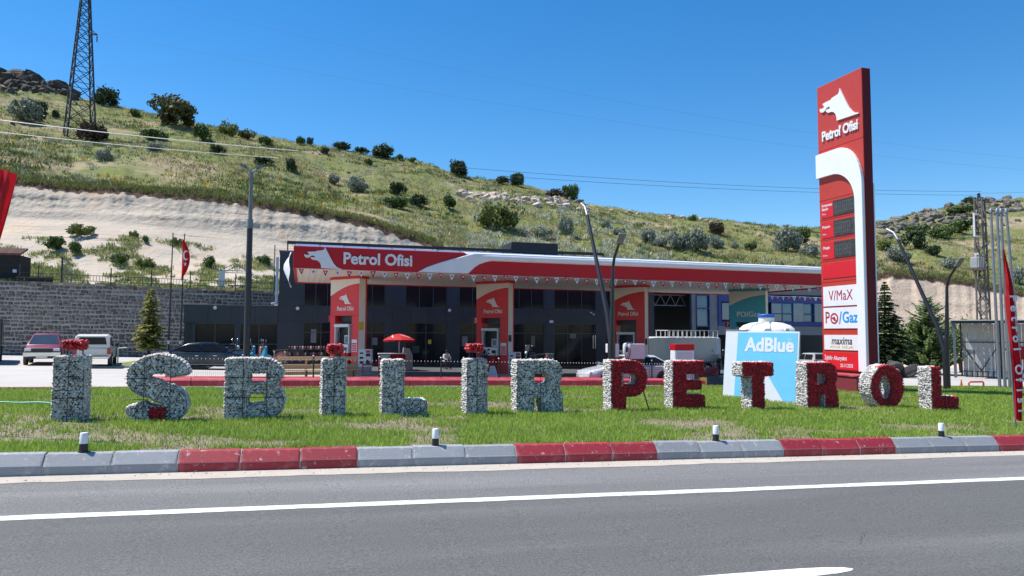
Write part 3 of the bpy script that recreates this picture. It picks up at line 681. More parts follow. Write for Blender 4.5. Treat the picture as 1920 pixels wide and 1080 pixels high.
# low annex
xa0, xa1 = at(345, 575, BY).x, x0b-0.01
ann = thing('station_annex', 'low flat charcoal annex with wide dark windows left of the station building', 'building', ((xa0+xa1)/2, BY, gz(xa0)))
AX, AZ = ann.location.x, ann.location.z
bpart('wall', CHARD, xa0+0.02, xa1-0.01, BY+0.2, BY+7, -0.3, 3.8, ann, AX, AZ)
bpart('roof', GREYM, xa0-0.04, xa1, BY-0.04, BY+7.05, 3.86, 3.92, ann, AX, AZ)
panels(xa0, xa1, 2.72, 3.85, ann, 1.45, BY, BY+0.19, AX, AZ)
w1a, w1b, w2a, w2b = [at(v, 630, BY).x for v in (364, 441, 449, 521)]
for a, c in ((xa0+0.5, w1a), (w1b, w2a), (w2b, xa1)): bpart('pier', CHAR, a, c, BY+0.02, BY+0.19, -0.2, 2.71, ann, AX, AZ)
window(w1a, w1b, -0.1, 2.71, 2, ann, AX, AZ, hz=1.35); window(w2a, w2b, -0.1, 2.71, 2, ann, AX, AZ, hz=1.35)
q = at(403, 577, BY-0.1); MB().lathe([(0.001,-0.05),(0.11,-0.04),(0.12,0.03),(0.001,0.06)], 12, (q.x-AX, -0.08, q.z-AZ), 'y').build('wall_lamp', FW, ann, smooth=True)
q = at(517, 571, BY-0.1); MB().ball((q.x-AX, -0.1, q.z-AZ), 0.1, sc=(1.5, 1, 1)).build('wall_lamp', FW, ann, smooth=True)

# ================================================================ workshop with blue framed glass on the right
WY = 52.0
def wx(px): return at(px, 600, WY).x
def wz(py, px=1440): return at(px, py, WY).z
xw0, xw1 = x1b+0.3, wx(1640)
ws = thing('workshop_building', 'workshop building with blue framed windows and open bays behind the right end of the canopy', 'building', ((xw0+xw1)/2, WY, gz(30)))
SX, SZ = ws.location.x, ws.location.z
BLUEF = flat('blue_cladding', (0.02, 0.045, 0.22), 0.4); GREYC = mat('pale_grey_cladding', (0.20, 0.21, 0.23), (0.16, 0.17, 0.19), 0.5, 1.5)
def wp(nm, m, x0, x1, y0, y1, z0, z1, par=ws): return MB().box(x0-SX, x1-SX, y0, y1, z0-SZ, z1-SZ).build(nm, m, par)
wp('back_wall', CHARD, xw0, xw1, 6.0, 6.3, -1.2, 6.6); wp('roof', GREYM, xw0, xw1, -0.1, 6.3, 6.6, 6.8)
wp('upper_band', GREYC, xw0, xw1, 0, 0.3, wz(552), 6.6)
wp('pier', GREYC, wx(1297), wx(1305), 0, 0.3, -1.1, wz(552)); wp('pier', GREYC, wx(1331), wx(1346), 0, 0.3, -1.1, wz(552))
wp('side_wall', GREYC, xw0, xw0+0.3, 0.01, 6, -1.0, wz(552))
tr = MB(); zt0, zt1 = wz(556), wz(575); xs_ = np.linspace(xw0+0.4, wx(1296), 9)
tr.bar((xs_[0]-SX, 0.9, zt0-SZ), (xs_[-1]-SX, 0.9, zt0-SZ), 0.08).bar((xs_[0]-SX, 0.9, zt1-SZ), (xs_[-1]-SX, 0.9, zt1-SZ), 0.08)
for k in range(8): tr.bar((xs_[k]-SX, 0.9, (zt0 if k % 2 else zt1)-SZ), (xs_[k+1]-SX, 0.9, (zt1 if k % 2 else zt0)-SZ), 0.05)
tr.build('roof_truss', GREYM, ws)
def wwin(pa, pb, ya, yb, n, hz=None):
    f = MB(); a, c, z1, z0 = wx(pa), wx(pb), wz(ya), wz(yb)
    for k in range(n+1): xx = a+(c-a)*k/n; f.box(xx-0.03-SX, xx+0.03-SX, -0.06, 0.06, z0-SZ, z1-SZ)
    for zz in (z0, z1)+((hz,) if hz else ()): f.box(a-SX, c-SX, -0.055, 0.055, zz-0.04-SZ, zz+0.04-SZ)
    wn = f.build('window', BLUEF, ws)
    for k in range(n):
        o = MB().box(a+(c-a)*k/n+0.03-SX, a+(c-a)*(k+1)/n-0.03-SX, -0.005, 0.005, z0-SZ, z1-SZ).build('pane', GLASSB, wn); o.rotation_euler = (0.012*math.sin(k*3.1+pa), 0, 0.02*math.sin(k*2.3+pa))
wwin(1306, 1330, 556, 613, 1, wz(580))
wwin(1352, 1366, 570, 600, 1); wwin(1446, 1640, 568, 603, 10, wz(588))
wp('blue_band', BLUEF, wx(1346), wx(1640), -0.12, 0.28, wz(567), wz(555)); wp('blue_band', BLUEF, wx(1346), wx(1640), -0.12, 0.28, wz(611), wz(604))
wp('blue_jamb', BLUEF, wx(1346), wx(1351), -0.13, 0.27, wz(604), wz(567))
wp('lower_band', GREYC, wx(1346), wx(1640), -0.05, 0.3, wz(628), wz(611.5))
wp('lower_pier', GREYC, wx(1470), wx(1500), 0, 0.3, -1.1, wz(628.5))
wp('wall_backing', CHARD, wx(1346), wx(1640), 0.35, 0.5, wz(628), wz(552))

# ================================================================ gabion letters on the lawn
def arc(cx, cz, rx, rz_, a0, a1, n=12): return [(cx+rx*math.cos(rad(a0+(a1-a0)*i/n)), cz+rz_*math.sin(rad(a0+(a1-a0)*i/n))) for i in range(n+1)]
def stroke(path, hw):
    L, R = [], []
    for i, p in enumerate(path):
        a = Vector(path[max(i-1, 0)]); b = Vector(path[min(i+1, len(path)-1)]); d = (b-a).normalized(); n = Vector((-d.y, d.x))
        L.append((p[0]+n.x*hw, p[1]+n.y*hw)); R.append((p[0]-n.x*hw, p[1]-n.y*hw))
    return L+R[::-1]
def shape(ch, W, H):
    h = W/2
    if ch == 'I': return [[(-h,0),(h,0),(h,H),(-h,H)]]
    if ch == 'L': return [[(-h,0),(h,0),(h,H*.27),(-h+W*.47,H*.27),(-h+W*.47,H),(-h,H)]]
    if ch == 'M': return [[(-h,0),(h,0),(h,H*.31),(-h+W*.36,H*.31),(-h+W*.36,H),(-h,H)]]
    if ch == 'E': return [[(-h,0),(h,0),(h,H*.29),(-h+W*.42,H*.29),(-h+W*.42,H*.43),(h*.8,H*.43),(h*.8,H*.59),(-h+W*.42,H*.59),(-h+W*.42,H*.76),(h*.96,H*.76),(h*.96,H),(-h,H)]]
    if ch == 'T': return [[(-h*.42,0),(h*.40,0),(h*.40,H*.73),(h,H*.73),(h,H),(-h,H),(-h,H*.73),(-h*.42,H*.73)]]
    if ch == 'P': return [[(-h,0),(-h+W*.40,0),(-h+W*.40,H*.31)]+arc(h-.40, H*.655, .40, H*.345, -90, 90)+[(-h,H)], [(-h+W*.32,H*.52),(h-.28,H*.52),(h-.22,H*.65),(h-.28,H*.77),(-h+W*.32,H*.77)]]
    if ch == 'R': return [[(-h,0),(-h+W*.36,0),(-h+W*.36,H*.32),(-h+W*.55,H*.32),(-h+W*.58,0),(h,0),(h,H*.34),(h*.86,H*.47)]+arc(h*.97-.25, H*.75, .25, H*.25, -50, 90)+[(-h,H)], [(-h+W*.36,H*.53),(h-.36,H*.53),(h-.29,H*.64),(h-.36,H*.78),(-h+W*.36,H*.78)]]
    if ch == 'B': return [[(-h,0)]+arc(h-.40, H*.29, .40, H*.29, -90, 58)+arc(h-.45, H*.76, .41, H*.24, -48, 90)+[(-h,H)], [(-h+W*.36,H*.22),(-h+W*.67,H*.25),(-h+W*.70,H*.43),(-h+W*.37,H*.44)], [(-h+W*.38,H*.57),(-h+W*.70,H*.58),(-h+W*.70,H*.78),(-h+W*.39,H*.78)]]
    if ch == 'O': return [arc(0, H*.5, h, H*.5, 0, 345, 23), arc(0, H*.49, h*.42, H*.31, 0, 340, 17)]
    if ch == 'S':
        r = .20
        path = arc(0.02, H*.74, h-.19, r+.02, -2, 178, 12)+arc(0.0, H*.70, h-.19, .22, 200, 262, 5)+arc(0.0, H*.28, h-.19, .20, 82, 20, 6)+arc(0.0, H*.27, h-.19, .22, 0, -178, 12)
        return [stroke(path, .168)]
def inside(p, polys):
    c = False; x, z = p
    for P in polys:
        j = len(P)-1
        for i in range(len(P)):
            if (P[i][1] > z) != (P[j][1] > z) and x < (P[j][0]-P[i][0])*(z-P[i][1])/(P[j][1]-P[i][1])+P[i][0]: c = not c
            j = i
    return c
_t = (1+5**.5)/2
ICOV = np.array([(-1,_t,0),(1,_t,0),(-1,-_t,0),(1,-_t,0),(0,-1,_t),(0,1,_t),(0,-1,-_t),(0,1,-_t),(_t,0,-1),(_t,0,1),(-_t,0,-1),(-_t,0,1)])/math.sqrt(1+_t*_t)
ICOF = np.array([(0,11,5),(0,5,1),(0,1,7),(0,7,10),(0,10,11),(1,5,9),(5,11,4),(11,10,2),(10,7,6),(7,1,8),(3,9,4),(3,4,2),(3,2,6),(3,6,8),(3,8,9),(4,9,5),(2,4,11),(6,2,10),(8,6,7),(9,8,1)])
def rocks(pos, size, seed=0, sq=0.35):
    r = np.random.default_rng(seed); n = len(pos)
    A = r.normal(size=(n, 3, 3)); Q, _ = np.linalg.qr(A)
    sc = np.asarray(size)[:, None, None]*r.uniform(1-sq, 1+sq, (n, 1, 3))
    v = ICOV[None]*r.uniform(.82, 1.15, (n, 12, 1))*sc
    v = np.einsum('nij,nkj->nki', Q, v)+np.asarray(pos)[:, None, :]
    f = ICOF[None]+12*np.arange(n)[:, None, None]
    return v.reshape(-1, 3), f.reshape(-1, 3)
STW = mat('white_stone', (0.70, 0.66, 0.60), (0.46, 0.44, 0.41), 0.6, 7.0, island=0.38, bump=0.3, bscale=80)
STR = mat('red_stone', (0.56, 0.014, 0.022), (0.40, 0.009, 0.016), 0.33, 9.0, island=0.35, bump=0.3, bscale=80)
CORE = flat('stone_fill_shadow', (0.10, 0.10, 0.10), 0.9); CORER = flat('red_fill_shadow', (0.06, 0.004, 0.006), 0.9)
WIRE = mat('cage_wire', (0.03, 0.03, 0.033), (0.05, 0.05, 0.052), 0.5, 9, metal=0.5)
SLAB = mat('slab_concrete', (0.15, 0.155, 0.16), (0.10, 0.105, 0.11), 0.9, 5, bump=0.4)
T = 0.42
def cover(polys, T, sp, seed, edge=None, back=True):
    """stone centres over the outside of an extruded outline: (front, side+back)"""
    r = np.random.default_rng(seed); xs = [p[0] for q in polys for p in q]; zs = [p[1] for q in polys for p in q]
    fr, rest = [], []
    row = 0; z = min(zs)+sp*.4
    while z < max(zs):
        x = min(xs)+sp*.4+(sp*.5 if row % 2 else 0)
        while x < max(xs):
            p = (x+r.uniform(-.25, .25)*sp, z+r.uniform(-.25, .25)*sp)
            if inside(p, polys):
                fr.append((p[0], -T/2+r.uniform(-.012, .012), p[1]))
                if back: rest.append((p[0], T/2+r.uniform(-.012, .012), p[1]))
            x += sp
        z += sp*.87; row += 1
    for P in polys:
        for i in range(len(P)):
            a, b = Vector(P[i]), Vector(P[(i+1) % len(P)]); d = (b-a).length; k = max(1, round(d/sp))
            for q in range(k):
                w = a.lerp(b, (q+.5)/k); nx_ = (b.y-a.y)/max(d, 1e-6)
                m = int(T/sp)
                for y in range(m+1):
                    yy = -T/2+T*y/m
                    (edge if (yy < -T/2+.11 and nx_ > -.6 and edge is not None) else rest).append((w.x+r.uniform(-.2,.2)*sp, yy+r.uniform(-.2,.2)*sp, w.y+r.uniform(-.2,.2)*sp))
    return fr, rest
def core_mesh(polys, T, m, sh=0.02):
    c = bpy.data.curves.new('c', 'CURVE'); c.dimensions = '2D'; c.fill_mode = 'BOTH'; c.extrude = T/2-sh; c.offset = 0.0
    for P in polys:
        s = c.splines.new('POLY'); s.points.add(len(P)-1); s.use_cyclic_u = True
        for k, p in enumerate(P): s.points[k].co = (p[0], p[1], 0, 1)
    o = bpy.data.objects.new('c', c); COL.objects.link(o); dg = bpy.context.evaluated_depsgraph_get()
    me = bpy.data.meshes.new_from_object(o.evaluated_get(dg)); bpy.data.objects.remove(o); bpy.data.curves.remove(c)
    me.transform(Matrix(((1,0,0,0),(0,0,-1,0),(0,1,0,0),(0,0,0,1)))); me.materials.clear(); me.materials.append(m); return me
LET = [('I', 100, 152, 790, 1.27, 0, (110, 148, 637, 655), 'white stone gabion letter I with red dot, leftmost of all the letters'),
 ('S', 237, 347, 790, 1.28, 0, None, 'white stone gabion letter S with a dark red patch at its foot'),
 ('B', 425, 530, 787, 1.27, 0, None, 'white stone gabion letter B below the tall black lamp post'),
 ('I', 603, 645, 783, 1.27, 0, (612, 640, 646, 664), 'white stone gabion letter I with red dot in front of the leftmost pump portal'),
 ('L', 717, 800, 780, 1.28, 0, None, 'white stone gabion letter L, all white, below the red parasol'),
 ('I', 873, 913, 779, 1.32, 0, (878, 908, 645, 660), 'white stone gabion letter I with red dot in front of the middle portal'),
 ('R', 967, 1057, 775, 1.31, 0, None, 'white stone gabion letter R, last of the all white letters'),
 ('P', 1142, 1217, 772, 1.33, 1, None, 'red fronted gabion letter P with white stone sides'),
 ('E', 1258, 1325, 768, 1.33, 1, None, 'red fronted gabion letter E with white stone sides'),
 ('T', 1387, 1455, 768, 1.34, 1, None, 'red fronted gabion letter T in front of the light blue board'),
 ('R', 1508, 1577, 766, 1.34, 1, None, 'red fronted gabion letter R with white stone sides at the foot of the tall sign'),
 ('O', 1625, 1703, 766, 1.31, 1, None, 'red fronted gabion letter O with white stone sides'),
 ('M', 1741, 1803, 770, 1.31, 1, None, 'red fronted gabion letter L with white stone sides, rightmost of the letters')]
LPOS = []
for li, (ch, pa, pb, py, H, red, dot, lab) in enumerate(LET):
    g = gr((pa+pb)/2, py, 0.30); d = proj(g)[2]; W = (pb-pa)*d/F_PX*1.02
    x, y = g.x, g.y+T/2; z = gz(x)+isl(x, y)
    LPOS.append((x, y, W))
    t = thing('gabion_letter', lab, 'letter', (x, y, z+0.005), 0, 'stone filled letters on the lawn')
    t.rotation_euler.z = rad([0, 2, -2, 3, -1, 2, 0, 0, -1, 1, 0, 1, -1][li])
    H -= .045; polys = shape(ch, W-.03, H)
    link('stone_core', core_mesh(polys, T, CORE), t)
    ed = [] if red else None
    fr, rest = cover(polys, T, 0.052 if not red else 0.048, li, ed)
    if red: fr = fr+ed
    r = np.random.default_rng(li+50)
    if ch == 'S':
        patch = [p for p in fr if abs(p[0]-0.02) < .16 and p[2] < .33]; fr = [p for p in fr if p not in patch]
        patch, _ = cover([[(-.13, .03), (.15, .03), (.15, .31), (-.13, .31)]], T+.02, .044, 88, None, False); v, f = rocks(patch, r.uniform(.026, .034, len(patch)), li+90); stuff(link('red_patch', npmesh('red_patch', v, f, STR), t))
    if red:
        v, f = rocks(fr, r.uniform(.025, .035, len(fr)), li); stuff(link('red_stones', npmesh('red_stones', v, f, STR), t))
        v, f = rocks(rest, r.uniform(.028, .040, len(rest)), li+20); stuff(link('white_stones', npmesh('white_stones', v, f, STW), t))
        # the red stones also show along the top edge near the front
        zs_ = max(p[1] for q in polys for p in q)
    else:
        al = fr+rest
        v, f = rocks(al, r.uniform(.024, .040, len(al)), li); stuff(link('white_stones', npmesh('white_stones', v, f, STW), t))
    wb = MB()
    for P in polys:
        pts = [(p[0], -T/2-.035, p[1]) for p in P]; pts.append(pts[0])
        for i in range(len(pts)-1): wb.tube([pts[i], pts[i+1]], .005, 4, cap=False)
        pts = [(p[0], T/2+.035, p[1]) for p in P]; pts.append(pts[0])
        for i in range(len(pts)-1): wb.tube([pts[i], pts[i+1]], .005, 4, cap=False)
    h = W/2
    for k in range(2): zz = H*(.36+.33*k); wb.tube([(-h, -T/2-.03, zz), (h if ch in 'IBO' else -h+W*.36, -T/2-.03, zz)], .006, 4)
    for s_ in ((.3, .7) if ch in 'SB' else ((.6, .85) if ch in 'EL' else (.5,))): wb.tube([(-h+W*s_, -T/2-.04, 0), (-h+W*s_, -T/2-.04, H*(.31 if ch == 'L' else 1.0))], .006, 4)
    wb.build('wire_cage', WIRE, t)
    MB().box(-h-.10, h+.10, -T/2-.08, T/2+.1, -.07, .0).build('base_slab', SLAB, t, bevel=.02)
    if dot:
        dx = ((dot[0]+dot[1])/2-(pa+pb)/2)*d/F_PX; dw = (dot[1]-dot[0])*d/F_PX; z1 = (py-dot[2])*d/F_PX-.02; z0 = (py-dot[3])*d/F_PX
        dp = [[(dx-dw/2+.02, z0+.02), (dx+dw/2-.02, z0+.02), (dx+dw/2-.02, z1-.02), (dx-dw/2+.02, z1-.02)]]
        Td = .3; fr2, rs2 = cover(dp, Td, .055, li+7); al = fr2+rs2
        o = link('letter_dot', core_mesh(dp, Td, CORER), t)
        v, f = rocks(al, r.uniform(.030, .044, len(al)), li+3); stuff(link('red_stones', npmesh('red_stones', v, f, STR), o))
        MB().tube([(dx-dw*.35, 0, H-.1), (dx-dw*.35, 0, z0+.03)], .012, 6).tube([(dx+dw*.35, 0, H-.1), (dx+dw*.35, 0, z0+.03)], .012, 6).build('dot_rods', WIRE, o)
# black prop under the bowl of the P
px_, py_, W_ = LPOS[7]
tag(MB().tube([(0.36, -.05, .86), (0.62, -.12, -.02)], .018, 6).build('prop_rod', BLACKM, None, (px_, py_, gz(px_)+isl(px_, py_)+.02)), 'thin black rod propping up the red letter P', 'rod')

# ================================================================ lawn
def patchy(x, y):
    a = mnoise.noise((x*.30, y*.55, 11)); b = mnoise.noise((x*1.1, y*1.6, 3)); c = mnoise.noise((x*.09, y*.2, 7))
    return a*.75+b*.45+c*.35
def blades(n, seed, h0, h1, wd, keep, y0=11.95, y1=None, xr=(-15, 42)):
    r = np.random.default_rng(seed); V = []; 
    X = r.uniform(xr[0], xr[1], n); U = r.uniform(0, 1, n)**1.25
    base = []; 
    for x, u in zip(X, U):
        y = y0+u*(yback(x)-.05-y0)
        # only the wedge the photograph looks at
        if x > y*1.62+.8 or x < -.62*y-1.0: continue
        if any(abs(x-lx) < lw/2+.05 and abs(y-ly) < T/2+.04 for lx, ly, lw in LPOS): continue
        v = keep(patchy(x, y), r.random())
        if v <= 0: continue
        base.append((x, y, gz(x)+isl(x, y)-.005, v))
    B = np.array(base); m = len(B)
    ang = r.uniform(0, 2*PI, m); hh = r.uniform(h0, h1, m)*B[:, 3]*(1+0.012*(B[:, 1]-12)); w_ = wd*r.uniform(.7, 1.3, m)*(1+.05*(B[:, 1]-12))
    lean = r.uniform(.1, .75, m)*hh; la = r.uniform(0, 2*PI, m)
    ca, sa = np.cos(ang)*w_/2, np.sin(ang)*w_/2
    P = B[:, :3]; z0 = np.zeros(m)
    d = np.stack([np.cos(la)*lean, np.sin(la)*lean, z0], 1); e = np.stack([ca, sa, z0], 1); up = np.stack([z0, z0, hh], 1)
    V = np.stack([P-e, P+e, P+d*.35+up*.6+e*.8, P+d*.35+up*.6-e*.8, P+d+up], 1).reshape(-1, 3)
    o = 5*np.arange(m)[:, None]
    tri = np.concatenate([o+np.array([[0, 1, 2]]), o+np.array([[0, 2, 3]]), o+np.array([[3, 2, 4]])], 0)
    return V, tri
GRS = mat('grass_blade', (0.36, 0.49, 0.085), (0.26, 0.39, 0.06), 0.65, 0.8, island=0.35, trans=0.38, spec=0.3)
GRD = mat('dry_grass_blade', (0.36, 0.32, 0.17), (0.27, 0.22, 0.13), 0.8, 0.8, island=0.35, trans=0.2)
fr = None
v, f = blades(500000, 5, .05, .125, .011, lambda p, q: (1.0 if p < .10 else (.75 if q < .55-.9*p else 0)))
o = stuff(link('lawn_grass', npmesh('lawn_grass', v, f, GRS))); o['label'] = 'bright green lawn grass on the road island'
v, f = blades(140000, 6, .03, .075, .010, lambda p, q: (.9 if (p > .08 and q < .7) else (.8 if q < .08 else 0)))
o = stuff(link('dry_grass', npmesh('dry_grass', v, f, GRD))); o['label'] = 'dry straw coloured grass in the bare patches of the lawn'
# taller tufts against the letters
def tufts(spots, seed, n, h, spread, m, nm, lab):  # loose bunches of blades
    r = np.random.default_rng(seed); V = []; Fz = []; k = 0
    for (x, y, z) in spots:
        for i in range(n):
            a = r.uniform(0, 2*PI); rr = spread*r.random()**.7; bx_, by_ = x+rr*math.cos(a), y+rr*math.sin(a); hh = h*r.uniform(.5, 1.1); le = r.uniform(.1, .6)*hh; la = r.uniform(0, 2*PI); e = .008
            c_, s_ = math.cos(la+1.57)*e, math.sin(la+1.57)*e
            V += [(bx_-c_, by_-s_, z), (bx_+c_, by_+s_, z), (bx_+le*math.cos(la), by_+le*math.sin(la), z+hh)]; Fz.append((k, k+1, k+2)); k += 3
    o = stuff(link(nm, npmesh(nm, V, Fz, m))); o['label'] = lab
sp = []
for (x, y, W) in LPOS:
    for k in range(int(W/.06)): xx = x-W/2-.08+(W+.16)*random.random(); yy = y-T/2-.1-.12*random.random(); sp.append((xx, yy, gz(xx)+isl(xx, yy)-.01))
tufts(sp, 3, 6, .13, .06, GRS, 'long_grass', 'longer grass growing along the feet of the letters')
sp = []; rt = np.random.default_rng(8)
while len(sp) < 5200:
    y = 12.15+12.5*rt.random()**1.4; x = rt.uniform(-.40*y-.8, 1.28*y)
    if patchy(x, y) < .16: sp.append((x, y, gz(x)+isl(x, y)-.01))
tufts(sp, 13, 14, .12, .09, GRS, 'grass_tufts', 'taller grass tufts scattered over the lawn')
# pebbles and clods strewn over the bare patches
r = np.random.default_rng(77); pts = []
while len(pts) < 900:
    x = r.uniform(-8, 24); y = r.uniform(12.1, 24)
    if patchy(x, y) > .08: pts.append((x, y, gz(x)+isl(x, y)))
pts += GRIT; v, f = rocks(pts, np.concatenate([r.uniform(.008, .026, 900), r.uniform(.004, .013, len(GRIT))]), 5); o = stuff(link('pebbles', npmesh('pebbles', v, f, mat('pebble', (0.34, 0.29, 0.22), (0.25, 0.21, 0.16), 0.9, 9, island=0.4)))); o['label'] = 'pebbles and clods in the bare lawn patches and along the gutter'

# ================================================================ tall price sign (totem)
TPHI = rad(-90)
tc_ = gr(1632, 738, 0.22)
TL, TT, TH = 2.72, 0.45, 13.45
tot = thing('price_sign', 'tall red price sign tower with white arch, dog logo and fuel panels', 'sign', (tc_.x, tc_.y, gz(tc_.x)+isl(tc_.x, tc_.y)), TPHI)
# local x runs from the far left edge (-TL) to the near right edge (0); local -y is the face towards the oncoming traffic
zb0 = 0.80
MB().box(-TL, -0.02, 0, TT, zb0, TH).build('body', REDT, tot, bevel=0.012)
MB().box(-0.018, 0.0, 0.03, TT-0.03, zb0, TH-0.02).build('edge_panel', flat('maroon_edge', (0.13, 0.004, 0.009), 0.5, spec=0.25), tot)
MB().box(-TL+0.2, -0.25, 0.06, TT-0.06, 0.6, zb0).build('base_column', CHARD, tot)
MB().box(-TL-1.2, 0.4, -1.0, 0.62, -0.15, 0.66).build('plinth', KR2, tot, bevel=0.03)
MB().box(-TL-1.24, 0.44, -1.04, 0.66, 0.662, 0.72).build('plinth_cap', REDK, tot)
WA = mat('white_arch', (0.82, 0.84, 0.86), (0.78, 0.80, 0.82), 0.35, 2)
xi = -0.46
outer = [(-TL-0.03, 10.35)]+[(-TL+1.35+(TL-1.37)*math.sin(rad(a)), 8.55+1.80*math.cos(rad(a))) for a in range(0, 91, 9)]+[(-0.02, zb0+0.02), (xi, zb0+0.02)]
inner = [(-TL+0.95+(TL-0.95+xi)*math.sin(rad(a)), 7.95+1.33*math.cos(rad(a))) for a in range(90, -1, -9)]+[(-TL-0.03, 9.28)]
MB().prism(outer+inner, -0.14, -0.003).build('white_arch', WA, tot, bevel=0.012)
MB().box(-0.017, 0.012, TT-0.028, TT+0.025, zb0, 8.6).build('rear_white_edge', WA, tot)
def tpanel(nm, m, x0, x1, z0, z1, d=0.02, par=tot): return MB().box(x0, x1, -d, -0.002, z0, z1).build(nm, m, par)
tpanel('seam', RED, -TL, -0.03, 10.49, 10.52, 0.006)
dog('dog_logo', 1.42, WA, tot, (-TL/2+0.02, -0.002, 12.25), depth=0.06, sx=0.98)
text('lettering', 'Petrol Ofisi', 0.60, WA, tot, (-TL/2+0.03, -0.03, 11.10), depth=0.05, bold=0.016, sx=0.78)
LCD = mat('price_screen', (0.030, 0.032, 0.033), (0.05, 0.052, 0.052), 0.3, 6, dirt=(0.085, 0.085, 0.085), dscale=4)
SEG = flat('unlit_segment', (0.10, 0.105, 0.10), 0.5)
def seg7(par, x, z, w, h):
    b = MB(); t_ = w*.2
    for q in ((x, x+w, z+h-t_, z+h), (x, x+w, z+h/2-t_/2, z+h/2+t_/2), (x, x+w, z, z+t_), (x, x+t_*.98, z+h/2+t_/2, z+h-t_), (x+w-t_*.98, x+w, z+h/2+t_/2, z+h-t_), (x, x+t_*.98, z+t_, z+h/2-t_/2), (x+w-t_*.98, x+w, z+t_, z+h/2-t_/2)):
        b.box(q[0], q[1], -0.031, -0.0285, q[2], q[3])
    return b.build('digit', SEG, par)
rows = [(7.48, 8.16, 'Kurşunsuz\nBenzin'), (6.58, 7.28, 'Motorin'), (5.64, 6.36, 'Otogaz')]
for k, (z0, z1, s_) in enumerate(rows):
    tpanel('seam', RED, -TL, xi-0.02, z0-0.10, z0-0.075, 0.007)
    tpanel('price_label', REDPNL, -TL+0.14, -1.85, z0, z1)
    sc_ = tpanel('price_screen', LCD, -1.83, xi-0.03, z0+0.01, z1-0.01, 0.027)
    text('fuel_name', s_, 0.17, FW, tot, (-TL+0.18, -0.024, z1-0.22), depth=0.005, align='LEFT', sx=0.86, bold=0.004)
    text('fuel_note', 'V/Max' if k < 2 else 'PO/Gaz', 0.10, FW, tot, (-TL+0.18, -0.024, z0+0.16), depth=0.004, align='LEFT', sx=0.9)
    for d_ in range(5 if k == 0 else 4): seg7(sc_, -1.76+d_*0.245, z0+0.13, 0.17, 0.44)
tpanel('seam', RED, -TL, xi-0.02, 8.26, 8.285, 0.007)
tpanel('blank_panel', REDPNL, -TL+0.14, xi-0.03, 4.78, 5.44); tpanel('seam', RED, -TL, xi-0.02, 4.62, 4.645, 0.007)
MAX = flat('maroon_print', (0.42, 0.012, 0.04)); CYAN = flat('cyan_print', (0.01, 0.30, 0.72)); BLKP = flat('black_print', (0.02, 0.02, 0.022))
xm = (-TL+0.14+xi)/2
b1 = tpanel('brand_panel', WHITEP, -TL+0.14, xi-0.01, 3.57, 4.43, 0.03)
text('lettering', 'V/MaX', 0.62, MAX, b1, (xm, -0.034, 4.0), depth=0.006, bold=0.0, sx=0.80, space=1.04)
b2 = tpanel('brand_panel', WHITEP, -TL+0.14, xi-0.01, 2.60, 3.50, 0.03)
text('lettering', 'P', 0.72, MAX, b2, (-TL+0.38, -0.034, 3.05), depth=0.006, bold=0.004, sx=0.8)
MB().lathe([(0.17, -0.036), (0.24, -0.036), (0.24, -0.031), (0.17, -0.031), (0.17, -0.036)], 20, (-TL+0.80, 0, 3.03), 'y').build('round_emblem', MAX, b2)
dog('dog_logo', 0.22, MAX, b2, (-TL+0.80, -0.032, 3.02), depth=0.004)
MB().prism([(-TL+1.08, 2.78), (-TL+1.14, 2.78), (-TL+1.26, 3.32), (-TL+1.20, 3.32)], -0.036, -0.031).build('slash', CYAN, b2)
text('lettering', 'Gaz', 0.66, CYAN, b2, (-TL+1.73, -0.034, 3.05), depth=0.006, bold=0.012, sx=0.86)
b3 = tpanel('brand_panel', WHITEP, -TL+0.14, xi-0.01, 1.68, 2.32, 0.03)
text('lettering', 'maxima', 0.46, BLKP, b3, (xm, -0.034, 2.06), depth=0.006, bold=0.004, sx=0.86, shear=0.2)
text('lettering', 'MOTOR YAĞLARI', 0.15, YELLOW, b3, (xm, -0.034, 1.80), depth=0.006, space=1.2)
b4 = tpanel('name_panel', REDPNL, -TL+0.02, xi-0.01, 0.86, 1.56, 0.03)
text('lettering', 'İşbilir Akaryakıt', 0.24, FW, b4, (-TL+0.15, -0.034, 1.32), depth=0.006, align='LEFT', sx=0.84, bold=0.004)
text('lettering', '20.11.2025', 0.20, FW, b4, (-TL+1.1, -0.034, 1.02), depth=0.006, align='LEFT', sx=0.84, bold=0.003)

# ================================================================ AdBlue board and the tank behind it
a, c = gr(1355, 744, 0.3), gr(1494, 756, 0.3)
aphi = math.atan2(c.y-a.y, c.x-a.x); AL = (c-a).length; AH = 2.28
LBLUE = flat('light_blue_print', (0.17, 0.58, 0.83), 0.45); OFFW = mat('white_board', (0.74, 0.77, 0.80), (0.70, 0.73, 0.76), 0.45, 2)
ad = thing('advert_board', 'large light blue advertising board with white lettering behind the red letters', 'board', (a.x, a.y, gz(a.x)+isl(a.x, a.y)-0.02), aphi)
lean = rad(7)
def adp(nm, m, poly, y0, y1):
    o = MB().prism(poly, y0, y1).build(nm, m, ad); o.rotation_euler.x = -lean; return o
adp('panel', OFFW, [(0, 0), (AL, 0), (AL, AH-0.03), (0, AH)], 0, 0.06)
adp('blue_field', LBLUE, [(0.42, 0.05), (AL-0.62, 0.0), (AL*0.52, 0.95), (AL*0.44, 0.85), (AL*0.32, 0.03), (AL*0.30, 0.03), (AL*0.24, 0.04)][:1]+[(1.05, 0.05), (1.42, 0.93), (1.52, 0.93), (AL-0.46, 0.04), (AL-0.05, 0.04), (AL-0.05, AH-0.08), (0.46, AH-0.06)], -0.008, -0.002)
adp('frame', flat('brown_edge', (0.25, 0.2, 0.18)), [(0, AH), (0.8, AH-0.01), (0.8, AH+0.03), (0, AH+0.04)], -0.01, 0.07)
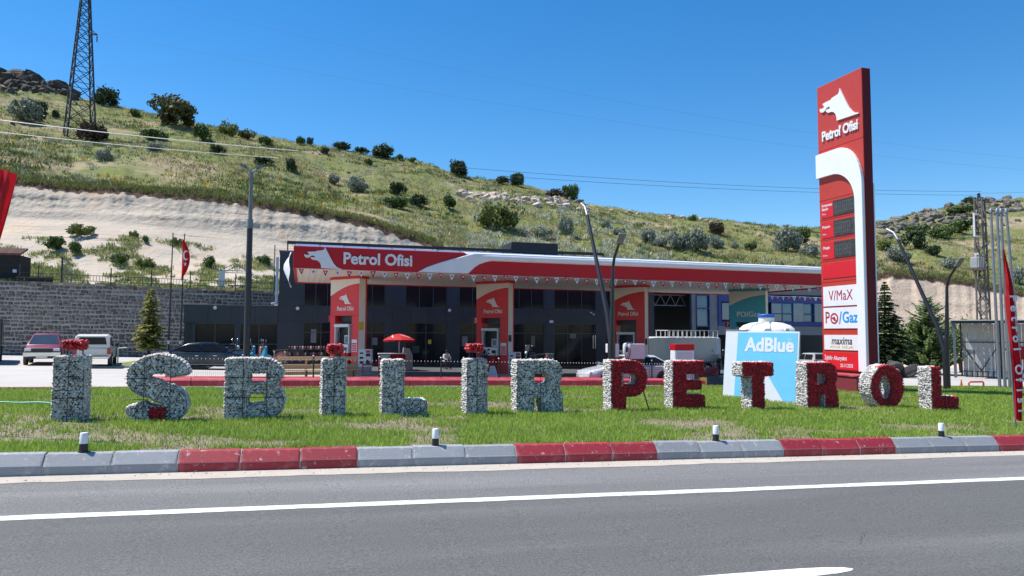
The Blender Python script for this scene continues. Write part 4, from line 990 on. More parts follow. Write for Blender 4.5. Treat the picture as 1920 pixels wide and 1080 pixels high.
o = text('lettering', 'AdBlue', 0.62, WHITEP, ad, (AL/2+0.32, -0.012-0.23, AH-0.52), depth=0.006, bold=0.022, sx=0.92); o.rotation_euler.x = -lean; o.location = (AL/2+0.30, -0.012+math.tan(lean)*(AH-0.5), AH-0.50)
o = text('registered_mark', '®', 0.16, WHITEP, ad, (AL-0.32, 0, AH-0.3), depth=0.005); o.rotation_euler.x = -lean; o.location = (AL-0.30, -0.012+math.tan(lean)*(AH-0.34), AH-0.34)
MB().bar((0.3, 0.34, 1.9), (0.35, 1.0, 0), 0.05).bar((AL-0.3, 0.34, 1.9), (AL-0.35, 1.0, 0), 0.05).build('back_stays', STEEL, ad)
q = at(1443, 640, 21.9); tz = gz(q.x)+isl(q.x, 21.9)
tank = thing('water_tank', 'round white plastic tank with blue lid behind the light blue board', 'tank', (q.x+0.1, 22.2, tz))
R_ = 0.95; top = 2.48; k_ = []
prof = [(0.001, 0), (R_*.97, 0), (R_, .06), (R_, .4), (R_*.97, .45), (R_, .5), (R_, 1.0), (R_*.97, 1.05), (R_, 1.1), (R_, 1.6), (R_*.97, 1.66), (R_, 1.72), (R_, 2.16), (R_*.985, 2.24), (R_*.93, 2.36), (R_*.80, 2.46), (R_*.5, 2.52), (.27, 2.54), (.27, 2.78), (.001, 2.79)]
tb = MB().lathe(prof, 48); 
tb.v = [((x*(1+.035*max(0, math.cos(8*math.atan2(y, x)))*(1 if z > 2.2 else 0)*(1 if math.hypot(x, y) > .4 else 0))), (y*(1+.035*max(0, math.cos(8*math.atan2(y, x)))*(1 if z > 2.2 else 0)*(1 if math.hypot(x, y) > .4 else 0))), z) for x, y, z in tb.v]
tb.build('shell', WHITEPL, tank, smooth=True)
for k in range(8):
    an = 2*PI*k/8+0.2; c_, s_ = math.cos(an), math.sin(an)
    MB().loft([[(c_*r_-s_*w_, s_*r_+c_*w_, z_) for w_, z_ in ((-.13, z0-.05), (-.07, z0+.045), (.07, z0+.045), (.13, z0-.05))] for r_, z0 in ((.30, 2.58), (.55, 2.55), (.80, 2.46), (.93, 2.34))]).build('dome_rib', WHITEPL, tank, smooth=True)
MB().lathe([(.001, 2.79), (.29, 2.79), (.30, 2.82), (.30, 2.88), (.28, 2.90), (.001, 2.91)], 28).build('lid', BLUEP, tank, smooth=True)

# ================================================================ marker posts on the kerb
PW = flat('post_white', (0.80, 0.80, 0.80), 0.45); PBk = flat('post_black', (0.015, 0.015, 0.017), 0.5)
for (px, py), lab in zip(((148, 853), (817, 837), (1346, 828), (1781, 822)), ('leftmost short white and black marker post, on the grey kerb below the letter I', 'short white and black marker post on the kerb between the letters L and I', 'short white and black marker post on the kerb below the red letters E and T', 'rightmost short white and black marker post, on the kerb below the last letter')):
    g = gr(px, py, 0.285); t = thing('marker_post', lab, 'post', (g.x, 11.93, gz(g.x)+0.29), 0, 'marker posts along the kerb')
    MB().lathe([(.001, 0), (.075, 0), (.075, .012), (.058, .014), (.056, .125), (.001, .125)], 16).build('black_base', PBk, t, smooth=True)
    MB().lathe([(.001, .125), (.057, .1255), (.054, .27), (.048, .28), (.001, .282)], 16).build('white_top', PW, t, smooth=True)

# ================================================================ lamp posts
g = at(461, 700, 31.5); zl = gz(g.x)
t = thing('lamp_post', 'tall straight black lamp post with two small lamp heads, left of the canopy', 'lamp post', (g.x, 31.5, zl))
MB().lathe([(.001, 0), (.17, 0), (.17, .05), (.13, .06), (.125, 3), (.115, 6.35), (.001, 6.36)], 14).build('lower_pole', BLACKM, t, smooth=True)
MB().lathe([(.001, 6.36), (.125, 6.36), (.125, 6.75), (.001, 6.76)], 12).build('collar', GREYM, t, smooth=True)
MB().lathe([(.001, 6.76), (.085, 6.76), (.07, 8.75), (.001, 8.76)], 12).build('upper_pole', GREYM, t, smooth=True)
for s in (-1, 1):
    MB().tube([(0, 0, 8.70), (s*.2, 0, 8.86), (s*.35, 0, 8.92)], .04, 8).build('arm', STEEL, t); MB().hexa([(s*.18,-.12,8.9),(s*.46,-.12,8.96),(s*.46,.12,8.96),(s*.18,.12,8.9),(s*.20,-.1,8.99),(s*.44,-.1,9.05),(s*.44,.1,9.05),(s*.20,.1,8.99)]).build('lamp_head', GREYM, t)
def vlamp(px, py, Y, label, sc=1.0):
    p = at(px, py, Y) if Y else gr(px, py, 0.2); x, y = p.x, p.y
    t = thing('lamp_post', label, 'lamp post', (x, y, gz(x)+(isl(x, y) if y < yback(x) else 0)-.02), 0, 'slanted double lamp posts')
    MB().lathe([(.001, 0), (.2, 0), (.2, .04), (.15, .05), (.15, 1.8), (.001, 1.81)], 14).build('base_column', BLACKM, t, smooth=True)
    MB().tube([(0.02, .06, 1.7), (0.03, .45, 2.9), (0.06, 2.6, 7.2)], [.12, .10, .065], 12).build('long_mast', BLACKM, t, smooth=True)
    MB().tube([(0.06, 2.6, 7.2), (0.07, 2.88, 7.6), (0.08, 3.55, 7.95)], [.065, .06, .05], 10).build('long_arm', STEEL, t, smooth=True)
    MB().box(-.12, .22, 3.35, 3.87, 7.95, 8.03).build('lamp_head', GREYM, t, bevel=.02)
    MB().tube([(-.02, -.06, 1.7), (-.02, -.12, 2.9), (-.01, -.18, 4.7)], [.11, .09, .06], 12).build('short_mast', BLACKM, t, smooth=True)
    MB().tube([(-.01, -.18, 4.7), (0.0, -.3, 5.1), (.01, -.72, 5.62)], [.06, .055, .05], 10).build('short_arm', BLACKM, t, smooth=True)
    o = MB().box(-.13, .15, -.25, .25, -.04, .04).build('lamp_head', GREYM, t, bevel=.015); o.location = (.01, -.85, 5.76); o.rotation_euler.x = -.85
vlamp(1147, 715, 25.8, 'slanted black double lamp post behind the red letter P')
vlamp(1776, 733, None, 'slanted black double lamp post behind the last red letter L')

# ================================================================ flags
FRED = mat('flag_cloth_red', (0.60, 0.008, 0.015), (0.48, 0.006, 0.012), 0.75, 3, trans=0.25)
def cloth(rows, nm, m, parent):
    n = len(rows[0]); return MB().add([p for r in rows for p in r], [(i*n+j, i*n+j+1, (i+1)*n+j+1, (i+1)*n+j) for i in range(len(rows)-1) for j in range(n-1)]).build(nm, m, parent, smooth=True)
g = gr(1905, 806, 0.28)
t = thing('feather_flag', 'limp red feather flag with white lettering on a leaning pole at the right edge', 'flag', (g.x, g.y, gz(g.x)+isl(g.x, g.y)))
t.rotation_euler.y = rad(-2.6)
MB().tube([(0, 0, 0), (0, 0, 2.2), (0, 0, 3.7), (-.02, 0, 4.15)], [.02, .018, .012, .008], 8).build('pole', GREYM, t, smooth=True)
rows_ = []
for i in range(40):
    u = i/39; z = 4.2-3.95*u; wd = .26*math.sin(PI*min(1, .12+.95*u)**.8)+.03; wd = .05+.19*min(1, u*4)*(1 if u < .8 else 1-(u-.8)*2.2)
    rows_.append([(-.03+wd*(j/10)+.012*math.sin(8*u+j), -.03+.05*math.sin(j*1.25+6*u)*min(1, u*5), z-.05*(j/10)+.02*math.sin(j*2+u*9)) for j in range(11)])
fl = cloth(rows_, 'cloth', FRED, t)
for k, ch in enumerate('Petrol Ofisi'[::-1]):
    if ch == ' ': continue
    o = text('lettering', ch, .30, FW, t, (.09, -.10, .45+.235*k), depth=.004, bold=.008); o.rotation_euler = (0, rad(90), 0)
g = at(-7, 312, 14.0); zf_ = g.z
t = thing('feather_flag', 'red feather flag cut off by the left edge of the picture', 'flag', (g.x, g.y, gz(g.x)+isl(g.x, g.y)))
zf_ -= t.location.z; MB().tube([(0, 0, 0), (0, 0, zf_)], [.022, .01], 8).build('pole', GREYM, t, smooth=True)
rows_ = []
for i in range(24):
    u = i/23; z = zf_-.02-1.9*u; rows_.append([(.02+(.29-.34*u*1.0 if u < .8 else .02)*(j/8), -.02+.05*math.sin(j*.9+4*u), z-.10*(j/8)*(1+u)) for j in range(9)])
cloth(rows_, 'cloth', FRED, t)
# two slim black poles, one with the national flag hung limp
for px, py, hpx, lab in ((316, 668, 438, 'slim black flagpole without a flag, next to the tree'), (338, 668, 440, 'slim black flagpole carrying the limp red flag')):
    p = gr(px, 676, 0); p = at(px, 640, 47.0); z0 = gz(p.x); h = at(px, hpx, 47.0).z-z0
    t = thing('flagpole', lab, 'flagpole', (p.x, 47.0, z0), 0, 'slim black flagpoles by the stone wall'); t.rotation_euler.y = rad(.3)
    MB().tube([(0, 0, 0), (0, 0, h)], [.055, .028], 8).build('pole', BLACKM, t, smooth=True); MB().ball((0, 0, h+.03), .05).build('finial', GREYM, t); MB().box(-.06, .06, -.09, -.03, 1.25, 1.45).build('cleat_box', FW, t)
h0, h1 = at(340, 448, 46.9).z, at(340, 527, 46.9).z; px_ = at(339, 500, 46.9).x
nf = thing('national_flag', 'limp red flag with white crescent and star hanging on a pole', 'flag', (px_, 46.9, h1))
rows_ = []
for i in range(20):
    u = i/19; z = (h0-h1)*(1-u); wd = .05+.40*math.sin(PI*min(1, u*1.05))**.8
    rows_.append([(.05+wd*(j/8), -.03+.06*math.sin(j*1.3+3*u), z+.12*(j/8)*(u-.3)) for j in range(9)])
cloth(rows_, 'cloth', FRED, nf)
cres = arc(.27, 1.55, .16, .30, 40, 320, 14)+arc(.31, 1.55, .12, .22, 310, 50, 12)
MB().prism(cres, -.125, -.118).build('crescent', FW, nf)
MB().prism([(.26+(.12 if k % 2 == 0 else .05)*math.sin(k*PI/5)*.8, 1.02+(.14 if k % 2 == 0 else .06)*math.cos(k*PI/5)) for k in range(10)], -.125, -.118).build('star', FW, nf)
# four galvanised poles on the right
for k, (tx_, bx_) in enumerate(((1858, 1875), (1869.5, 1885), (1877, 1894), (1887, 1916))):
    p = gr(bx_, 731, 0.2); q = at(tx_, 399, p.y)
    t = thing('steel_pole', ORD[k]+' from the left of four tall bare galvanised steel poles by the shelter', 'pole', (p.x, p.y, gz(p.x)+.0), 0, 'four galvanised poles beside the shelter')
    d = Vector(q)-Vector((p.x, p.y, gz(p.x)))
    MB().tube([(0, 0, 0), tuple(d)], [.075, .06], 10).build('pole', STEEL, t, smooth=True); MB().lathe([(.001, 0), (.09, 0), (.09, .12), (.05, .2), (.001, .21)], 10, tuple(d)).build('cap', STEEL, t, smooth=True)

# ================================================================ vehicles
LAMPW = flat('headlamp_glass', (0.75, 0.78, 0.80), 0.15); LAMPR = flat('taillamp_red', (0.45, 0.01, 0.01), 0.2); PLATE = flat('plate_white', (0.7, 0.7, 0.68), 0.5); AMB = flat('amber_lamp', (0.6, 0.2, 0.02), 0.3)
def paint(nm, c, rough=0.3, coat=0.6): return mat(nm, c, tuple(v*.92 for v in c), rough=rough, scale=2.0, coat=coat, dirt=tuple(v*.8+.05 for v in c), dscale=1.2)
def wheel(t, x, y, r, side, rimm=CHROME, w=.2):
    o = link('wheel', None, t, (x, y, r))
    MB().lathe([(r*.62, -w/2), (r*.95, -w/2), (r, -w*.3), (r, w*.3), (r*.95, w/2), (r*.62, w/2), (r*.62, -w/2)], 24, axis='y').build('tyre', RUBBER, o, smooth=True)
    b = MB().lathe([(r*.55, side*(w/2-.03)), (r*.635, side*(w/2+.004)), (r*.635, -side*w*.3), (r*.55, -side*w*.3)], 20, axis='y').lathe([(.001, side*w*.38), (r*.16, side*w*.40), (r*.16, -side*w*.2)], 12, axis='y')
    for k in range(5):
        a = 2*PI*k/5; b.bar((r*.12*math.cos(a), side*w*.36, r*.12*math.sin(a)), (r*.6*math.cos(a), side*w*.40, r*.6*math.sin(a)), .05, .07)
    b.build('rim', rimm, o)
    MB().lathe([(.001, -side*w*.1), (r*.6, -side*w*.1)], 16, axis='y').build('brake_disc', CHARD, o)
def ringx(x, zl, zm, zt, w, crown=.02):
    return [(x, -w*.9, zl), (x, -w, zl+.1), (x, -w, zm), (x, -w*.965, zt-.05), (x, -w*.90, zt), (x, -w*.4, zt+crown), (x, w*.4, zt+crown), (x, w*.90, zt), (x, w*.965, zt-.05), (x, w, zm), (x, w, zl+.1), (x, w*.9, zl)]
def vehicle(nm, label, cat, loc, rz, col, st, cab, wheels, r, group='vehicles at the filling station', wins=(), lamps=None, trim=None, rimm=CHROME, glass=GLASS, bump=None):
    """st: body stations (x,zlow,zmid,ztop,halfwidth); cab: (xr0,xr1,xf1,xf0,zbelt_r,zroof,zbelt_f,wb,wr)"""
    t = thing(nm, label, cat, loc, rz, group)
    MB().loft([ringx(*s) for s in st]).build('body', col, t, smooth=True)
    x0, x1, x2, x3, zr, zt, zf, wb, wr = cab
    def cring(x, zb, z, f): ww = wr if f else wb; return [(x, -wb, zb), (x, -ww-.02*(not f), z-(.06 if f else 0)), (x, -ww*.88, z), (x, ww*.88, z), (x, ww+.02*(not f), z-(.06 if f else 0)), (x, wb, zb)]
    zb = lambda x: zr+(zf-zr)*(x-x0)/(x3-x0)
    MB().loft([cring(x0, zr-.06, zr, 0), cring(x1, zb(x1)-.06, zt-.01, 1), cring((x1+x2)/2, zb(x1)-.06, zt+.025, 1), cring(x2, zb(x2)-.06, zt-.01, 1), cring(x3, zf-.06, zf, 0)]).build('cabin', col, t, smooth=True)
    def glassq(nm_, pts, n):
        n = Vector(n).normalized()*.012; P_ = [Vector(p)+n for p in pts]; Q_ = [Vector(p)-n*2 for p in pts]
        return MB().hexa([*Q_, *P_]).build(nm_, glass, t)
    def slope(xa, za, wa, xb, zb_, wb_, s, m=.06):
        # glass between base (xa) and roof (xb)
        A = Vector((xa, 0, za)); B = Vector((xb, 0, zb_)); d = B-A; a_ = A+d*.10; b_ = A+d*.90
        nrm = Vector((-d.z, 0, d.x)); nrm = nrm if nrm.x*s > 0 else -nrm
        return glassq('windscreen' if s > 0 else 'rear_window', [(a_.x, -wa*.90, a_.z), (a_.x, wa*.90, a_.z), (b_.x, wb_*.90, b_.z), (b_.x, -wb_*.90, b_.z)], nrm)
    slope(x3, zf, wb, x2, zt-.01, wr, 1); slope(x0, zr, wb, x1, zt-.01, wr, -1)
    for (a, c) in wins:
        for s in (-1, 1):
            zl_ = lambda x: zb(x)+.05
            def zu(x):
                z = zt-.09
                if x > x2: z = min(z, zt-.09-(x-x2)/(x3-x2)*(zt-zf))
                if x < x1: z = min(z, zt-.09-(x1-x)/(x1-x0)*(zt-zr))
                return z
            xs_ = sorted(set([a, c]+[v for v in (x1, x2) if a < v < c])); up = [(x, zu(x)) for x in xs_]; lo = [(a, zl_(a)), (c, zl_(c))]
            wy = lambda z, x: wb+.0+(wr-wb)*min(1, max(0, (z-zb(x))/(zt-zb(x))))
            poly = [(x, z) for x, z in lo]+[(x, z) for x, z in up[::-1]]
            MB().add([(x, s*(wy(z, x)+.012), z) for x, z in poly], [tuple(range(len(poly)))]).build('side_window', glass, t)
    for (x, rr) in wheels:
        for s in (-1, 1):
            wv = max(q[4] for q in st)
            MB().lathe([(.001, s*(wv+.004)), (r+.07, s*(wv+.003)), (r+.09, s*(wv-.12))], 22, (x, 0, r+.02), 'y').build('wheel_arch', CHARD, t)
            wheel(t, x, s*(wv-.075), r, s, rimm)
    for nm_, m, x_a, x_b, y_a, y_b, z_a, z_b in (lamps or []):
        MB().box(x_a, x_b, y_a, y_b, z_a, z_b).build(nm_, m, t, bevel=.012)
    for s in (-1, 1):
        wv = wb+.02; MB().hexa([(x3-.25, s*wv, zf+.05), (x3-.12, s*wv, zf+.05), (x3-.12, s*(wv+.2), zf+.06), (x3-.25, s*(wv+.2), zf+.06), (x3-.25, s*wv, zf+.17), (x3-.14, s*wv, zf+.17), (x3-.14, s*(wv+.2), zf+.2), (x3-.25, s*(wv+.2), zf+.2)]).build('mirror', col if nm != 'pickup_truck' else BLACKM, t)
        for hx in (-.55, .35):
            if nm != 'panel_van': MB().box(hx-.09, hx+.09, s*(max(q[4] for q in st)-.005), s*(max(q[4] for q in st)+.02), zf-.17, zf-.14).build('door_handle', CHROME, t)
    return t
GLASSW = mat('sky_lit_glass', (.03, .04, .05), (.05, .06, .07), .04, 1.0, spec=1.0)
SED = [(-2.36,.45,.62,.86,.74),(-2.28,.30,.60,.97,.84),(-1.9,.22,.6,1.0,.89),(-1.3,.2,.6,.985,.91),(0,.2,.6,.95,.915),(.95,.2,.6,.93,.91),(1.35,.2,.6,.90,.90),(2.0,.22,.55,.78,.86),(2.3,.26,.5,.68,.76),(2.38,.36,.48,.58,.62)]
SEDC = (-1.95, -1.05, .30, 1.28, .985, 1.45, .91, .85, .64)
def sedan_lamps(dark=False):
    return [('headlight', LAMPW, 2.12, 2.27, .50, .78, .60, .71), ('headlight', LAMPW, 2.12, 2.27, -.78, -.50, .60, .71), ('taillight', LAMPR, -2.33, -2.16, .52, .86, .78, .93), ('taillight', LAMPR, -2.33, -2.16, -.86, -.52, .78, .93),
            ('grille', BLACKM, 2.2, 2.36, -.42, .42, .50, .62), ('plate', PLATE, 2.34, 2.39, -.26, .26, .40, .50), ('plate', PLATE, -2.385, -2.35, -.26, .26, .66, .77), ('sill_trim', CHROME, -.9, .95, -.925, -.90, .27, .30), ('sill_trim', CHROME, -.9, .95, .90, .925, .27, .30)]
p = gr(392, 692, 0)
vehicle('parked_car', 'black four door sedan parked side on, left of the lamp post', 'car', (p.x+.05, p.y, gz(p.x)), rad(-2), paint('car_black', (.006, .008, .014), .2, .35), SED, SEDC, ((-1.38, 0), (1.42, 0)), .33, wins=((-1.6, -.42), (-.34, .82)), lamps=sedan_lamps())
p = at(1178, 690, 31.2)
vehicle('parked_car', 'silver white sedan facing left behind the red letters P and E', 'car', (p.x, p.y, gz(p.x)), rad(180), paint('car_silver', (.58, .61, .64), .3, .5), SED, SEDC, ((-1.38, 0), (1.42, 0)), .33, wins=((-1.6, -.42), (-.34, .82)), lamps=sedan_lamps())
HAT = [(-2.0,.45,.62,.86,.76),(-1.95,.28,.6,1.0,.86),(-1.3,.2,.6,1.0,.88),(0,.2,.6,.97,.885),(.9,.2,.6,.95,.88),(1.6,.22,.55,.85,.84),(1.95,.3,.5,.68,.72)]
p = at(1522, 690, 48.5)
vehicle('parked_car', 'small silver hatchback seen from behind in front of the workshop, left of the tall sign', 'car', (p.x, p.y, gz(p.x)), rad(80), paint('car_grey', (.42, .44, .46), .3, .5), HAT, (-1.95, -1.6, .2, 1.1, 1.0, 1.52, .95, .82, .66), ((-1.2, 0), (1.25, 0)), .31, wins=((-1.5, -.4), (-.32, .7)),
        lamps=[('taillight', LAMPR, -2.0, -1.86, .6, .84, .82, 1.0), ('taillight', LAMPR, -2.0, -1.86, -.84, -.6, .82, 1.0), ('plate', PLATE, -2.03, -1.99, -.26, .26, .62, .73), ('headlight', LAMPW, 1.8, 1.94, .45, .7, .62, .74), ('headlight', LAMPW, 1.8, 1.94, -.7, -.45, .62, .74)])
# pickups
PK = [(-2.5,.62,.75,1.02,.78),(-2.42,.5,.75,1.05,.83),(-1.0,.45,.75,1.05,.85),(0,.42,.75,1.05,.855),(.95,.42,.75,1.06,.855),(1.5,.44,.75,1.06,.845),(2.2,.48,.75,1.0,.82),(2.42,.52,.74,.92,.76)]
PKC = (-.95, -.80, .28, 1.28, 1.05, 1.70, 1.06, .80, .60)
pl = [('headlight', LAMPW, 2.33, 2.45, .50, .80, .76, .92), ('headlight', LAMPW, 2.33, 2.45, -.80, -.50, .76, .92), ('bumper', CHROME, 2.38, 2.56, -.85, .85, .48, .70), ('grille', BLACKM, 2.36, 2.47, -.46, .46, .77, .91), ('grille_bar', CHROME, 2.46, 2.49, -.5, .5, .905, .94), ('plate', PLATE, 2.56, 2.58, -.26, .26, .40, .52), ('lower_valance', BLACKM, 2.3, 2.5, -.8, .8, .36, .475),
      ('taillight', LAMPR, -2.55, -2.4, .70, .84, .72, 1.0), ('taillight', LAMPR, -2.55, -2.4, -.84, -.70, .72, 1.0), ('bumper', CHROME, -2.66, -2.5, -.8, .8, .48, .60)]
p = gr(58, 685, 0); 
vehicle('pickup_truck', 'faded red double cab pickup with chrome front, parked facing the road', 'pickup', (p.x, p.y+2.2, gz(p.x)), rad(-77), paint('truck_red', (.22, .014, .028), .4, .3), PK, PKC, ((-1.5, 0), (1.55, 0)), .37, wins=((-.8, -.2), (-.1, .85)), lamps=pl, glass=GLASSW)
p = gr(158, 690, 0)
PW2 = paint('truck_white', (.60, .59, .54), .4, .3)
t = vehicle('pickup_truck', 'dusty white pickup with a rear hard top, parked with its back to the road', 'pickup', (p.x, p.y+2.2, gz(p.x)), rad(99), PW2, PK, PKC, ((-1.5, 0), (1.55, 0)), .37, wins=((-.8, -.16), (-.06, .75)), lamps=pl)
MB().loft([[(x, -w_, 1.05), (x, -w_*.98, z_-.12), (x, -w_*.84, z_), (x, w_*.84, z_), (x, w_*.98, z_-.12), (x, w_, 1.05)] for x, w_, z_ in ((-2.46, .80, 1.66), (-2.36, .81, 1.72), (-1.6, .81, 1.76), (-.93, .80, 1.74))]).build('hard_top', PW2, t, smooth=True)
MB().hexa([(-2.475, -.66, 1.22), (-2.475, .66, 1.22), (-2.455, .66, 1.22), (-2.455, -.66, 1.22), (-2.465, -.58, 1.60), (-2.465, .58, 1.60), (-2.445, .58, 1.60), (-2.445, -.58, 1.60)]).build('hard_top_window', GLASS, t)
for s in (-1, 1): MB().box(-2.2, -1.1, s*.812-.006, s*.812+.006, 1.18, 1.58).build('hard_top_side_window', GLASS, t)
MB().box(-2.53, -2.5, -.68, .68, .66, 1.0).build('tailgate', PW2, t, bevel=.02)
# panel van with roof rack
VW = paint('van_white', (.60, .62, .65), .35, .4)
VAN = [(-2.9,.5,.9,2.30,.90),(-2.84,.32,.9,2.42,.95),(-2.5,.3,.9,2.46,.97),(1.8,.3,.9,2.46,.97),(2.5,.3,.9,2.42,.96),(2.95,.3,.9,2.0,.95),(3.5,.32,.8,1.25,.94),(4.0,.36,.7,1.05,.88),(4.12,.45,.65,.85,.78)]
pr_ = at(1338, 640, 44.2)
vx = pr_.x-2.9
t = vehicle('panel_van', 'tall white panel van with a roof rack behind the right hand portal', 'van', (vx, 44.2, gz(vx)), rad(180), VW, VAN, (2.1, 2.45, 2.5, 3.35, 2.0, 2.40, 1.25, .90, .84), ((-1.75, 0), (2.95, 0)), .36, wins=((2.2, 2.95),), 
        lamps=[('taillight', LAMPR, -2.93, -2.82, .78, .92, .9, 1.3), ('taillight', LAMPR, -2.93, -2.82, -.92, -.78, .9, 1.3), ('bumper', BLACKM, -3.0, -2.85, -.9, .9, .42, .62), ('headlight', LAMPW, 3.92, 4.08, .5, .8, .75, .95), ('headlight', LAMPW, 3.92, 4.08, -.8, -.5, .75, .95), ('rear_door_seam', CHARD, -2.935, -2.89, -.012, .012, .7, 2.3), ('rear_window', GLASS, -2.925, -2.895, .12, .7, 1.45, 2.05), ('rear_window', GLASS, -2.925, -2.895, -.7, -.12, 1.45, 2.05), ('side_moulding', GREYM, -2.5, 1.2, .968, .99, .72, .82)])
rk = MB()
for s in (-.85, .85):
    rk.box(-2.75, 1.1, s-.02, s+.02, 2.88, 2.93)
    for k in range(12): xx = -2.7+3.75*k/11; rk.box(xx-.02, xx+.02, s-.018, s+.018, 2.46, 2.88)
for k in range(6): xx = -2.6+3.55*k/5; rk.box(xx-.025, xx+.025, -.83, .83, 2.89, 2.92)
rk.build('roof_rack', FW, t)
# lorry at the left edge
p = gr(2, 684, 0); LG = paint('lorry_green', (.02, .028, .026), .4, .3)
t = thing('lorry', 'dark lorry cut off by the left edge of the picture', 'lorry', (p.x-1.75, p.y+1.3, gz(p.x)), rad(-72))
MB().loft([[(x, -1.15, zl), (x, -1.18, 1.0), (x, -1.12, zt-.15), (x, -1.0, zt), (x, 1.0, zt), (x, 1.12, zt-.15), (x, 1.18, 1.0), (x, 1.15, zl)] for x, zl, zt in ((-.2, .55, 2.55), (0, .5, 2.62), (1.2, .5, 2.6), (1.75, .5, 2.3), (1.95, .55, 1.45))]).build('cab', LG, t, smooth=True)
MB().box(-5.2, -.3, -1.2, 1.2, 1.0, 2.5).build('cargo_body', LG, t, bevel=.03); MB().box(-5.1, 1.6, -.45, .45, .55, .95).build('chassis', CHARD, t)
MB().hexa([(1.80, -.95, 1.5), (1.80, .95, 1.5), (1.97, .95, 1.5), (1.97, -.95, 1.5), (1.62, -.9, 2.25), (1.62, .9, 2.25), (1.79, .9, 2.25), (1.79, -.9, 2.25)]).build('windscreen', GLASS, t)
MB().box(1.85, 2.2, -1.2, 1.2, .5, .95).build('bumper', GREYM, t, bevel=.05); MB().box(1.9, 2.05, .7, 1.05, 1.0, 1.2).build('headlight', LAMPW, t); MB().box(1.9, 2.05, -1.05, -.7, 1.0, 1.2).build('headlight', LAMPW, t)
for x in (.9, -3.6):
    for s in (-1, 1): wheel(t, x, s*1.05, .48, s, GREYM, .28)

# scooters and motorcycles
def scooter(label, loc, rz, col, screen=True, motor=False):
    t = thing('motor_scooter' if not motor else 'motorcycle', label, 'scooter' if not motor else 'motorcycle', loc, rz, 'two wheelers parked at the station')
    r = .26 if not motor else .31
    for x in (-.62, .66):
        o = link('wheel', None, t, (x, 0, r)); MB().lathe([(r*.6, -.05), (r*.96, -.05), (r, 0), (r*.96, .05), (r*.6, .05), (r*.6, -.05)], 18, axis='y').build('tyre', RUBBER, o, smooth=True)
        b = MB()
        for k in range(5): b.bar((0, 0, 0), (r*.62*math.cos(k*1.257), 0, r*.62*math.sin(k*1.257)), .03, .04)
        b.build('rim', STEEL, o)
    if not motor:
        MB().loft([[(x, -w, z0), (x, -w*1.05, (z0+z1)/2), (x, -w*.6, z1), (x, w*.6, z1), (x, w*1.05, (z0+z1)/2), (x, w, z0)] for x, w, z0, z1 in ((-.92, .08, .55, .72), (-.75, .17, .42, .78), (-.4, .2, .3, .78), (-.1, .19, .2, .62), (.05, .2, .18, .32), (.3, .2, .2, .34), (.42, .2, .25, .6), (.55, .18, .4, .95), (.66, .1, .6, 1.0))]).build('body_shell', col, t, smooth=True)
        MB().loft([[(x, -.1, z), (x, -.11, z+.1), (x, .11, z+.1), (x, .1, z)] for x, z in ((.42, .50), (.66, .53), (.9, .42))]).build('front_mudguard', col, t, smooth=True)
    else:
        MB().loft([[(x, -w, z0), (x, -w*1.1, (z0+z1)/2), (x, -w*.5, z1), (x, w*.5, z1), (x, w*1.1, (z0+z1)/2), (x, w, z0)] for x, w, z0, z1 in ((-.1, .1, .72, .86), (.1, .16, .66, .96), (.32, .15, .68, .98), (.45, .1, .75, .9))]).build('fuel_tank', col, t, smooth=True)
        MB().box(-.2, .35, -.16, .16, .28, .66).build('engine', GREYM, t, bevel=.04); MB().tube([(.3, .12, .4), (.1, .2, .25), (-.8, .2, .35)], .04, 8).build('exhaust', CHROME, t, smooth=True)
        MB().tube([(-.62, .1, .31), (-.1, .1, .45), (.4, 0, .8)], .03, 6).build('frame', BLACKM, t)
    MB().loft([[(x, -.13, z), (x, -.14, z+.07), (x, 0, z+.1), (x, .14, z+.07), (x, .13, z)] for x, z in ((-.85, .80), (-.5, .77), (-.1, .74), (.02, .74))]).build('seat', BLACKM, t, smooth=True)
    MB().tube([(.66, 0, r), (.52, 0, .95), (.48, 0, 1.05)], .035, 8).build('fork', STEEL, t); MB().tube([(.36, -.34, 1.06), (.5, -.12, 1.06), (.5, .12, 1.06), (.36, .34, 1.06)], .018, 6).build('handlebar', BLACKM, t)
    for s in (-1, 1):
        MB().tube([(.46, s*.2, 1.06), (.42, s*.28, 1.28)], .008, 5).build('mirror_stalk', STEEL, t); MB().ball((.42, s*.29, 1.31), .06, sc=(.5, 1.2, .9)).build('mirror', CHROME, t, smooth=True)
    MB().ball((.6, 0, .92), .09, sc=(.7, 1, 1)).build('headlight', LAMPW, t, smooth=True)
    if screen: MB().add([(.56, -.2, 1.0), (.56, .2, 1.0), (.42, .16, 1.38), (.42, -.16, 1.38), (.55, -.2, 1.0), (.55, .2, 1.0), (.41, .16, 1.38), (.41, -.16, 1.38)], [(0,1,2,3), (7,6,5,4)]).build('windscreen', mat('smoky_screen', (.05, .06, .07), rough=.1), t)
    t.scale = (1.22, 1.22, 1.22)
    return t
def put(px, Y): p = at(px, 660, Y); return (p.x, Y, gz(p.x)+.004)
BSC = paint('scooter_blue', (.03, .30, .46), .3); OSC = paint('scooter_orange', (.50, .16, .09), .5)
scooter('bright blue scooter with windscreen right of the black lamp post', put(474, 45.6), rad(12), BSC)
scooter('bright blue scooter partly hidden by the black lamp post', put(452, 46.4), rad(5), BSC, False)
scooter('orange red scooter beside the blue scooters', put(512, 46.2), rad(170), OSC, False)
scooter('black motorcycle behind the black sedan', put(424, 46.6), rad(30), paint('bike_black', (.02, .02, .022), .3), False, True)
scooter('dark motorcycle behind the tail of the white panel van', put(1347, 42.5), rad(60), paint('bike_dark', (.03, .035, .04), .3), False, True)
scooter('black motorcycle by the shop door behind the white letter R', put(1002, 47.5), rad(200), paint('bike_black', (.02, .02, .022), .3), True, True)

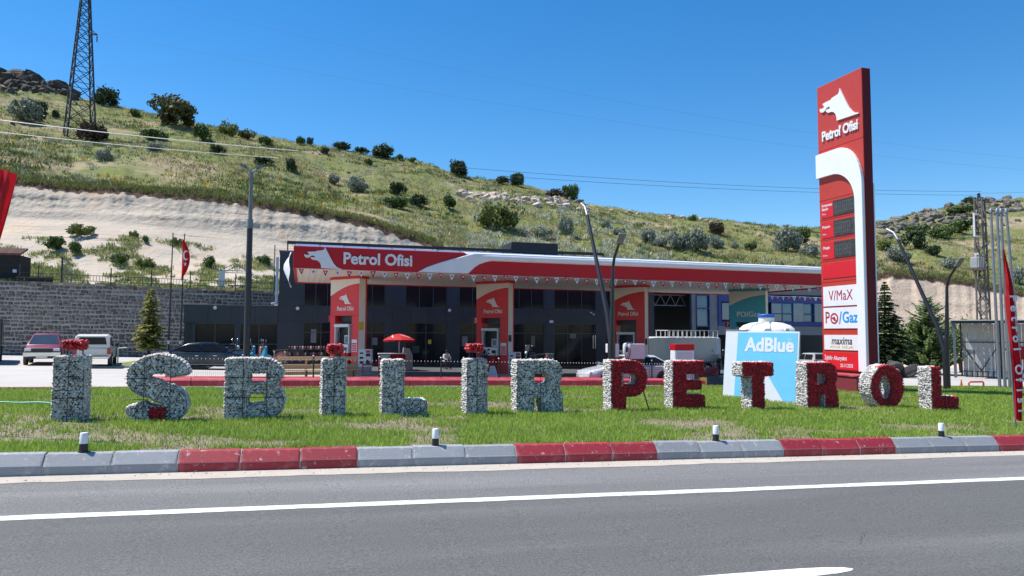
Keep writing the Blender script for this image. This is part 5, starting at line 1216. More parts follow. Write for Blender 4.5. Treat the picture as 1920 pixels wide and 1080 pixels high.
# ================================================================ stone retaining wall with railing
WYW = 60.0
MORTW = mat('wall_mortar', (0.50, 0.455, 0.41), (0.40, 0.365, 0.33), 0.95, 1.2, bump=0.5, bscale=15)
STN = mat('basalt_block', (0.15, 0.128, 0.115), (0.24, 0.20, 0.175), 0.9, 3.0, rnd=0.4, island=0.4, bump=0.5, bscale=14, dirt=(0.20, 0.175, 0.155), dscale=1.2)
xw0_, xw1_ = -31.0, -1.75
def wtop(x): return 5.73+(x+21.0)*(-0.0221)
wall = thing('stone_wall', 'tall grey stone block retaining wall behind the parked pickups', 'wall', ((xw0_+xw1_)/2, WYW, 0))
WX = (xw0_+xw1_)/2
MB().add([(x-WX, y, z) for x in (xw0_, xw1_) for y, z in ((0, gz(x)-.3), (0.16, wtop(x)-.06), (0.6, wtop(x)-.06), (0.6, gz(x)-.3))], [(0,4,5,1),(1,5,6,2),(2,6,7,3),(0,1,2,3),(4,7,6,5)]).build('mortar_backing', MORTW, wall)
def stone_variant(seed):
    r = random.Random(seed); j = lambda a: r.uniform(-a, a)
    fr = [(-.46+j(.05), -.06, -.44+j(.06)), (.46+j(.05), -.06, -.44+j(.06)), (.46+j(.05), -.06, .44+j(.06)), (-.46+j(.05), -.06, .44+j(.06))]
    mid = [(-.30+j(.1), -.115+j(.02), -.25+j(.1)), (.28+j(.1), -.115+j(.02), -.26+j(.1)), (.30+j(.1), -.115+j(.02), .26+j(.1)), (-.28+j(.1), -.115+j(.02), .25+j(.1))]
    bk = [(-.48, .1, -.46), (.48, .1, -.46), (.48, .1, .46), (-.48, .1, .46)]
    return [bk, fr, mid]
SV = [stone_variant(k) for k in range(8)]
smesh = [MB().loft(SV[k]).mesh('stone_block', STN) for k in range(8)]
cells = []
x = xw0_; rs = random.Random(5)
ncrs = 20; cj = [rs.uniform(-.05, .05) for _ in range(20)]
for c_ in range(ncrs):
    x = xw0_+rs.uniform(0, .3)
    while x < xw1_-.2:
        wd = rs.choice((rs.uniform(.22, .32), rs.uniform(.28, .42), rs.uniform(.4, .55))); wd = min(wd, xw1_-x)
        xc = x+wd/2; zb_ = gz(xc)-.1; hh = (wtop(xc)-.1-zb_)/ncrs
        cells.append((xc, zb_+hh*(c_+.5)+.03*math.sin(xc*.9+c_*1.7)+rs.uniform(-.03, .03), wd-.075, hh-.07+rs.uniform(-.06, .02), .16*(c_+.5)/ncrs, rs.randrange(8))); x += wd
def seen(c): px_s, py_s, d_s = proj((c[0], WYW, c[1])); return px_s > 4 and py_s < 612 and px_s < 345
vis = sorted([c for c in cells if seen(c)], key=lambda c: -c[2]*c[3])[:300]; vs_ = set(id(c) for c in vis)
for c in vis:
    o = link('stone_block', smesh[c[5]], wall, (c[0]-WX, c[4], c[1])); o.scale = (c[2], 1, c[3])
b = MB()
for c in cells:
    if id(c) in vs_: continue
    b.loft([[(c[0]-WX+p[0]*c[2], c[4]+p[1], c[1]+p[2]*c[3]) for p in ring] for ring in SV[c[5]]])
stuff(b.build('remaining_blocks', STN, wall))
cop = MB()
for k in range(int((xw1_-xw0_)/.7)):
    xa_ = xw0_+.7*k; h_ = .04+.05*rs.random(); cop.add([(xx-WX, yy, wtop(xx)-.07+zz) for xx in (xa_+.01, xa_+.69) for yy, zz in ((-.02+.05*rs.random(), 0), (-.0+.05*rs.random(), .06+h_), (.62, .06+h_), (.62, 0))], [(0,4,5,1),(1,5,6,2),(2,6,7,3),(0,1,2,3),(4,7,6,5)])
cop.build('coping', STN, wall)
# railing on the wall
RY = 60.45
rail_t = thing('railing', 'low black metal railing with tall posts along the top of the stone wall', 'railing', (at(200, 520, RY).x, RY, wtop(at(200, 520, RY).x)))
RX, RZ = rail_t.location.x, rail_t.location.z
for a_, c_ in ((38, 111), (122, 204), (213, 279), (287, 353), (365, 440), (446, 512)):
    xa_, xb_ = at(a_, 520, RY).x, at(c_, 520, RY).x; b = MB()
    for zz in (.30, .72): b.bar((xa_-RX, 0, wtop(xa_)+zz-RZ), (xb_-RX, 0, wtop(xb_)+zz-RZ), .04)
    n = max(4, int((xb_-xa_)/.2))
    for k in range(n+1): xx = xa_+(xb_-xa_)*k/n; b.bar((xx-RX, 0, wtop(xx)+.3-RZ), (xx-RX, 0, wtop(xx)+.72-RZ), .022)
    b.build('rail_panel', BLACKM, rail_t)
for px in (36, 72, 208, 284, 357, 442, 516): xx = at(px, 520, RY).x; MB().box(xx-RX-.035, xx-RX+.035, -.035, .035, wtop(xx)-.05-RZ, wtop(xx)+1.35-RZ).build('post', BLACKM, rail_t)
# things standing on the terrace
p0, p1 = at(-30, 500, 61.6), at(36, 500, 61.6); zt_ = wtop(p0.x)
DW = mat('dark_boards', (.014, .013, .013), (.022, .02, .019), .8, 3)
t = thing('shed', 'dark timber shed with a tiled roof on the wall at the left edge', 'shed', ((p0.x+p1.x)/2, 61.6, zt_)); hw = (p1.x-p0.x)/2
for k in range(9): MB().box(-hw, hw, .0+.01*(k % 2), .06+.01*(k % 2), .05+.22*k, .26+.22*k).build('wall_board', DW, t)
MB().box(-hw+.02, hw-.02, .09, 2.4, 0, 2.05).build('body', DW, t)
ROOF = mat('roof_tiles', (.16, .075, .055), (.10, .05, .04), .85, 6, rnd=.2)
for k in range(14):
    xx = -hw-.15+(2*hw+.3)*k/14; w_ = (2*hw+.3)/14; MB().tube([(xx+w_/2, -.25, 2.06), (xx+w_/2, 1.2, 2.6)], w_*.55, 8).build('roof_tile', ROOF, t, smooth=True)
MB().box(hw-.4, hw-.15, -.03, -.002, .72, .95).build('notice', FW, t)
p0 = at(66, 518, 61.3); tag(MB().box(-1.15, 1.15, -.4, .4, 0, .42).box(-1.05, 1.05, -.35, .35, .42, .5).build('timber_stack', DW, None, (p0.x, 61.3, wtop(p0.x)+.02), bevel=.03), 'low dark stack of timber beside the shed on the wall', 'timber')
p0 = at(121, 520, 61.2); z_ = wtop(p0.x)
t = thing('mesh_gate', 'half open grey mesh gate with dark posts on top of the wall', 'gate', (p0.x, 61.2, z_))
MB().box(-.24, -.14, -.05, .05, 0, 2.05).build('post', BLACKM, t); b = MB().bar((-.14, 0, 2.0), (.34, .5, 1.5), .05).bar((.34, .5, 0.05), (.34, .5, 1.5), .05).bar((-.14, 0, .1), (.34, .5, .1), .05)
for k in range(7): u = k/7; b.bar((-.14+.48*u, .5*u, .1), (-.14+.48*u, .5*u, 2.0-.5*u), .02)
b.build('leaf', GREYM, t)
p0, p1 = at(411, 525, 62.2), at(468, 525, 62.2); z_ = wtop(p0.x)-.05; w_ = p1.x-p0.x
t = thing('gazebo', 'open steel gazebo frame with a canvas strip and table on top of the wall', 'gazebo', (p0.x, 62.2, z_)); b = MB()
for xx in (0, w_):
    for yy in (0, 2.2): b.bar((xx, yy, 0), (xx, yy, 1.75), .07)
for yy in (0, 2.2):
    b.bar((-.2, yy, 1.62), (w_/2, yy, 2.35), .05).bar((w_/2, yy, 2.35), (w_+.2, yy, 1.62), .05).bar((0, yy, 1.75), (w_, yy, 1.75), .05)
    for k in range(1, 6): xx = w_*k/6; b.bar((xx, yy, 1.75), (xx, yy, 1.75+.55*(1-abs(2*k/6-1))+.05), .025)
b.build('frame', GREYM, t); MB().box(-.06, .42, -.06, .02, .1, 1.72).build('canvas_strip', CREAM, t); MB().box(.6, w_-.3, .5, 1.4, .55, .62).box(.9, 1.0, .6, .7, 0, .55).box(w_-.7, w_-.6, 1.2, 1.3, 0, .55).build('table', BLACKM, t)

# ================================================================ conifers
def conifer(nm, label, loc, H, R, seed, col, cat='tree', z0=.12, density=1.0, droop=.25, shape=1.0):
    r = random.Random(seed); t = thing(nm, label, cat, loc)
    MB().tube([(0, 0, -.1), (.02*H*r.uniform(-1, 1), 0, H*.5), (0, 0, H)], [H*.022, H*.014, .01], 8).build('trunk', mat('bark', (.10, .075, .055), (.06, .045, .035), .95, 8, bump=.6), t)
    V = []; Fz = []; k = 0; z = H*z0
    while z < H*.99:
        u = (z-H*z0)/(H*(1-z0)); L = R*((1-u)**shape)*r.uniform(.62, 1.15)+.04; nb = max(4, int(9*density*(1-u*.5)))
        a0 = r.uniform(0, 6.28)
        for b_ in range(nb):
            a = a0+2*PI*b_/nb+r.uniform(-.25, .25); Lb = L*r.uniform(.55, 1.15); ca, sa = math.cos(a), math.sin(a); rise = r.uniform(.0, .22)*Lb
            m = max(4, int(Lb/.11))
            for q in range(m):
                s = (q+.6)/m; cx, cy, cz = ca*Lb*s, sa*Lb*s, z+rise*s-droop*Lb*s*s
                for side in (-1, 1):
                    for w2 in range(3):
                        tl = (.14+.22*(1-s))*r.uniform(.7, 1.4)*min(1.0, Lb); an = a+side*r.uniform(.5, 1.2); dz = r.uniform(-.06, .09); wd = .045+.03*r.random()
                        ex, ey, ez = cx+math.cos(an)*tl, cy+math.sin(an)*tl, cz+dz; nx, ny = -math.sin(an)*wd, math.cos(an)*wd; tz = r.uniform(-.03, .03)
                        V += [(cx-nx, cy-ny, cz-tz), (cx+nx, cy+ny, cz+tz), (ex+nx*.6, ey+ny*.6, ez+tz), (ex-nx*.6, ey-ny*.6, ez-tz)]; Fz.append((k, k+1, k+2, k+3)); k += 4
        z += H*.028*r.uniform(.7, 1.3)
    link('crown', npmesh('crown', V, Fz, col), t); return t
NYG = mat('needles_yellow_green', (.42, .40, .12), (.28, .29, .08), .8, 2, island=.4, trans=.35); NDK = mat('needles_dark', (.10, .15, .06), (.06, .10, .04), .8, 2, island=.45, trans=.25); NGR = mat('needles_green', (.27, .36, .15), (.18, .26, .10), .8, 2, island=.4, trans=.42)
p = at(279, 660, 49.5); conifer('conifer', 'small yellow green conifer standing in front of the stone wall', (p.x, 49.5, gz(p.x)), 4.7, 1.05, 3, NYG, z0=.2, shape=.6, density=.8)
p = at(1662, 660, 44.0); conifer('conifer', 'dark tall conifer just right of the price sign', (p.x, 44, gz(p.x)), 7.0, 2.1, 4, NDK, density=1.7, shape=.7)
p = at(1742, 660, 47.0); conifer('conifer', 'loose green pine behind the right hand slanted lamp post', (p.x, 47, gz(p.x)), 6.3, 2.7, 5, NGR, density=.8, droop=-.3, shape=.5, z0=.05)

# ================================================================ lattice pylon and overhead wires
PYM = mat('pylon_steel', (.035, .038, .046), (.025, .028, .035), .6, 3)
pb = on_hill(134, 263)
t = thing('lattice_pylon', 'tall steel lattice pylon on the hillside at upper left', 'pylon', (pb.x, pb.y, pb.z-.3)); t.rotation_euler.z = rad(25)
Hp = 36.0
def pw(z): return 1.95-(1.37)*min(1, z/23.0) if z < 23 else .58-.0*(z-23)
legs = [(-1, -1), (1, -1), (1, 1), (-1, 1)]
for sx_, sy_ in legs:
    MB().bar((sx_*pw(0), sy_*pw(0), 0), (sx_*pw(23), sy_*pw(23), 23), .2).bar((sx_*.58, sy_*.58, 23), (sx_*.38, sy_*.38, Hp), .16).build('leg', PYM, t)
lv = [0, 3.2, 6.2, 9.0, 11.6, 14.0, 16.2, 18.2, 20.0, 21.6, 23, 25, 27, 29, 31, 33.5, 36]
for i in range(len(lv)-1):
    za_, zb_ = lv[i], lv[i+1]; wa_ = pw(za_) if za_ <= 23 else .58-.0154*(za_-23); wb_ = pw(zb_) if zb_ <= 23 else .58-.0154*(zb_-23); b = MB()
    for k in range(4):
        a_, c_ = legs[k], legs[(k+1) % 4]
        b.bar((a_[0]*wa_, a_[1]*wa_, za_), (c_[0]*wb_, c_[1]*wb_, zb_), .09).bar((c_[0]*wa_, c_[1]*wa_, za_), (a_[0]*wb_, a_[1]*wb_, zb_), .09).bar((a_[0]*wb_, a_[1]*wb_, zb_), (c_[0]*wb_, c_[1]*wb_, zb_), .08)
    b.build('lattice_bay', PYM, t)
for k, z_ in enumerate((17.6, 25.6, 29.4, 33.0)):
    for s in ((1,) if k == 0 else (-1, 1)):
        b = MB().bar((s*.7, -.6, z_), (s*(3.0 if k else 1.9), 0, z_+.1), .1).bar((s*.7, .6, z_), (s*(3.0 if k else 1.9), 0, z_+.1), .1).bar((s*.7, 0, z_+.9), (s*(3.0 if k else 1.9), 0, z_+.1), .08); b.build('cross_arm', PYM, t)
        MB().lathe([(.04, 0), (.14, -.15), (.05, -.2), (.14, -.4), (.05, -.45), (.14, -.65), (.05, -.7), (.14, -.9), (.04, -1.1)], 8, (s*(2.95 if k else 1.85), 0, z_)).build('insulator', GREYM, t)
WIREM = flat('wire_grey', (.16, .20, .27), .6); WIREM2 = flat('wire_dark', (.06, .07, .10), .6); WIREL = flat('cable_pale', (.55, .56, .57), .5)
def wire(label, A, B, sag, r, m):
    A, B = Vector(A), Vector(B); pts = [A.lerp(B, i/24)-Vector((0, 0, sag*4*(i/24)*(1-i/24))) for i in range(25)]; o = Vector(pts[0])
    tag(MB().tube([tuple(p-o) for p in pts], r, 4).build('overhead_wire', m, None, o), label, 'wire', 'overhead wires across the picture')
wire('upper pale cable crossing in front of the pylon at left', at(-40, 220, 40), at(560, 283, 40), .1, .022, WIREL)
wire('lower pale cable crossing in front of the pylon at left', at(-40, 243, 40), at(520, 296, 40), .1, .015, WIREL)
wire('topmost thin wire crossing the sky from the pylon to the right', at(170, 60, 100), at(1960, 322, 100), 2.0, .012, WIREM)
wire('thin wire entering at the top of the sky left of centre', at(200, -20, 100), at(1960, 300, 100), 3.0, .011, WIREM)
wire('middle dark wire of the group above the canopy roof', at(840, 312, 90), at(1840, 359, 90), .8, .024, WIREM2)
wire('lower dark wire of the group above the canopy roof', at(940, 330, 90), at(1840, 366, 90), .6, .024, WIREM2)
wire('short wire running right from the utility pole', at(1838, 362, 62), at(2000, 356, 62), .1, .02, WIREM)

# ================================================================ utility pole with transformer, shelter, tyres
UP = mat('weathered_steel', (.17, .15, .125), (.07, .065, .06), .7, 2.5)
pu = at(1846, 640, 60.0); zu_ = gz(pu.x)-.2; hu = at(1846, 372, 60).z-zu_; 
t = thing('utility_pole', 'lattice utility pole with insulators and a transformer platform at far right', 'utility pole', (pu.x, 60, zu_)); t.rotation_euler.z = rad(20)
for sx_, sy_ in legs: MB().bar((sx_*.5, sy_*.5, 0), (sx_*.36, sy_*.36, hu), .15).build('leg', UP, t)
nb_ = 16
for i in range(nb_):
    za_, zb_ = hu*i/nb_, hu*(i+1)/nb_; wa_ = .5-.14*i/nb_; wb_ = .5-.14*(i+1)/nb_; b = MB()
    for k in range(4):
        a_, c_ = legs[k], legs[(k+1) % 4]; q_ = (a_, c_) if (i+k) % 2 else (c_, a_); b.bar((q_[0][0]*wa_, q_[0][1]*wa_, za_), (q_[1][0]*wb_, q_[1][1]*wb_, zb_), .09)
    b.build('lattice_bay', UP, t)
zp = at(1846, 505, 60).z-zu_
MB().box(-2.9, .8, -.7, .7, zp-.12, zp).build('platform', UP, t); MB().bar((-2.2, 0, zp-.1), (-.3, 0, zp-2.4), .1).build('platform_brace', UP, t)
MB().box(-1.7, -.5, -.45, .45, zp+.002, zp+1.2).build('transformer', mat('transformer_grey', (.42, .44, .43), (.34, .36, .35), .6, 2), t, bevel=.04); b = MB()
for k in range(5): b.bar((-2.8+.45*k, -.65, zp), (-2.8+.45*k, -.65, zp+1.25), .05)
b.bar((-2.85, -.65, zp+1.25), (.7, -.65, zp+1.25), .06); b.build('platform_rail', UP, t)
for k in range(3): MB().lathe([(.05, 0), (.13, .08), (.06, .12), (.13, .22), (.06, .26), (.1, .36), (.03, .42)], 8, (-1.5+.35*k, 0, zp+1.2)).build('bushing', FW, t)
zi = at(1846, 425, 60).z-zu_
MB().box(-1.6, -.3, -.1, .1, zi-1.2, zi-1.1).box(-1.6, -.3, -.1, .1, zi+1.2, zi+1.3).box(-1.6, -1.5, -.08, .08, zi-1.1, zi+1.2).build('switch_frame', FW, t)
for k in range(4): MB().lathe([(.05, -.2), (.15, -.1), (.06, 0), (.15, .1), (.05, .2)], 8, (-1.0, 0, zi-.8+.55*k)).build('switch_insulator', BLACKM, t)
MB().box(-.6, 2.6, -.06, .06, hu-.3, hu-.18).build('cross_arm', UP, t)
for k in range(5): MB().lathe([(.05, 0), (.14, .1), (.06, .16), (.14, .28), (.04, .4)], 8, (-.3+.65*k, 0, hu-.18)).build('arm_insulator', BLACKM, t)
MB().lathe([(.05, 0), (.2, .1), (.1, .2), (.2, .35), (.04, .5)], 8, (-.1, 0, hu+.05)).build('top_insulator', BLACKM, t)
# shelter
SHR = rad(-53); ps = gr(1792, 708, 0); shx, shy = ps.x, ps.y; zs0 = gz(shx)
SHG = mat('corrugated_grey', (.56, .58, .60), (.48, .50, .52), .5, 2)
t = thing('shelter', 'open grey steel shelter with ribbed flat roof and panelled back wall at far right', 'shelter', (shx, shy, zs0), SHR); Ls, Ds, hs = 11.0, 5.0, at(1792, 602, shy).z-zs0
for xx in (0, 5.0, 10.0): MB().box(xx-.09, xx+.09, -.09, .09, 0, hs-.1-SLOPE*xx*0).build('front_post', mat('blue_grey_post', (.12, .14, .17), (.10, .12, .15), .5, 2), t)
for xx in (0, 2.6, 5.2, 7.8, 10.4): MB().box(xx-.06, xx+.06, Ds-.2, Ds-.08, -.3, hs-.1).build('back_post', BLACKM, t)
MB().box(-.2, Ls, -.25, Ds+.1, hs+.02, hs+.07).build('roof_sheet', SHG, t)
for k in range(9): yy = -.2+Ds*k/8.2; MB().box(-.18, Ls-.02, yy, yy+.1, hs-.12, hs+.015).build('purlin', CHARD, t)
for k in range(30): xx = .1+.35*k; MB().box(xx, xx+.33, Ds-.07, Ds-.03+.02*(k % 2), -.35, hs-.15).build('wall_panel', SHG, t)
b = MB()
for k in range(4): x_ = 2.6*k; b.bar((x_, Ds-.25, hs*.62), (x_+1.3, Ds-.25, .35), .07).bar((x_+2.6, Ds-.25, hs*.62), (x_+1.3, Ds-.25, .35), .07)
b.bar((0, Ds-.25, hs*.62), (10.4, Ds-.25, hs*.62), .07).bar((0, Ds-.25, .3), (10.4, Ds-.25, .3), .07); b.build('wall_brace', BLACKM, t)
MB().box(3.4, 4.1, Ds-.2, Ds-.12, 1.3, 2.3).build('red_box', RED, t)
b = MB()
for k in range(9): xx = .6+.33*k; b.tube([(xx, 1.2, 0), (xx, 1.2, .45), (xx, 1.7, .45), (xx, 1.7, 0)], .02, 5)
b.bar((.5, 1.2, .05), (3.5, 1.2, .05), .04).bar((.5, 1.7, .05), (3.5, 1.7, .05), .04)
tag(b.build('bicycle_rack', BLACKM, None, (shx, shy, zs0), SHR), 'low black bicycle rack at the left end of the grey shelter', 'rack')
for k, (dx, tl, m_) in enumerate(((1.0, .35, GREYM), (2.1, .3, FW))):
    tag(MB().tube([(0, 0, 0), (tl, .3, 2.0)], .05, 8).build('leaning_pole', m_, None, (shx+dx*math.cos(SHR)+2.6*math.sin(-SHR), shy+dx*math.sin(SHR)+2.6*math.cos(SHR), zs0)), ('grey' if k == 0 else 'white')+' pole leaning inside the left end of the shelter', 'pole')
tag(MB().lathe([(.001, 0), (.2, 0), (.2, .03), (.14, .04), (.03, .62), (.001, .63)], 12).build('traffic_cone', FW, None, (shx+2.6, shy-1.2, gz(shx+2.6)), smooth=True), 'pale traffic cone standing under the shelter', 'cone')
# red hoop barrier
ph = gr(1850, 731, 0); L_ = 1.0
tag(MB().tube([(-L_/2, 0, 0), (-L_/2, 0, .32), (-L_/2+.06, 0, .38), (L_/2-.06, 0, .38), (L_/2, 0, .32), (L_/2, 0, 0)], .045, 8).build('hoop_barrier', flat('barrier_red', (.55, .05, .03)), None, (ph.x, ph.y+.6, gz(ph.x)), smooth=True), 'low red tubular hoop barrier on the paving at right', 'barrier')
tag(MB().lathe([(.001, 0), (.13, 0), (.13, .03), (.09, .04), (.02, .45), (.001, .46)], 12).build('traffic_cone', flat('cone_orange', (.6, .13, .03)), None, (ph.x+.1, ph.y+1.6, gz(ph.x)), smooth=True), 'small orange traffic cone behind the red hoop barrier', 'cone')
# heap of tyres
TYR = mat('old_tyre', (.035, .035, .035), (.07, .068, .065), .9, 5, bump=.5, bscale=12, rnd=.3)
tp_ = [(R_*.55, -.16) for R_ in (1,)]; prof = [(.55, -.2), (.85, -.22), (.98, -.15), (1.0, 0), (.98, .15), (.85, .22), (.55, .2), (.60, 0), (.55, -.2)]
tym = MB().lathe([(a_*.62, b_) for a_, b_ in prof], 26, axis='y').mesh('tyre', TYR, smooth=True)
pt = at(1690, 690, 41.0)
tl_ = ['large old tyre lying open side up at the right of the tyre heap', 'old tyre at the left of the tyre heap beside the sign', 'old tyre at the back of the tyre heap under the pines', 'old tyre in the middle of the tyre heap', 'half hidden old tyre at the front left of the tyre heap']
for k, (dx, dy, dz, rx, rz_, s_) in enumerate(((.8, 0, .45, 1.05, .2, 1.15), (-1.0, .2, .36, .35, .5, 1.0), (.2, 1.2, .55, .2, 1.0, 1.0), (-.2, .4, .5, .5, -.3, 1.05), (-1.5, -.4, .2, 1.5, .0, .9))):
    o = tag(link('old_tyre', tym, None, (pt.x+dx, 41+dy, gz(pt.x)+dz+.02)), tl_[k], 'tyre', 'heap of old tyres'); o.rotation_euler = (rx, 0, rz_); o.scale = (s_, s_, s_)
# white bent pipe by the plinth
pp = gr(1568, 760, .3)
tag(MB().tube([(0, 0, 0), (0, 0, .28), (.03, 0, .34), (.13, 0, .35), (.16, 0, .31)], .045, 8).build('bent_pipe', WHITEPL, None, (pp.x, pp.y+2.4, gz(pp.x)+isl(pp.x, pp.y)), smooth=True), 'white bent standpipe in the grass between the red letters R and O', 'pipe')

# ================================================================ bushes and trees on the hill
def crown_mesh(nm, seed, n, m, lobes=9, flatness=.8, leaf=.15):
    r = np.random.default_rng(seed); V = []; Fz = []
    C = r.uniform(-1, 1, size=(lobes, 3))*np.array([.52, .52, .34]); C[:, 2] = np.abs(C[:, 2])*1.2+.28; rad_ = r.uniform(.15, .40, lobes)
    k = 0
    for i in range(n):
        l = r.integers(lobes); d = r.normal(size=3); d /= np.linalg.norm(d); 
        p = C[l]+d*rad_[l]*(r.uniform(.5, 1.0) if r.random() < .85 else r.uniform(1.0, 1.3))*np.array([1, 1, flatness])
        if p[2] < .02: p[2] = abs(p[2])*.5+.02
        nn = d+r.normal(size=3)*.6; nn /= np.linalg.norm(nn); a = np.cross(nn, r.normal(size=3)); a /= np.linalg.norm(a)+1e-6; b = np.cross(nn, a); s = leaf*r.uniform(.5, 1.25)
        V += [p-a*s*.5, p+b*s*.35, p+a*s*.5, p-b*s*.35]; Fz.append((k, k+1, k+2, k+3)); k += 4
    V = np.array(V); V[:, :2] /= (np.abs(V[:, :2]).max()*1.0); V[:, 2] /= V[:, 2].max()
    return npmesh(nm, V*np.array([.5, .5, 1.0]), Fz, m)
LF = {'dark': mat('leaf_dark', (.045, .075, .022), (.028, .05, .016), .75, 3, island=.45, trans=.15, rnd=.15), 'green': mat('leaf_green', (.085, .14, .03), (.055, .10, .022), .75, 3, island=.45, trans=.2, rnd=.15),
      'olive': mat('leaf_olive', (.12, .115, .035), (.07, .085, .025), .75, 3, island=.45, trans=.2, rnd=.15), 'silver': mat('leaf_silver', (.30, .33, .26), (.19, .22, .17), .8, 3, island=.4, trans=.15, rnd=.12),
      'brown': mat('leaf_brown', (.13, .07, .045), (.08, .055, .035), .8, 3, island=.45, rnd=.15), 'lime': mat('leaf_lime', (.17, .20, .045), (.11, .15, .03), .75, 3, island=.4, trans=.2, rnd=.1)}
CROWNS = {k: [crown_mesh('crown', 10*i+j, 1700, m, lobes=11+4*j) for j in range(3)] for i, (k, m) in enumerate(LF.items())}
stem = MB()
for a_ in range(5): stem.tube([(0, 0, -.1), (.05*math.cos(a_*1.3), .05*math.sin(a_*1.3), .2), (.22*math.cos(a_*1.3), .22*math.sin(a_*1.3), .62)], [.035, .025, .01], 5)
stem_me = stem.mesh('trunk', MATS['bark'])
BUSH = [ # px, base py, width px, height px, kind, label
 (315, 234, 106, 54, 'olive', 'broad olive brown tree on the skyline right of the pylon'), (180, 197, 52, 38, 'dark', 'dark round tree on the skyline just right of the pylon'), (368, 266, 42, 37, 'green', 'round bright green tree below the skyline right of the broad olive tree'),
 (415, 254, 46, 28, 'lime', 'yellow green bush on the skyline right of the round green tree'), (240, 219, 30, 14, 'green', 'low green bush on the skyline between the pylon and the broad tree'), (28, 226, 66, 44, 'silver', 'big grey green bush on the upper slope near the left edge'),
 (52, 226, 40, 40, 'dark', 'dark bush beside the big grey green bush at upper left'), (87, 223, 15, 18, 'dark', 'small dark bush between the grey bush and the pylon'), (158, 265, 64, 38, 'brown', 'dark purple brown bush under the pylon'),
 (277, 266, 48, 28, 'green', 'green bush below the broad olive tree'), (279, 284, 34, 18, 'silver', 'small pale bush just below the green bush under the broad tree'), (184, 302, 32, 26, 'silver', 'grey green bush on the slope below the pylon'), (398, 289, 32, 18, 'dark', 'small dark bush below the round green tree'),
 (455, 262, 40, 20, 'olive', 'olive bush on the skyline right of the yellow green bush'), (490, 272, 30, 18, 'green', 'green bush below the skyline above the left end of the canopy'), (486, 308, 36, 14, 'dark', 'low dark bush on the slope right of the lamp head'), (540, 322, 26, 28, 'dark', 'dark upright bush on the slope above the canopy lettering'), (556, 272, 20, 18, 'green', 'green bush just under the skyline above the lettering'), (572, 262, 16, 14, 'dark', 'tiny dark tree on the skyline above the lettering'),
 (602, 288, 20, 14, 'dark', 'small dark bush below the skyline left of the dark tree group'), (636, 276, 36, 16, 'dark', 'left small tree of the dark group on the middle skyline'), (672, 284, 28, 14, 'dark', 'middle small tree of the dark group on the middle skyline'), (712, 292, 62, 28, 'dark', 'largest tree of the dark group on the middle skyline'), (745, 301, 16, 13, 'green', 'small green bush at the right end of the dark tree group'), (770, 305, 16, 12, 'green', 'tiny green bush on the skyline right of the dark tree group'),
 (858, 329, 50, 30, 'dark', 'round dark tree alone on the skyline left of centre'), (940, 347, 28, 18, 'dark', 'left one of two small dark trees on the central skyline'), (968, 349, 30, 26, 'dark', 'right one of two small dark trees on the central skyline'), (1070, 376, 36, 32, 'green', 'round green tree at the head of the slanted lamp'), (1040, 373, 38, 20, 'brown', 'brown bare looking bush left of the round green tree by the lamp head'),
 (622, 346, 28, 20, 'silver', 'left pale bush of the pair in the middle of the slope'), (668, 360, 42, 30, 'silver', 'right pale bush of the pair in the middle of the slope'), (686, 310, 18, 14, 'green', 'small green bush under the dark tree group'), (742, 366, 38, 26, 'dark', 'upper dark bush of the cluster above the white swoosh'), (740, 391, 48, 24, 'green', 'lower green bush of the cluster above the white swoosh'), (780, 389, 38, 26, 'dark', 'right dark bush of the cluster above the white swoosh'), (840, 393, 34, 30, 'green', 'green bush left of the yellow flowered tree'),
 (932, 430, 90, 54, 'lime', 'wide tree with yellow blossom above the middle of the canopy'), (1060, 440, 30, 42, 'silver', 'tall grey green bush left of the slanted lamp mast'), (1020, 446, 46, 22, 'silver', 'low pale bush above the roof unit'), (1135, 427, 20, 18, 'silver', 'small grey bush right of the slanted lamp mast'), (1160, 440, 30, 16, 'silver', 'low grey bush above the short lamp head'), (1215, 456, 36, 30, 'silver', 'leftmost grey bush of the cluster above the canopy'), (1242, 463, 26, 22, 'silver', 'small second grey bush of the cluster above the canopy'),
 (1272, 466, 50, 38, 'silver', 'third, broad grey bush of the cluster above the canopy'), (1307, 471, 54, 42, 'silver', 'fourth, largest grey bush of the cluster above the canopy'), (1347, 466, 32, 26, 'silver', 'rightmost grey bush of the cluster above the canopy'), (1380, 467, 18, 16, 'silver', 'small grey bush right of the grey cluster'), (1410, 471, 20, 20, 'green', 'small green bush between the grey cluster and the sign'), (1350, 441, 34, 26, 'brown', 'bare twiggy bush above the grey cluster'), (1300, 414, 22, 12, 'lime', 'yellowish bush on the skyline above the grey cluster'),
 (1476, 471, 62, 46, 'silver', 'large grey bush just left of the sign'), (1505, 457, 34, 34, 'green', 'dark green bush left of the sign, behind the large grey bush'), (1520, 480, 34, 26, 'silver', 'small grey bush touching the left edge of the sign'),
 (1720, 466, 50, 36, 'dark', 'big dark green bush on the right hill beside the lamp arm'), (1724, 440, 40, 20, 'green', 'green bush above the big dark one on the right hill'), (1772, 448, 56, 28, 'green', 'left green bush of the long thicket on the right hill'), (1806, 438, 56, 30, 'green', 'right green bush of the long thicket on the right hill'), (1753, 479, 36, 20, 'dark', 'small dark bush above the cut on the right hill'), (1826, 386, 30, 18, 'dark', 'dark tree on the crest of the right hill by the utility pole'), (1812, 404, 52, 22, 'green', 'wide green bush below the crest of the right hill'),
 (1692, 492, 50, 32, 'silver', 'grey bush at the lip of the right cut beside the sign'), (1785, 505, 34, 26, 'silver', 'pale bush behind the short lamp head on the right'), (1905, 530, 40, 30, 'silver', 'grey bush on the lip of the right cut near the edge'), (1660, 470, 40, 24, 'lime', 'yellow green bush on the right hill close to the sign')]
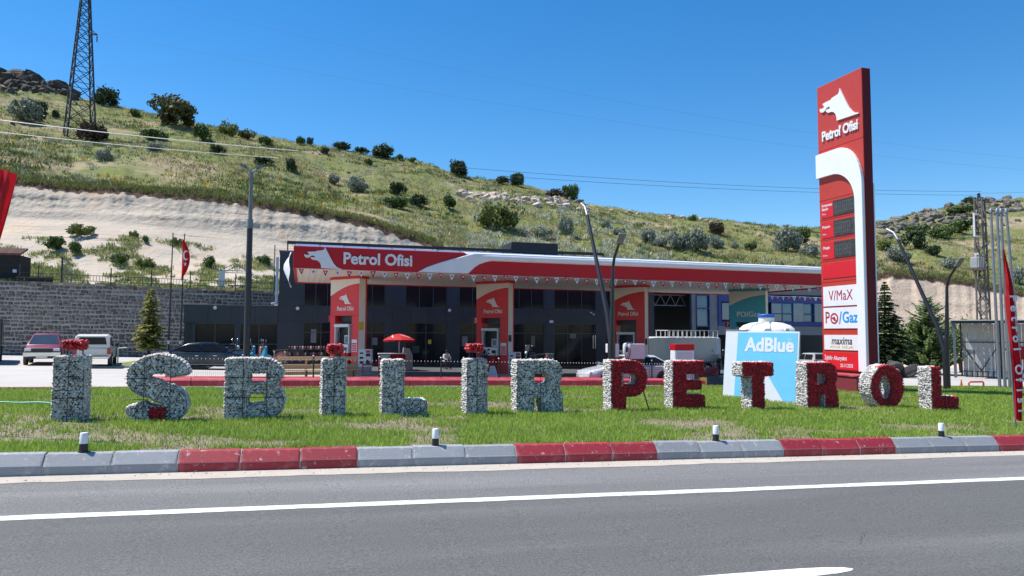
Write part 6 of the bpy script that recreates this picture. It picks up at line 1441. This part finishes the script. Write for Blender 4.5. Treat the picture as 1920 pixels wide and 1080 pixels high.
for i, (px, py, wd, hh, kind, lab) in enumerate(BUSH):
    p = on_hill(px, py, 84.0); d = proj(p)[2]; W_, H_ = wd*d/F_PX, hh*d/F_PX
    t = thing('hill_tree' if hh > 27 else 'hill_bush', lab, 'tree' if hh > 27 else 'bush', (p.x, p.y, p.z-.12*H_), random.uniform(0, 6.28), 'bushes and trees on the hill')
    o = link('crown', CROWNS[kind][i % 3], t, scale=(W_*1.12, W_*random.uniform(.9, 1.1), H_*1.15))
    link('trunk', stem_me, t, scale=(W_*.5, W_*.5, H_*.9))
NMID = mat('needles_mid', (.25, .32, .11), (.16, .23, .075), .8, 2, island=.45, trans=.4)
pine_c = [crown_mesh('crown', 301+k, 4200, NMID, lobes=13, leaf=.085) for k in range(2)]
for k, (px, Y, H_, W_, lab) in enumerate(((1712, 49.0, 4.7, 5.0, 'rounded bushy green pine behind the heap of tyres'), (1800, 51.0, 5.4, 5.4, 'rounded bushy pine behind the corner post of the shelter'))):
    p = at(px, 660, Y); t = thing('pine_tree', lab, 'tree', (p.x, Y, gz(p.x)), k*1.3)
    link('crown', pine_c[k], t, (0, 0, .25), 0, (W_, W_, H_-.25)); link('trunk', stem_me, t, scale=(W_*.4, W_*.4, H_*.8))
# scrub patches between the bushes
sv, sf, so_ = [], [], 0
rs3 = np.random.default_rng(55)
for k in range(120):
    px = rs3.uniform(-30, 1930); K = hkeys(px); p = hpoint(px, K[5][0]+2+(K[6][0]-K[5][0]-4)*rs3.random()); n_ = 90; s_ = rs3.uniform(.5, 1.5)
    c_ = rs3.normal(size=(n_, 3))*np.array([s_*.7, s_*.7, s_*.28]); c_[:, 2] = np.abs(c_[:, 2])+.05; a_ = rs3.normal(size=(n_, 3)); a_ /= np.linalg.norm(a_, axis=1)[:, None]; b_ = np.cross(a_, rs3.normal(size=(n_, 3))); b_ /= np.linalg.norm(b_, axis=1)[:, None]; l_ = rs3.uniform(.10, .26, (n_, 1))
    c_ = c_+np.array([p.x, p.y, p.z-.1]); sv.append(np.stack([c_-a_*l_*.5, c_+b_*l_*.3, c_+a_*l_*.5, c_-b_*l_*.3], 1).reshape(-1, 3)); sf.append(np.arange(4*n_).reshape(-1, 4)+so_); so_ += 4*n_
o = stuff(link('hill_scrub', npmesh('hill_scrub', np.concatenate(sv), np.concatenate(sf), LF['green']))); o['label'] = 'low ragged green scrub between the bushes on the hillside'
# yellow blossom on the wide tree
def clump(nm, pts, n, h0, h1, wd, m, seed, lab, spread=.35, fan=.8):
    r = np.random.default_rng(seed); P_ = np.asarray(pts, dtype=float); k = len(P_)
    B = np.repeat(P_, n, 0); N_ = len(B); a = r.uniform(0, 2*PI, N_); rr = spread*np.sqrt(r.random(N_)); B[:, 0] += rr*np.cos(a); B[:, 1] += rr*np.sin(a)
    h = r.uniform(h0, h1, N_); la = r.uniform(0, 2*PI, N_); le = h*r.uniform(.1, fan, N_); ww = wd*r.uniform(.6, 1.4, N_); z = np.zeros(N_); ta = r.uniform(0, 2*PI, N_)
    e = np.stack([np.cos(ta)*ww/2, np.sin(ta)*ww/2, z], 1); tip = np.stack([np.cos(la)*le, np.sin(la)*le, h], 1)
    V = np.stack([B-e, B+e, B+tip*.95+e*.45, B+tip-e*.45], 1).reshape(-1, 3); Fz = (4*np.arange(N_)[:, None]+np.arange(4)[None])
    o = stuff(link(nm, npmesh(nm, V, Fz, m))); o['label'] = lab; return o
def hill_pts(n, seed, lo=.0, hi=1.0, keep=None, pr=(-60, 1980)):
    r = np.random.default_rng(seed); out = []
    while len(out) < n:
        px = r.uniform(*pr); K = _hk.get(round(px*2)/2) or hkeys(px); ya, yb_ = K[5][0]-1.0, K[6][0]+3; u = lo+(hi-lo)*r.random()**1.3
        p = hpoint(px, ya+(yb_-ya)*u)
        if keep and not keep(p, r): continue
        out.append((p.x, p.y, p.z-.05))
    return out
HG = mat('hill_grass_green', (.235, .245, .075), (.155, .18, .052), .8, .2, island=.4, trans=.3); HD = mat('hill_grass_dry', (.37, .31, .17), (.29, .235, .125), .85, .2, island=.35, trans=.25); HW = mat('hill_weed_pale', (.56, .56, .42), (.42, .43, .30), .85, .5, island=.3, trans=.2); HY = mat('yellow_blossom', (.62, .43, .03), (.55, .36, .03), .7, 1, island=.25, trans=.2)
HBK = mat('herb_green', (.15, .19, .055), (.10, .14, .04), .8, 1, island=.4, trans=.25)
clump('hill_grass', hill_pts(15000, 1, keep=lambda p, r: mnoise.noise((p.x*.07, p.y*.07, 1)) > -.25), 6, .15, .48, .06, HG, 2, 'green grass tufts covering the hillside')
clump('dry_hill_grass', hill_pts(13000, 3, keep=lambda p, r: mnoise.noise((p.x*.06, p.y*.06, 8)) > -.1), 6, .15, .45, .055, HD, 4, 'dry straw coloured grass tufts on the hillside')
clump('pale_weeds', hill_pts(900, 5, keep=lambda p, r: mnoise.noise((p.x*.05, p.y*.05, 3)) > .05), 22, .15, .55, .11, HW, 6, 'pale flowering weeds dotted over the hillside', .5)
clump('pale_bush_weeds', hill_pts(260, 25, .0, .55, pr=(880, 1260)), 40, .2, .8, .13, HW, 26, 'pale silvery weeds on the slope above the middle of the canopy', .7)
clump('dark_herbs', hill_pts(1300, 15, keep=lambda p, r: mnoise.noise((p.x*.045, p.y*.045, 13)) > .05), 24, .15, .6, .12, HBK, 16, 'dark green herbs dotted over the hillside', .8)
clump('yellow_flowers', hill_pts(210, 7, 0, .5), 14, .2, .5, .12, HY, 8, 'yellow flowers dotted over the hillside', .45)
# plants on the grassy lip of the cut, and on the pale sand slope
lip = []
for k in range(2600):
    px = random.uniform(-20, 830) if k % 4 else random.uniform(1600, 1940); K = hkeys(px); p = hpoint(px, K[4][0]+random.uniform(-.15, 1.6)); lip.append((p.x, p.y, p.z-.05))
clump('overhanging_grass', lip, 7, .2, .55, .06, HG, 9, 'grass hanging over the top of the cut bank', .2)
sand_pts = []; rs2 = np.random.default_rng(21)
while len(sand_pts) < 3400:
    px = rs2.uniform(-20, 640); Y = 61.2+16*rs2.random()**1.5; p = hpoint(px, Y); dn = mnoise.noise((p.x*.22, p.y*.25, 6))+.7*mnoise.noise((p.x*.8, p.y*.8, 2))
    if dn > -.02+.035*max(0, Y-70)-.25*max(0, (64-Y)/3)+max(0, px-480)*.001: sand_pts.append((p.x, p.y, p.z-.03))
hp_ = len(sand_pts)//2
clump('slope_weeds', sand_pts[:hp_], 16, .10, .36, .06, mat('weed_yellow_green', (.46, .46, .17), (.34, .36, .11), .8, 1, island=.35, trans=.3), 22, 'yellow green weeds on the pale sand slope above the wall', .42)
clump('slope_herbs', sand_pts[hp_:], 14, .10, .38, .07, mat('weed_green', (.22, .27, .10), (.15, .19, .07), .8, 1, island=.4, trans=.25), 23, 'green herbs on the pale sand slope above the wall', .38)
for k, (px, py, wd, hh, lab) in enumerate(((145, 445, 50, 24, 'green weed bush high on the sand slope'), (95, 470, 46, 28, 'dark green weed bush in the middle of the sand slope'), (135, 480, 28, 30, 'bright green weed bush beside the mesh gate'), (245, 448, 18, 14, 'small dark weed bush right of the high one on the sand slope'), (268, 456, 16, 14, 'tiny dark weed bush on the sand slope left of the flag'), (220, 500, 40, 24, 'low grey weed bush above the wall left of the flagpoles'), (325, 460, 22, 16, 'small weed bush behind the limp red flag'), (388, 505, 30, 26, 'weed bush above the wall left of the gazebo'), (492, 498, 30, 20, 'weed bush beside the left end of the canopy'), (270, 505, 34, 20, 'weed bush above the wall just left of the bare flagpole'))):
    p = on_hill(px, py, 62.0); d = proj(p)[2]; W_, H_ = wd*d/F_PX, hh*d/F_PX
    o = tag(link('weed_bush', CROWNS['green' if k % 3 else 'lime'][k % 3], None, (p.x, p.y, p.z-.05), k*1.1, (W_*1.1, W_, H_*1.1)), lab, 'bush', 'weed bushes on the sand slope')

# ================================================================ rock outcrops
def boulder(seed, m):
    bm = bmesh.new(); bmesh.ops.create_icosphere(bm, subdivisions=2, radius=1)
    for v in bm.verts:
        n = v.co.copy(); v.co *= 1+.55*mnoise.noise(n*1.2+Vector((seed*7, 0, 0)))+.35*mnoise.noise(n*3.1+Vector((0, seed*5, 0)))
        for ax in range(3):
            if abs(v.co[ax]) > .62: v.co[ax] = math.copysign(.62+.3*(abs(v.co[ax])-.62), v.co[ax])
    me = bpy.data.meshes.new('boulder'); bm.to_mesh(me); bm.free(); me.materials.append(m); return me
RKD = mat('dark_basalt', (.035, .03, .026), (.085, .07, .058), .95, 1.5, rnd=.35, bump=.7, bscale=4); RKG = mat('grey_rock', (.20, .18, .15), (.10, .092, .078), .95, 1.5, rnd=.35, bump=.7, bscale=4); RKP = mat('pale_tuff', (.55, .46, .38), (.42, .34, .28), .95, 1.0, rnd=.2, bump=.6, bscale=4)
BO = {m: [boulder(k+j*9, mm) for k in range(4)] for j, (m, mm) in enumerate((('d', RKD), ('g', RKG), ('p', RKP)))}
def outcrop(label, kind, spots):
    ref = on_hill(*spots[0][:2], 84.0); t = thing('rock_outcrop', label, 'rocks', ref)
    for i, (px, py, s) in enumerate(spots):
        p = on_hill(px, py, 84.0); d = proj(p)[2]; q = s*d/F_PX*.55
        o = link('boulder', BO[kind][i % 4], t, p-ref+Vector((0, 0, .15*q))); o.rotation_euler = (random.uniform(-.5, .5), random.uniform(-.5, .5), random.uniform(0, 6.28)); o.scale = (q*random.uniform(.8, 1.4), q*random.uniform(.8, 1.2), q*random.uniform(.6, 1.0))
rr_ = random.Random(31)
sp_ = []
for k in range(70):
    px = rr_.uniform(-30, 122); top_ = np.interp(px, [-30, 0, 40, 80, 122], [150, 152, 154, 160, 178]); sp_.append((px, top_+rr_.uniform(-1, 26)*(1-px/200), rr_.uniform(12, 26)))
for k in range(20): px = rr_.uniform(-20, 108); top_ = np.interp(px, [-30, 0, 40, 80, 122], [150, 152, 154, 160, 178]); sp_.append((px, top_+rr_.uniform(-1, 3), rr_.uniform(28, 44)))
outcrop('dark basalt crag crowning the hill at the top left', 'd', sp_)
sp_ = []
for k in range(190): px = rr_.uniform(1652, 1925); top_ = np.interp(px, [1650, 1700, 1750, 1850, 1920], [420, 406, 396, 377, 372]); sp_.append((px, top_+abs(rr_.gauss(0, 1))*20, rr_.uniform(6, 18)))
outcrop('band of grey boulders below the crest of the right hill', 'g', sp_)
sp_ = [(860+rr_.uniform(0, 200), 0, rr_.uniform(8, 20)) for k in range(60)]; sp_ = [(px, np.interp(px, [860, 960, 1060], [363, 374, 386])+rr_.gauss(0, 4), s) for px, _, s in sp_]
outcrop('pale pinkish rock ledge on the slope above the canopy', 'p', sp_)
sp_ = [(px, np.interp(px, [1060, 1150, 1260, 1350], [388, 396, 405, 414])+abs(rr_.gauss(0, 4)), rr_.uniform(5, 12)) for px in [rr_.uniform(1060, 1350) for k in range(34)]]
outcrop('scattered pale rocks along the low skyline right of the lamp', 'p', sp_)
sp_ = [(rr_.uniform(-20, 1500), 0, rr_.uniform(3, 8)) for k in range(70)]; sp_ = [(px, np.interp(px, HKA[:, 0], HKA[:, 5])+rr_.uniform(8, 90), s) for px, _, s in sp_]
outcrop('loose grey stones strewn thinly over the hillside', 'g', sp_)

# ================================================================ small things on the forecourt
def place(px, Y): p = at(px, 670, Y); return (p.x, Y, gz(p.x))
# wire mesh fence behind the red kerb; sunlight on the wire tips is painted white
fx0, fx1 = at(318, 690, 28.6).x, 18.0
FG = flat('fence_green', (.015, .04, .03), .5)
ft = thing('wire_fence', 'low dark green wire mesh fence with wire tips coloured as sunlit behind the lawn', 'fence', (fx0, 0, 0))
def fy(x): return yback(x)+2.9
npan = 9; wp_ = (fx1-fx0)/npan
for k in range(npan):
    b = MB(); tb_ = MB(); xa_ = fx0+wp_*k
    for j in range(int(wp_/.07)):
        xx = xa_+.07*j; y_ = fy(xx); z_ = gz(xx)
        b.bar((xx-fx0, y_, z_+.42), (xx-fx0, y_, z_+1.06), .005)
        if j % 2 == 0: tb_.bar((xx-fx0, y_, z_+1.06), (xx-fx0, y_-.03, z_+1.10), .018)
    for q in range(6): zz = .46+.12*q; b.bar((xa_-fx0, fy(xa_), gz(xa_)+zz), (xa_+wp_-fx0, fy(xa_+wp_), gz(xa_+wp_)+zz), .005)
    o = b.build('mesh_panel', FG, ft); tb_.build('sunlit_wire_tips', FW, o)
for k in range(npan+1):
    xx = fx0+wp_*k; MB().tube([(xx-fx0, fy(xx), gz(xx)+.38), (xx-fx0, fy(xx), gz(xx)+1.2)], .03, 8).build('post', FG, ft); MB().ball((xx-fx0, fy(xx), gz(xx)+1.22), .045).build('post_cap', STEEL, ft)
# timber rail barrier
pA, pB_ = at(520, 690, 34.2), at(672, 690, 34.2); Lb = pB_.x-pA.x
t = thing('timber_bench', 'long pale timber bench rail in front of the leftmost pump', 'bench', (pA.x, 34.2, gz(pA.x)))
for z_, h_, y_ in ((.92, .16, 0), (.55, .22, .02), (.26, .16, -.12)): MB().box(0, Lb, y_, y_+.05, z_-h_/2, z_+h_/2).build('plank', WOOD, t, bevel=.01)
for k in range(4): xx = .15+(Lb-.3)*k/3; MB().box(xx-.05, xx+.05, .055, .14, 0, 1.0).build('post', WOOD, t)
MB().box(.02, Lb-.02, -.45, -.13, .38, .43).build('seat_plank', WOOD, t)
for k in range(4): xx = .25+(Lb-.5)*k/3; MB().box(xx-.03, xx+.03, -.4, -.33, 0, .38).build('leg', BLACKM, t)
# display rack with small goods
pA = place(575, 45.5)
t = thing('goods_rack', 'dark display rack with rows of small goods behind the timber bench', 'rack', pA)
for z_ in (.35, .72, 1.09): MB().box(-1.1, 1.1, -.25, .25, z_, z_+.03).build('shelf', BLACKM, t)
for xx in (-1.08, 0, 1.08): MB().box(xx-.02, xx+.02, -.24, .24, 0, 1.15).build('upright', BLACKM, t)
gm = [MB().lathe([(.001, 0), (.06, 0), (.06, .14), (.03, .18), (.03, .2), (.001, .2)], 8).mesh('bottle', m_) for m_ in (flat('bottle_red', (.4, .06, .05)), flat('bottle_pale', (.55, .5, .45)), flat('bottle_dark', (.05, .05, .06)))]
for z_ in (.38, .75, 1.12):
    for k in range(14): link('bottle', gm[(k*7+int(z_*10)) % 3], t, (-1.0+.155*k, -.1+.08*(k % 2), z_))
# parasol, drinks counter
pu_ = place(748, 44.0)
t = thing('parasol', 'red and white parasol open in front of the dark shop windows', 'parasol', pu_)
MB().tube([(0, 0, 0), (0, 0, 2.15)], .025, 8).build('pole', FW, t); R_ = .98
for k in range(8):
    a0_, a1_ = 2*PI*k/8, 2*PI*(k+1)/8; g_ = MB(); pts = []
    for i in range(5):
        rr2 = R_*i/4; zz = 2.2-.38*(i/4)**1.6
        for j in range(4): a_ = a0_+(a1_-a0_)*j/3; bul = 1-.04*math.sin(PI*j/3)*(i/4); pts.append((rr2*bul*math.cos(a_), rr2*bul*math.sin(a_), zz))
    g_.add(pts, [(i*4+j, i*4+j+1, (i+1)*4+j+1, (i+1)*4+j) for i in range(4) for j in range(3)])
    g_.build('canopy_gore', FRED, t, smooth=True)
for k in range(8):
    a0_ = 2*PI*k/8+.1; sw_ = MB(); pts = []
    for i in range(4): rr2 = R_*(.35+.4*i/3); a_ = a0_+.28*i; zz = 2.2-.38*((rr2/R_))**1.6+.012; pts += [(rr2*math.cos(a_-.07), rr2*math.sin(a_-.07), zz), (rr2*math.cos(a_+.07), rr2*math.sin(a_+.07), zz)]
    if k % 2 == 0: sw_.add(pts, [(2*i, 2*i+1, 2*i+3, 2*i+2) for i in range(3)]).build('white_swirl', FW, t)
for k in range(16):
    a_ = 2*PI*(k+.5)/16; MB().box(-.17, .17, -.006, .006, -.10, 0).build('valance_tab', FRED, t, (R_*.955*math.cos(a_), R_*.955*math.sin(a_), 1.825), a_+PI/2)
pc_ = place(735, 43.2)
t = thing('promotion_counter', 'red and white printed promotion counter under the parasol', 'counter', pc_)
MB().box(-.78, .78, -.22, .22, .05, .98).build('body', FRED, t, bevel=.02); MB().box(-.82, .82, -.28, .26, .98, 1.03).build('top', FW, t)
MB().prism([(-.76, .95), (-.1, .95), (-.35, .6), (-.1, .25), (.1, .07), (-.2, .07), (-.55, .45)], -.23, -.222).build('white_print', FW, t)
MB().lathe([(.001, -.232), (.2, -.232), (.2, -.223)], 16, (-.15, 0, .62), 'y').build('dark_print', SCREEN, t); MB().lathe([(.001, -.232), (.17, -.232), (.17, -.223)], 16, (.32, 0, .6), 'y').build('dark_print', GREYM, t)
pc_ = place(764, 45.0); tag(MB().loft([[(x_, -.25, 0), (x_, -.25, z_), (x_, .25, z_), (x_, .25, 0)] for x_, z_ in ((-.3, 1.0), (-.25, 1.35), (.1, 1.3), (.28, .9), (.3, .5))]).build('vending_cooler', mat('cooler_grey', (.35, .36, .36), rough=.4), None, pc_, smooth=True), 'grey rounded cooler right of the red promotion counter', 'cooler')
# white machines on the forecourt at right (car care units)
PINK = mat('pale_pink_panel', (.62, .54, .60), (.56, .49, .55), .4, 2)
pv = place(1279, 31.6)
t = thing('car_care_unit', 'white vacuum unit with a red top behind the red letter E', 'machine', pv)
MB().box(-.52, .52, -.25, .25, 0, 1.72).build('body', FW, t, bevel=.03); MB().box(-.53, .53, -.27, .27, 1.72, 2.02).build('red_top', RED, t, bevel=.02); MB().box(-.42, .42, -.262, -.252, .1, 1.62).build('front_panel', PINK, t)
MB().tube([(.75, -.1, .2), (.75, -.1, 1.0), (.9, -.1, 1.3), (1.0, -.1, 1.0), (1.0, -.1, .1)], .05, 8).build('hose', FRED, t, smooth=True); MB().box(.05, .12, -.27, -.263, .9, 1.05).build('coin_slot', SCREEN, t)
pv = place(1189, 30.6)
t = thing('car_care_unit', 'pale pink slanted panel unit with a round gauge beside the slanted lamp post', 'machine', pv)
MB().hexa([(-.42, -.2, 1.28), (.46, -.2, 1.28), (.46, .15, 1.28), (-.42, .15, 1.28), (-.3, -.2, 1.98), (.46, -.2, 1.98), (.46, .15, 1.98), (-.3, .15, 1.98)]).build('panel', PINK, t, bevel=.02); MB().box(-.3, .44, -.18, .13, 0, 1.275).build('dark_cabinet', BLACKM, t)
MB().lathe([(.001, 0), (.1, 0), (.12, .05), (.12, .4), (.08, .5), (.001, .52)], 14, (-.48, -.1, 1.5)).build('gauge_head', FW, t, smooth=True); MB().box(-.53, -.43, -.24, -.215, 1.6, 1.85).build('gauge_window', SCREEN, t)
MB().tube([(-.45, -.1, 1.9), (-.25, -.15, 2.1), (-.3, -.2, 1.5), (-.5, -.2, 1.0), (-.45, -.15, .4)], .025, 6).build('hose', BLACKM, t, smooth=True); MB().tube([(-.48, -.1, 0), (-.48, -.1, 1.5)], .04, 6).build('stand', STEEL, t)
pv = place(1143, 30.2)
t = thing('car_care_unit', 'white square box on a post left of the slanted lamp post', 'machine', pv)
MB().box(-.15, .15, -.12, .12, 1.55, 1.95).build('box', FW, t, bevel=.02); MB().box(.0, .12, -.06, .06, 0, 1.548).build('post', FW, t); MB().box(.22, .42, -.1, .1, 1.35, 1.95).build('side_panel', PINK, t)
pv = place(1030, 46.6); t = thing('waste_bin', 'grey waste bin with a red side by the shop door', 'bin', pv)
MB().box(-.2, .25, -.2, .2, 0, 1.05).build('body', GREYM, t, bevel=.03); MB().box(-.24, -.205, -.2, .2, .1, .9).build('red_side', RED, t); MB().box(-.22, .27, -.22, .22, 1.055, 1.12).build('lid', STEEL, t)
pv = place(925, 36.6); tag(MB().add([(-.28, 0, 0), (.28, 0, 0), (.1, .05, .62), (-.15, .05, .62), (-.28, .02, 0), (.28, .02, 0), (.1, .07, .62), (-.15, .07, .62)], [(0,1,2,3), (7,6,5,4), (0,3,7,4), (1,5,6,2), (3,2,6,7), (0,4,5,1)]).build('folded_sign', FW, None, pv), 'small white leaning sign plate in front of the middle pump', 'sign')
pv = gr(1338, 706, 0); tag(MB().add([(-.9, 0, 0), (.9, 0, 0), (.9, .9, 0), (-.9, .9, 0), (.9, 0, .55), (.9, .9, .55)], [(0,1,4), (3,5,2), (0,4,5,3), (1,2,5,4), (0,3,2,1)]).build('red_ramp', REDK, None, (pv.x, pv.y+.8, gz(pv.x)+.0)), 'red painted concrete wedge left of the light blue board', 'wedge')
pv = place(1317, 31.0); tag(MB().box(-.16, .16, -.12, .12, 0, .42).box(-.13, .13, -.125, -.121, .08, .36).build('yellow_box', YELLOW, None, (pv[0], pv[1], pv[2]), bevel=.02), 'small yellow box seen through the upper gap of the letter E', 'box')
# white posts near the scooters
for k, px in enumerate((514, 534)):
    pv = place(px, 44.4); t = thing('slim_bollard', ('left' if k == 0 else 'right')+' one of two slim pale posts beside the orange scooter', 'bollard', pv, 0, 'two slim posts by the scooters')
    MB().tube([(0, 0, 0), (0, 0, .92)], .03, 8).build('post', STEEL, t); MB().ball((0, 0, .95), .05).build('knob', flat('brass', (.6, .5, .25), .3), t, smooth=True)
# small white pipe rail by the pickup, kerbed bed at the tree
pv = gr(212, 688, 0); tag(MB().tube([(0, 0, 0), (0, 0, .95), (.05, 0, 1.0), (.42, 0, 1.02)], .035, 8).build('bent_rail', FW, None, (pv.x, pv.y+1.0, gz(pv.x))), 'thin white bent pipe standing right of the white pickup', 'pipe')
pv = gr(238, 689, 0)
t = thing('planting_bed', 'grassy bed with a dark kerb at the foot of the yellow green conifer', 'flower bed', (pv.x, pv.y, gz(pv.x)))
MB().add([(-1.6, -.6, 0), (4.0, -.6, -.08), (4.0, 9.0, -.08), (-.8, 9.0, .02), (-1.6, -.6, .1), (4.0, -.6, .1), (4.0, 9.0, .14), (-.8, 9.0, .14)], [(0,1,5,4), (1,2,6,5), (2,3,7,6), (3,0,4,7), (4,5,6,7)]).build('kerb_edge', CONC, t)
MB().add([(-1.3, -.3, .115), (3.8, -.3, .115), (3.8, 8.8, .15), (-.6, 8.8, .15)], [(0,1,2,3)]).build('turf', mat('bed_turf', (.12, .2, .03), (.18, .2, .06), .9, 4), t)
# hose lying on the lawn, scraps
h0_ = gr(-10, 760, .3); h1_ = gr(96, 764, .3)
tag(MB().tube([(h0_.x+(h1_.x-h0_.x)*i/10, h0_.y+(h1_.y-h0_.y)*i/10+.05*math.sin(i), gz(h0_.x)+isl(h0_.x+(h1_.x-h0_.x)*i/10, h0_.y)+.07) for i in range(11)], .02, 6).build('garden_hose', flat('hose_green', (.15, .5, .38)), None), 'pale green garden hose lying on the lawn at the left edge', 'hose')
# seated person in a white shirt by the shop front
def person():
    J = {'pel': (0, 0, .46), 'ch': (.02, -.14, .80), 'nk': (.02, -.20, .97), 'hd': (.02, -.25, 1.09), 'ht': (.02, -.25, 1.19), 'sl': (-.17, -.18, .90), 'el': (-.24, -.30, .68), 'wl': (-.12, -.46, .60), 'sr': (.20, -.18, .90), 'er': (.27, -.30, .68), 'wr': (.14, -.46, .60),
         'hl': (-.09, -.03, .45), 'kl': (-.15, -.43, .48), 'al': (-.15, -.40, .08), 'fl': (-.16, -.56, .05), 'hr': (.10, -.03, .45), 'kr': (.17, -.43, .48), 'ar': (.17, -.40, .08), 'fr': (.18, -.56, .05), 'hdl': (-.06, -.53, .58), 'hdr': (.08, -.53, .58)}
    Rr = {'pel': .15, 'ch': .165, 'nk': .06, 'hd': .095, 'ht': .08, 'sl': .075, 'el': .05, 'wl': .036, 'sr': .075, 'er': .05, 'wr': .036, 'hl': .10, 'kl': .068, 'al': .05, 'fl': .045, 'hr': .10, 'kr': .068, 'ar': .05, 'fr': .045, 'hdl': .04, 'hdr': .04}
    E_ = [('pel', 'ch'), ('ch', 'nk'), ('nk', 'hd'), ('hd', 'ht'), ('ch', 'sl'), ('sl', 'el'), ('el', 'wl'), ('wl', 'hdl'), ('ch', 'sr'), ('sr', 'er'), ('er', 'wr'), ('wr', 'hdr'), ('pel', 'hl'), ('hl', 'kl'), ('kl', 'al'), ('al', 'fl'), ('pel', 'hr'), ('hr', 'kr'), ('kr', 'ar'), ('ar', 'fr')]
    ks = list(J); me = bpy.data.meshes.new('b'); me.from_pydata([J[k] for k in ks], [(ks.index(a), ks.index(b)) for a, b in E_], []); o = bpy.data.objects.new('b', me); COL.objects.link(o)
    m = o.modifiers.new('s', 'SKIN'); sub = o.modifiers.new('u', 'SUBSURF'); sub.levels = 2; sub.render_levels = 2
    for i, k in enumerate(ks): me.skin_vertices[0].data[i].radius = (Rr[k], Rr[k])
    me.skin_vertices[0].data[0].use_root = True
    dg = bpy.context.evaluated_depsgraph_get(); out = bpy.data.meshes.new_from_object(o.evaluated_get(dg)); bpy.data.objects.remove(o)
    out.materials.clear()
    for mm in (flat('shirt_white', (.62, .63, .66), .9), flat('trousers_dark', (.03, .035, .045), .9), SKIN, flat('shoe_black', (.02, .02, .02))): out.materials.append(mm)
    for p in out.polygons:
        c = p.center; p.material_index = 2 if (c.z > .96 and c.y < -.1) or (c.y < -.44 and c.z > .52) else (3 if c.z < .10 else (1 if c.z < .54 and not (c.z > .50 and c.y > -.1) else 0)); p.use_smooth = True
    return out
pv = place(834, 46.2)
t = thing('person', 'person in a white shirt and dark trousers sitting by the shop front', 'person', pv, rad(20)); link('body', person(), t)
MB().lathe([(.001, 1.235), (.06, 1.225), (.10, 1.17), (.105, 1.12), (.09, 1.09)], 12, (.02, -.235, 0)).build('hair', flat('hair_black', (.012, .011, .01), .8), t, smooth=True)
t = thing('stool', 'low dark stool under the seated person', 'stool', pv, rad(20)); MB().box(-.2, .2, -.18, .22, .30, .335).build('seat', BLACKM, t)
for sx_ in (-.16, .16):
    for sy_ in (-.14, .18): MB().bar((sx_, sy_, 0), (sx_, sy_, .3), .03).build('leg', BLACKM, t)

bpy.context.view_layer.update()
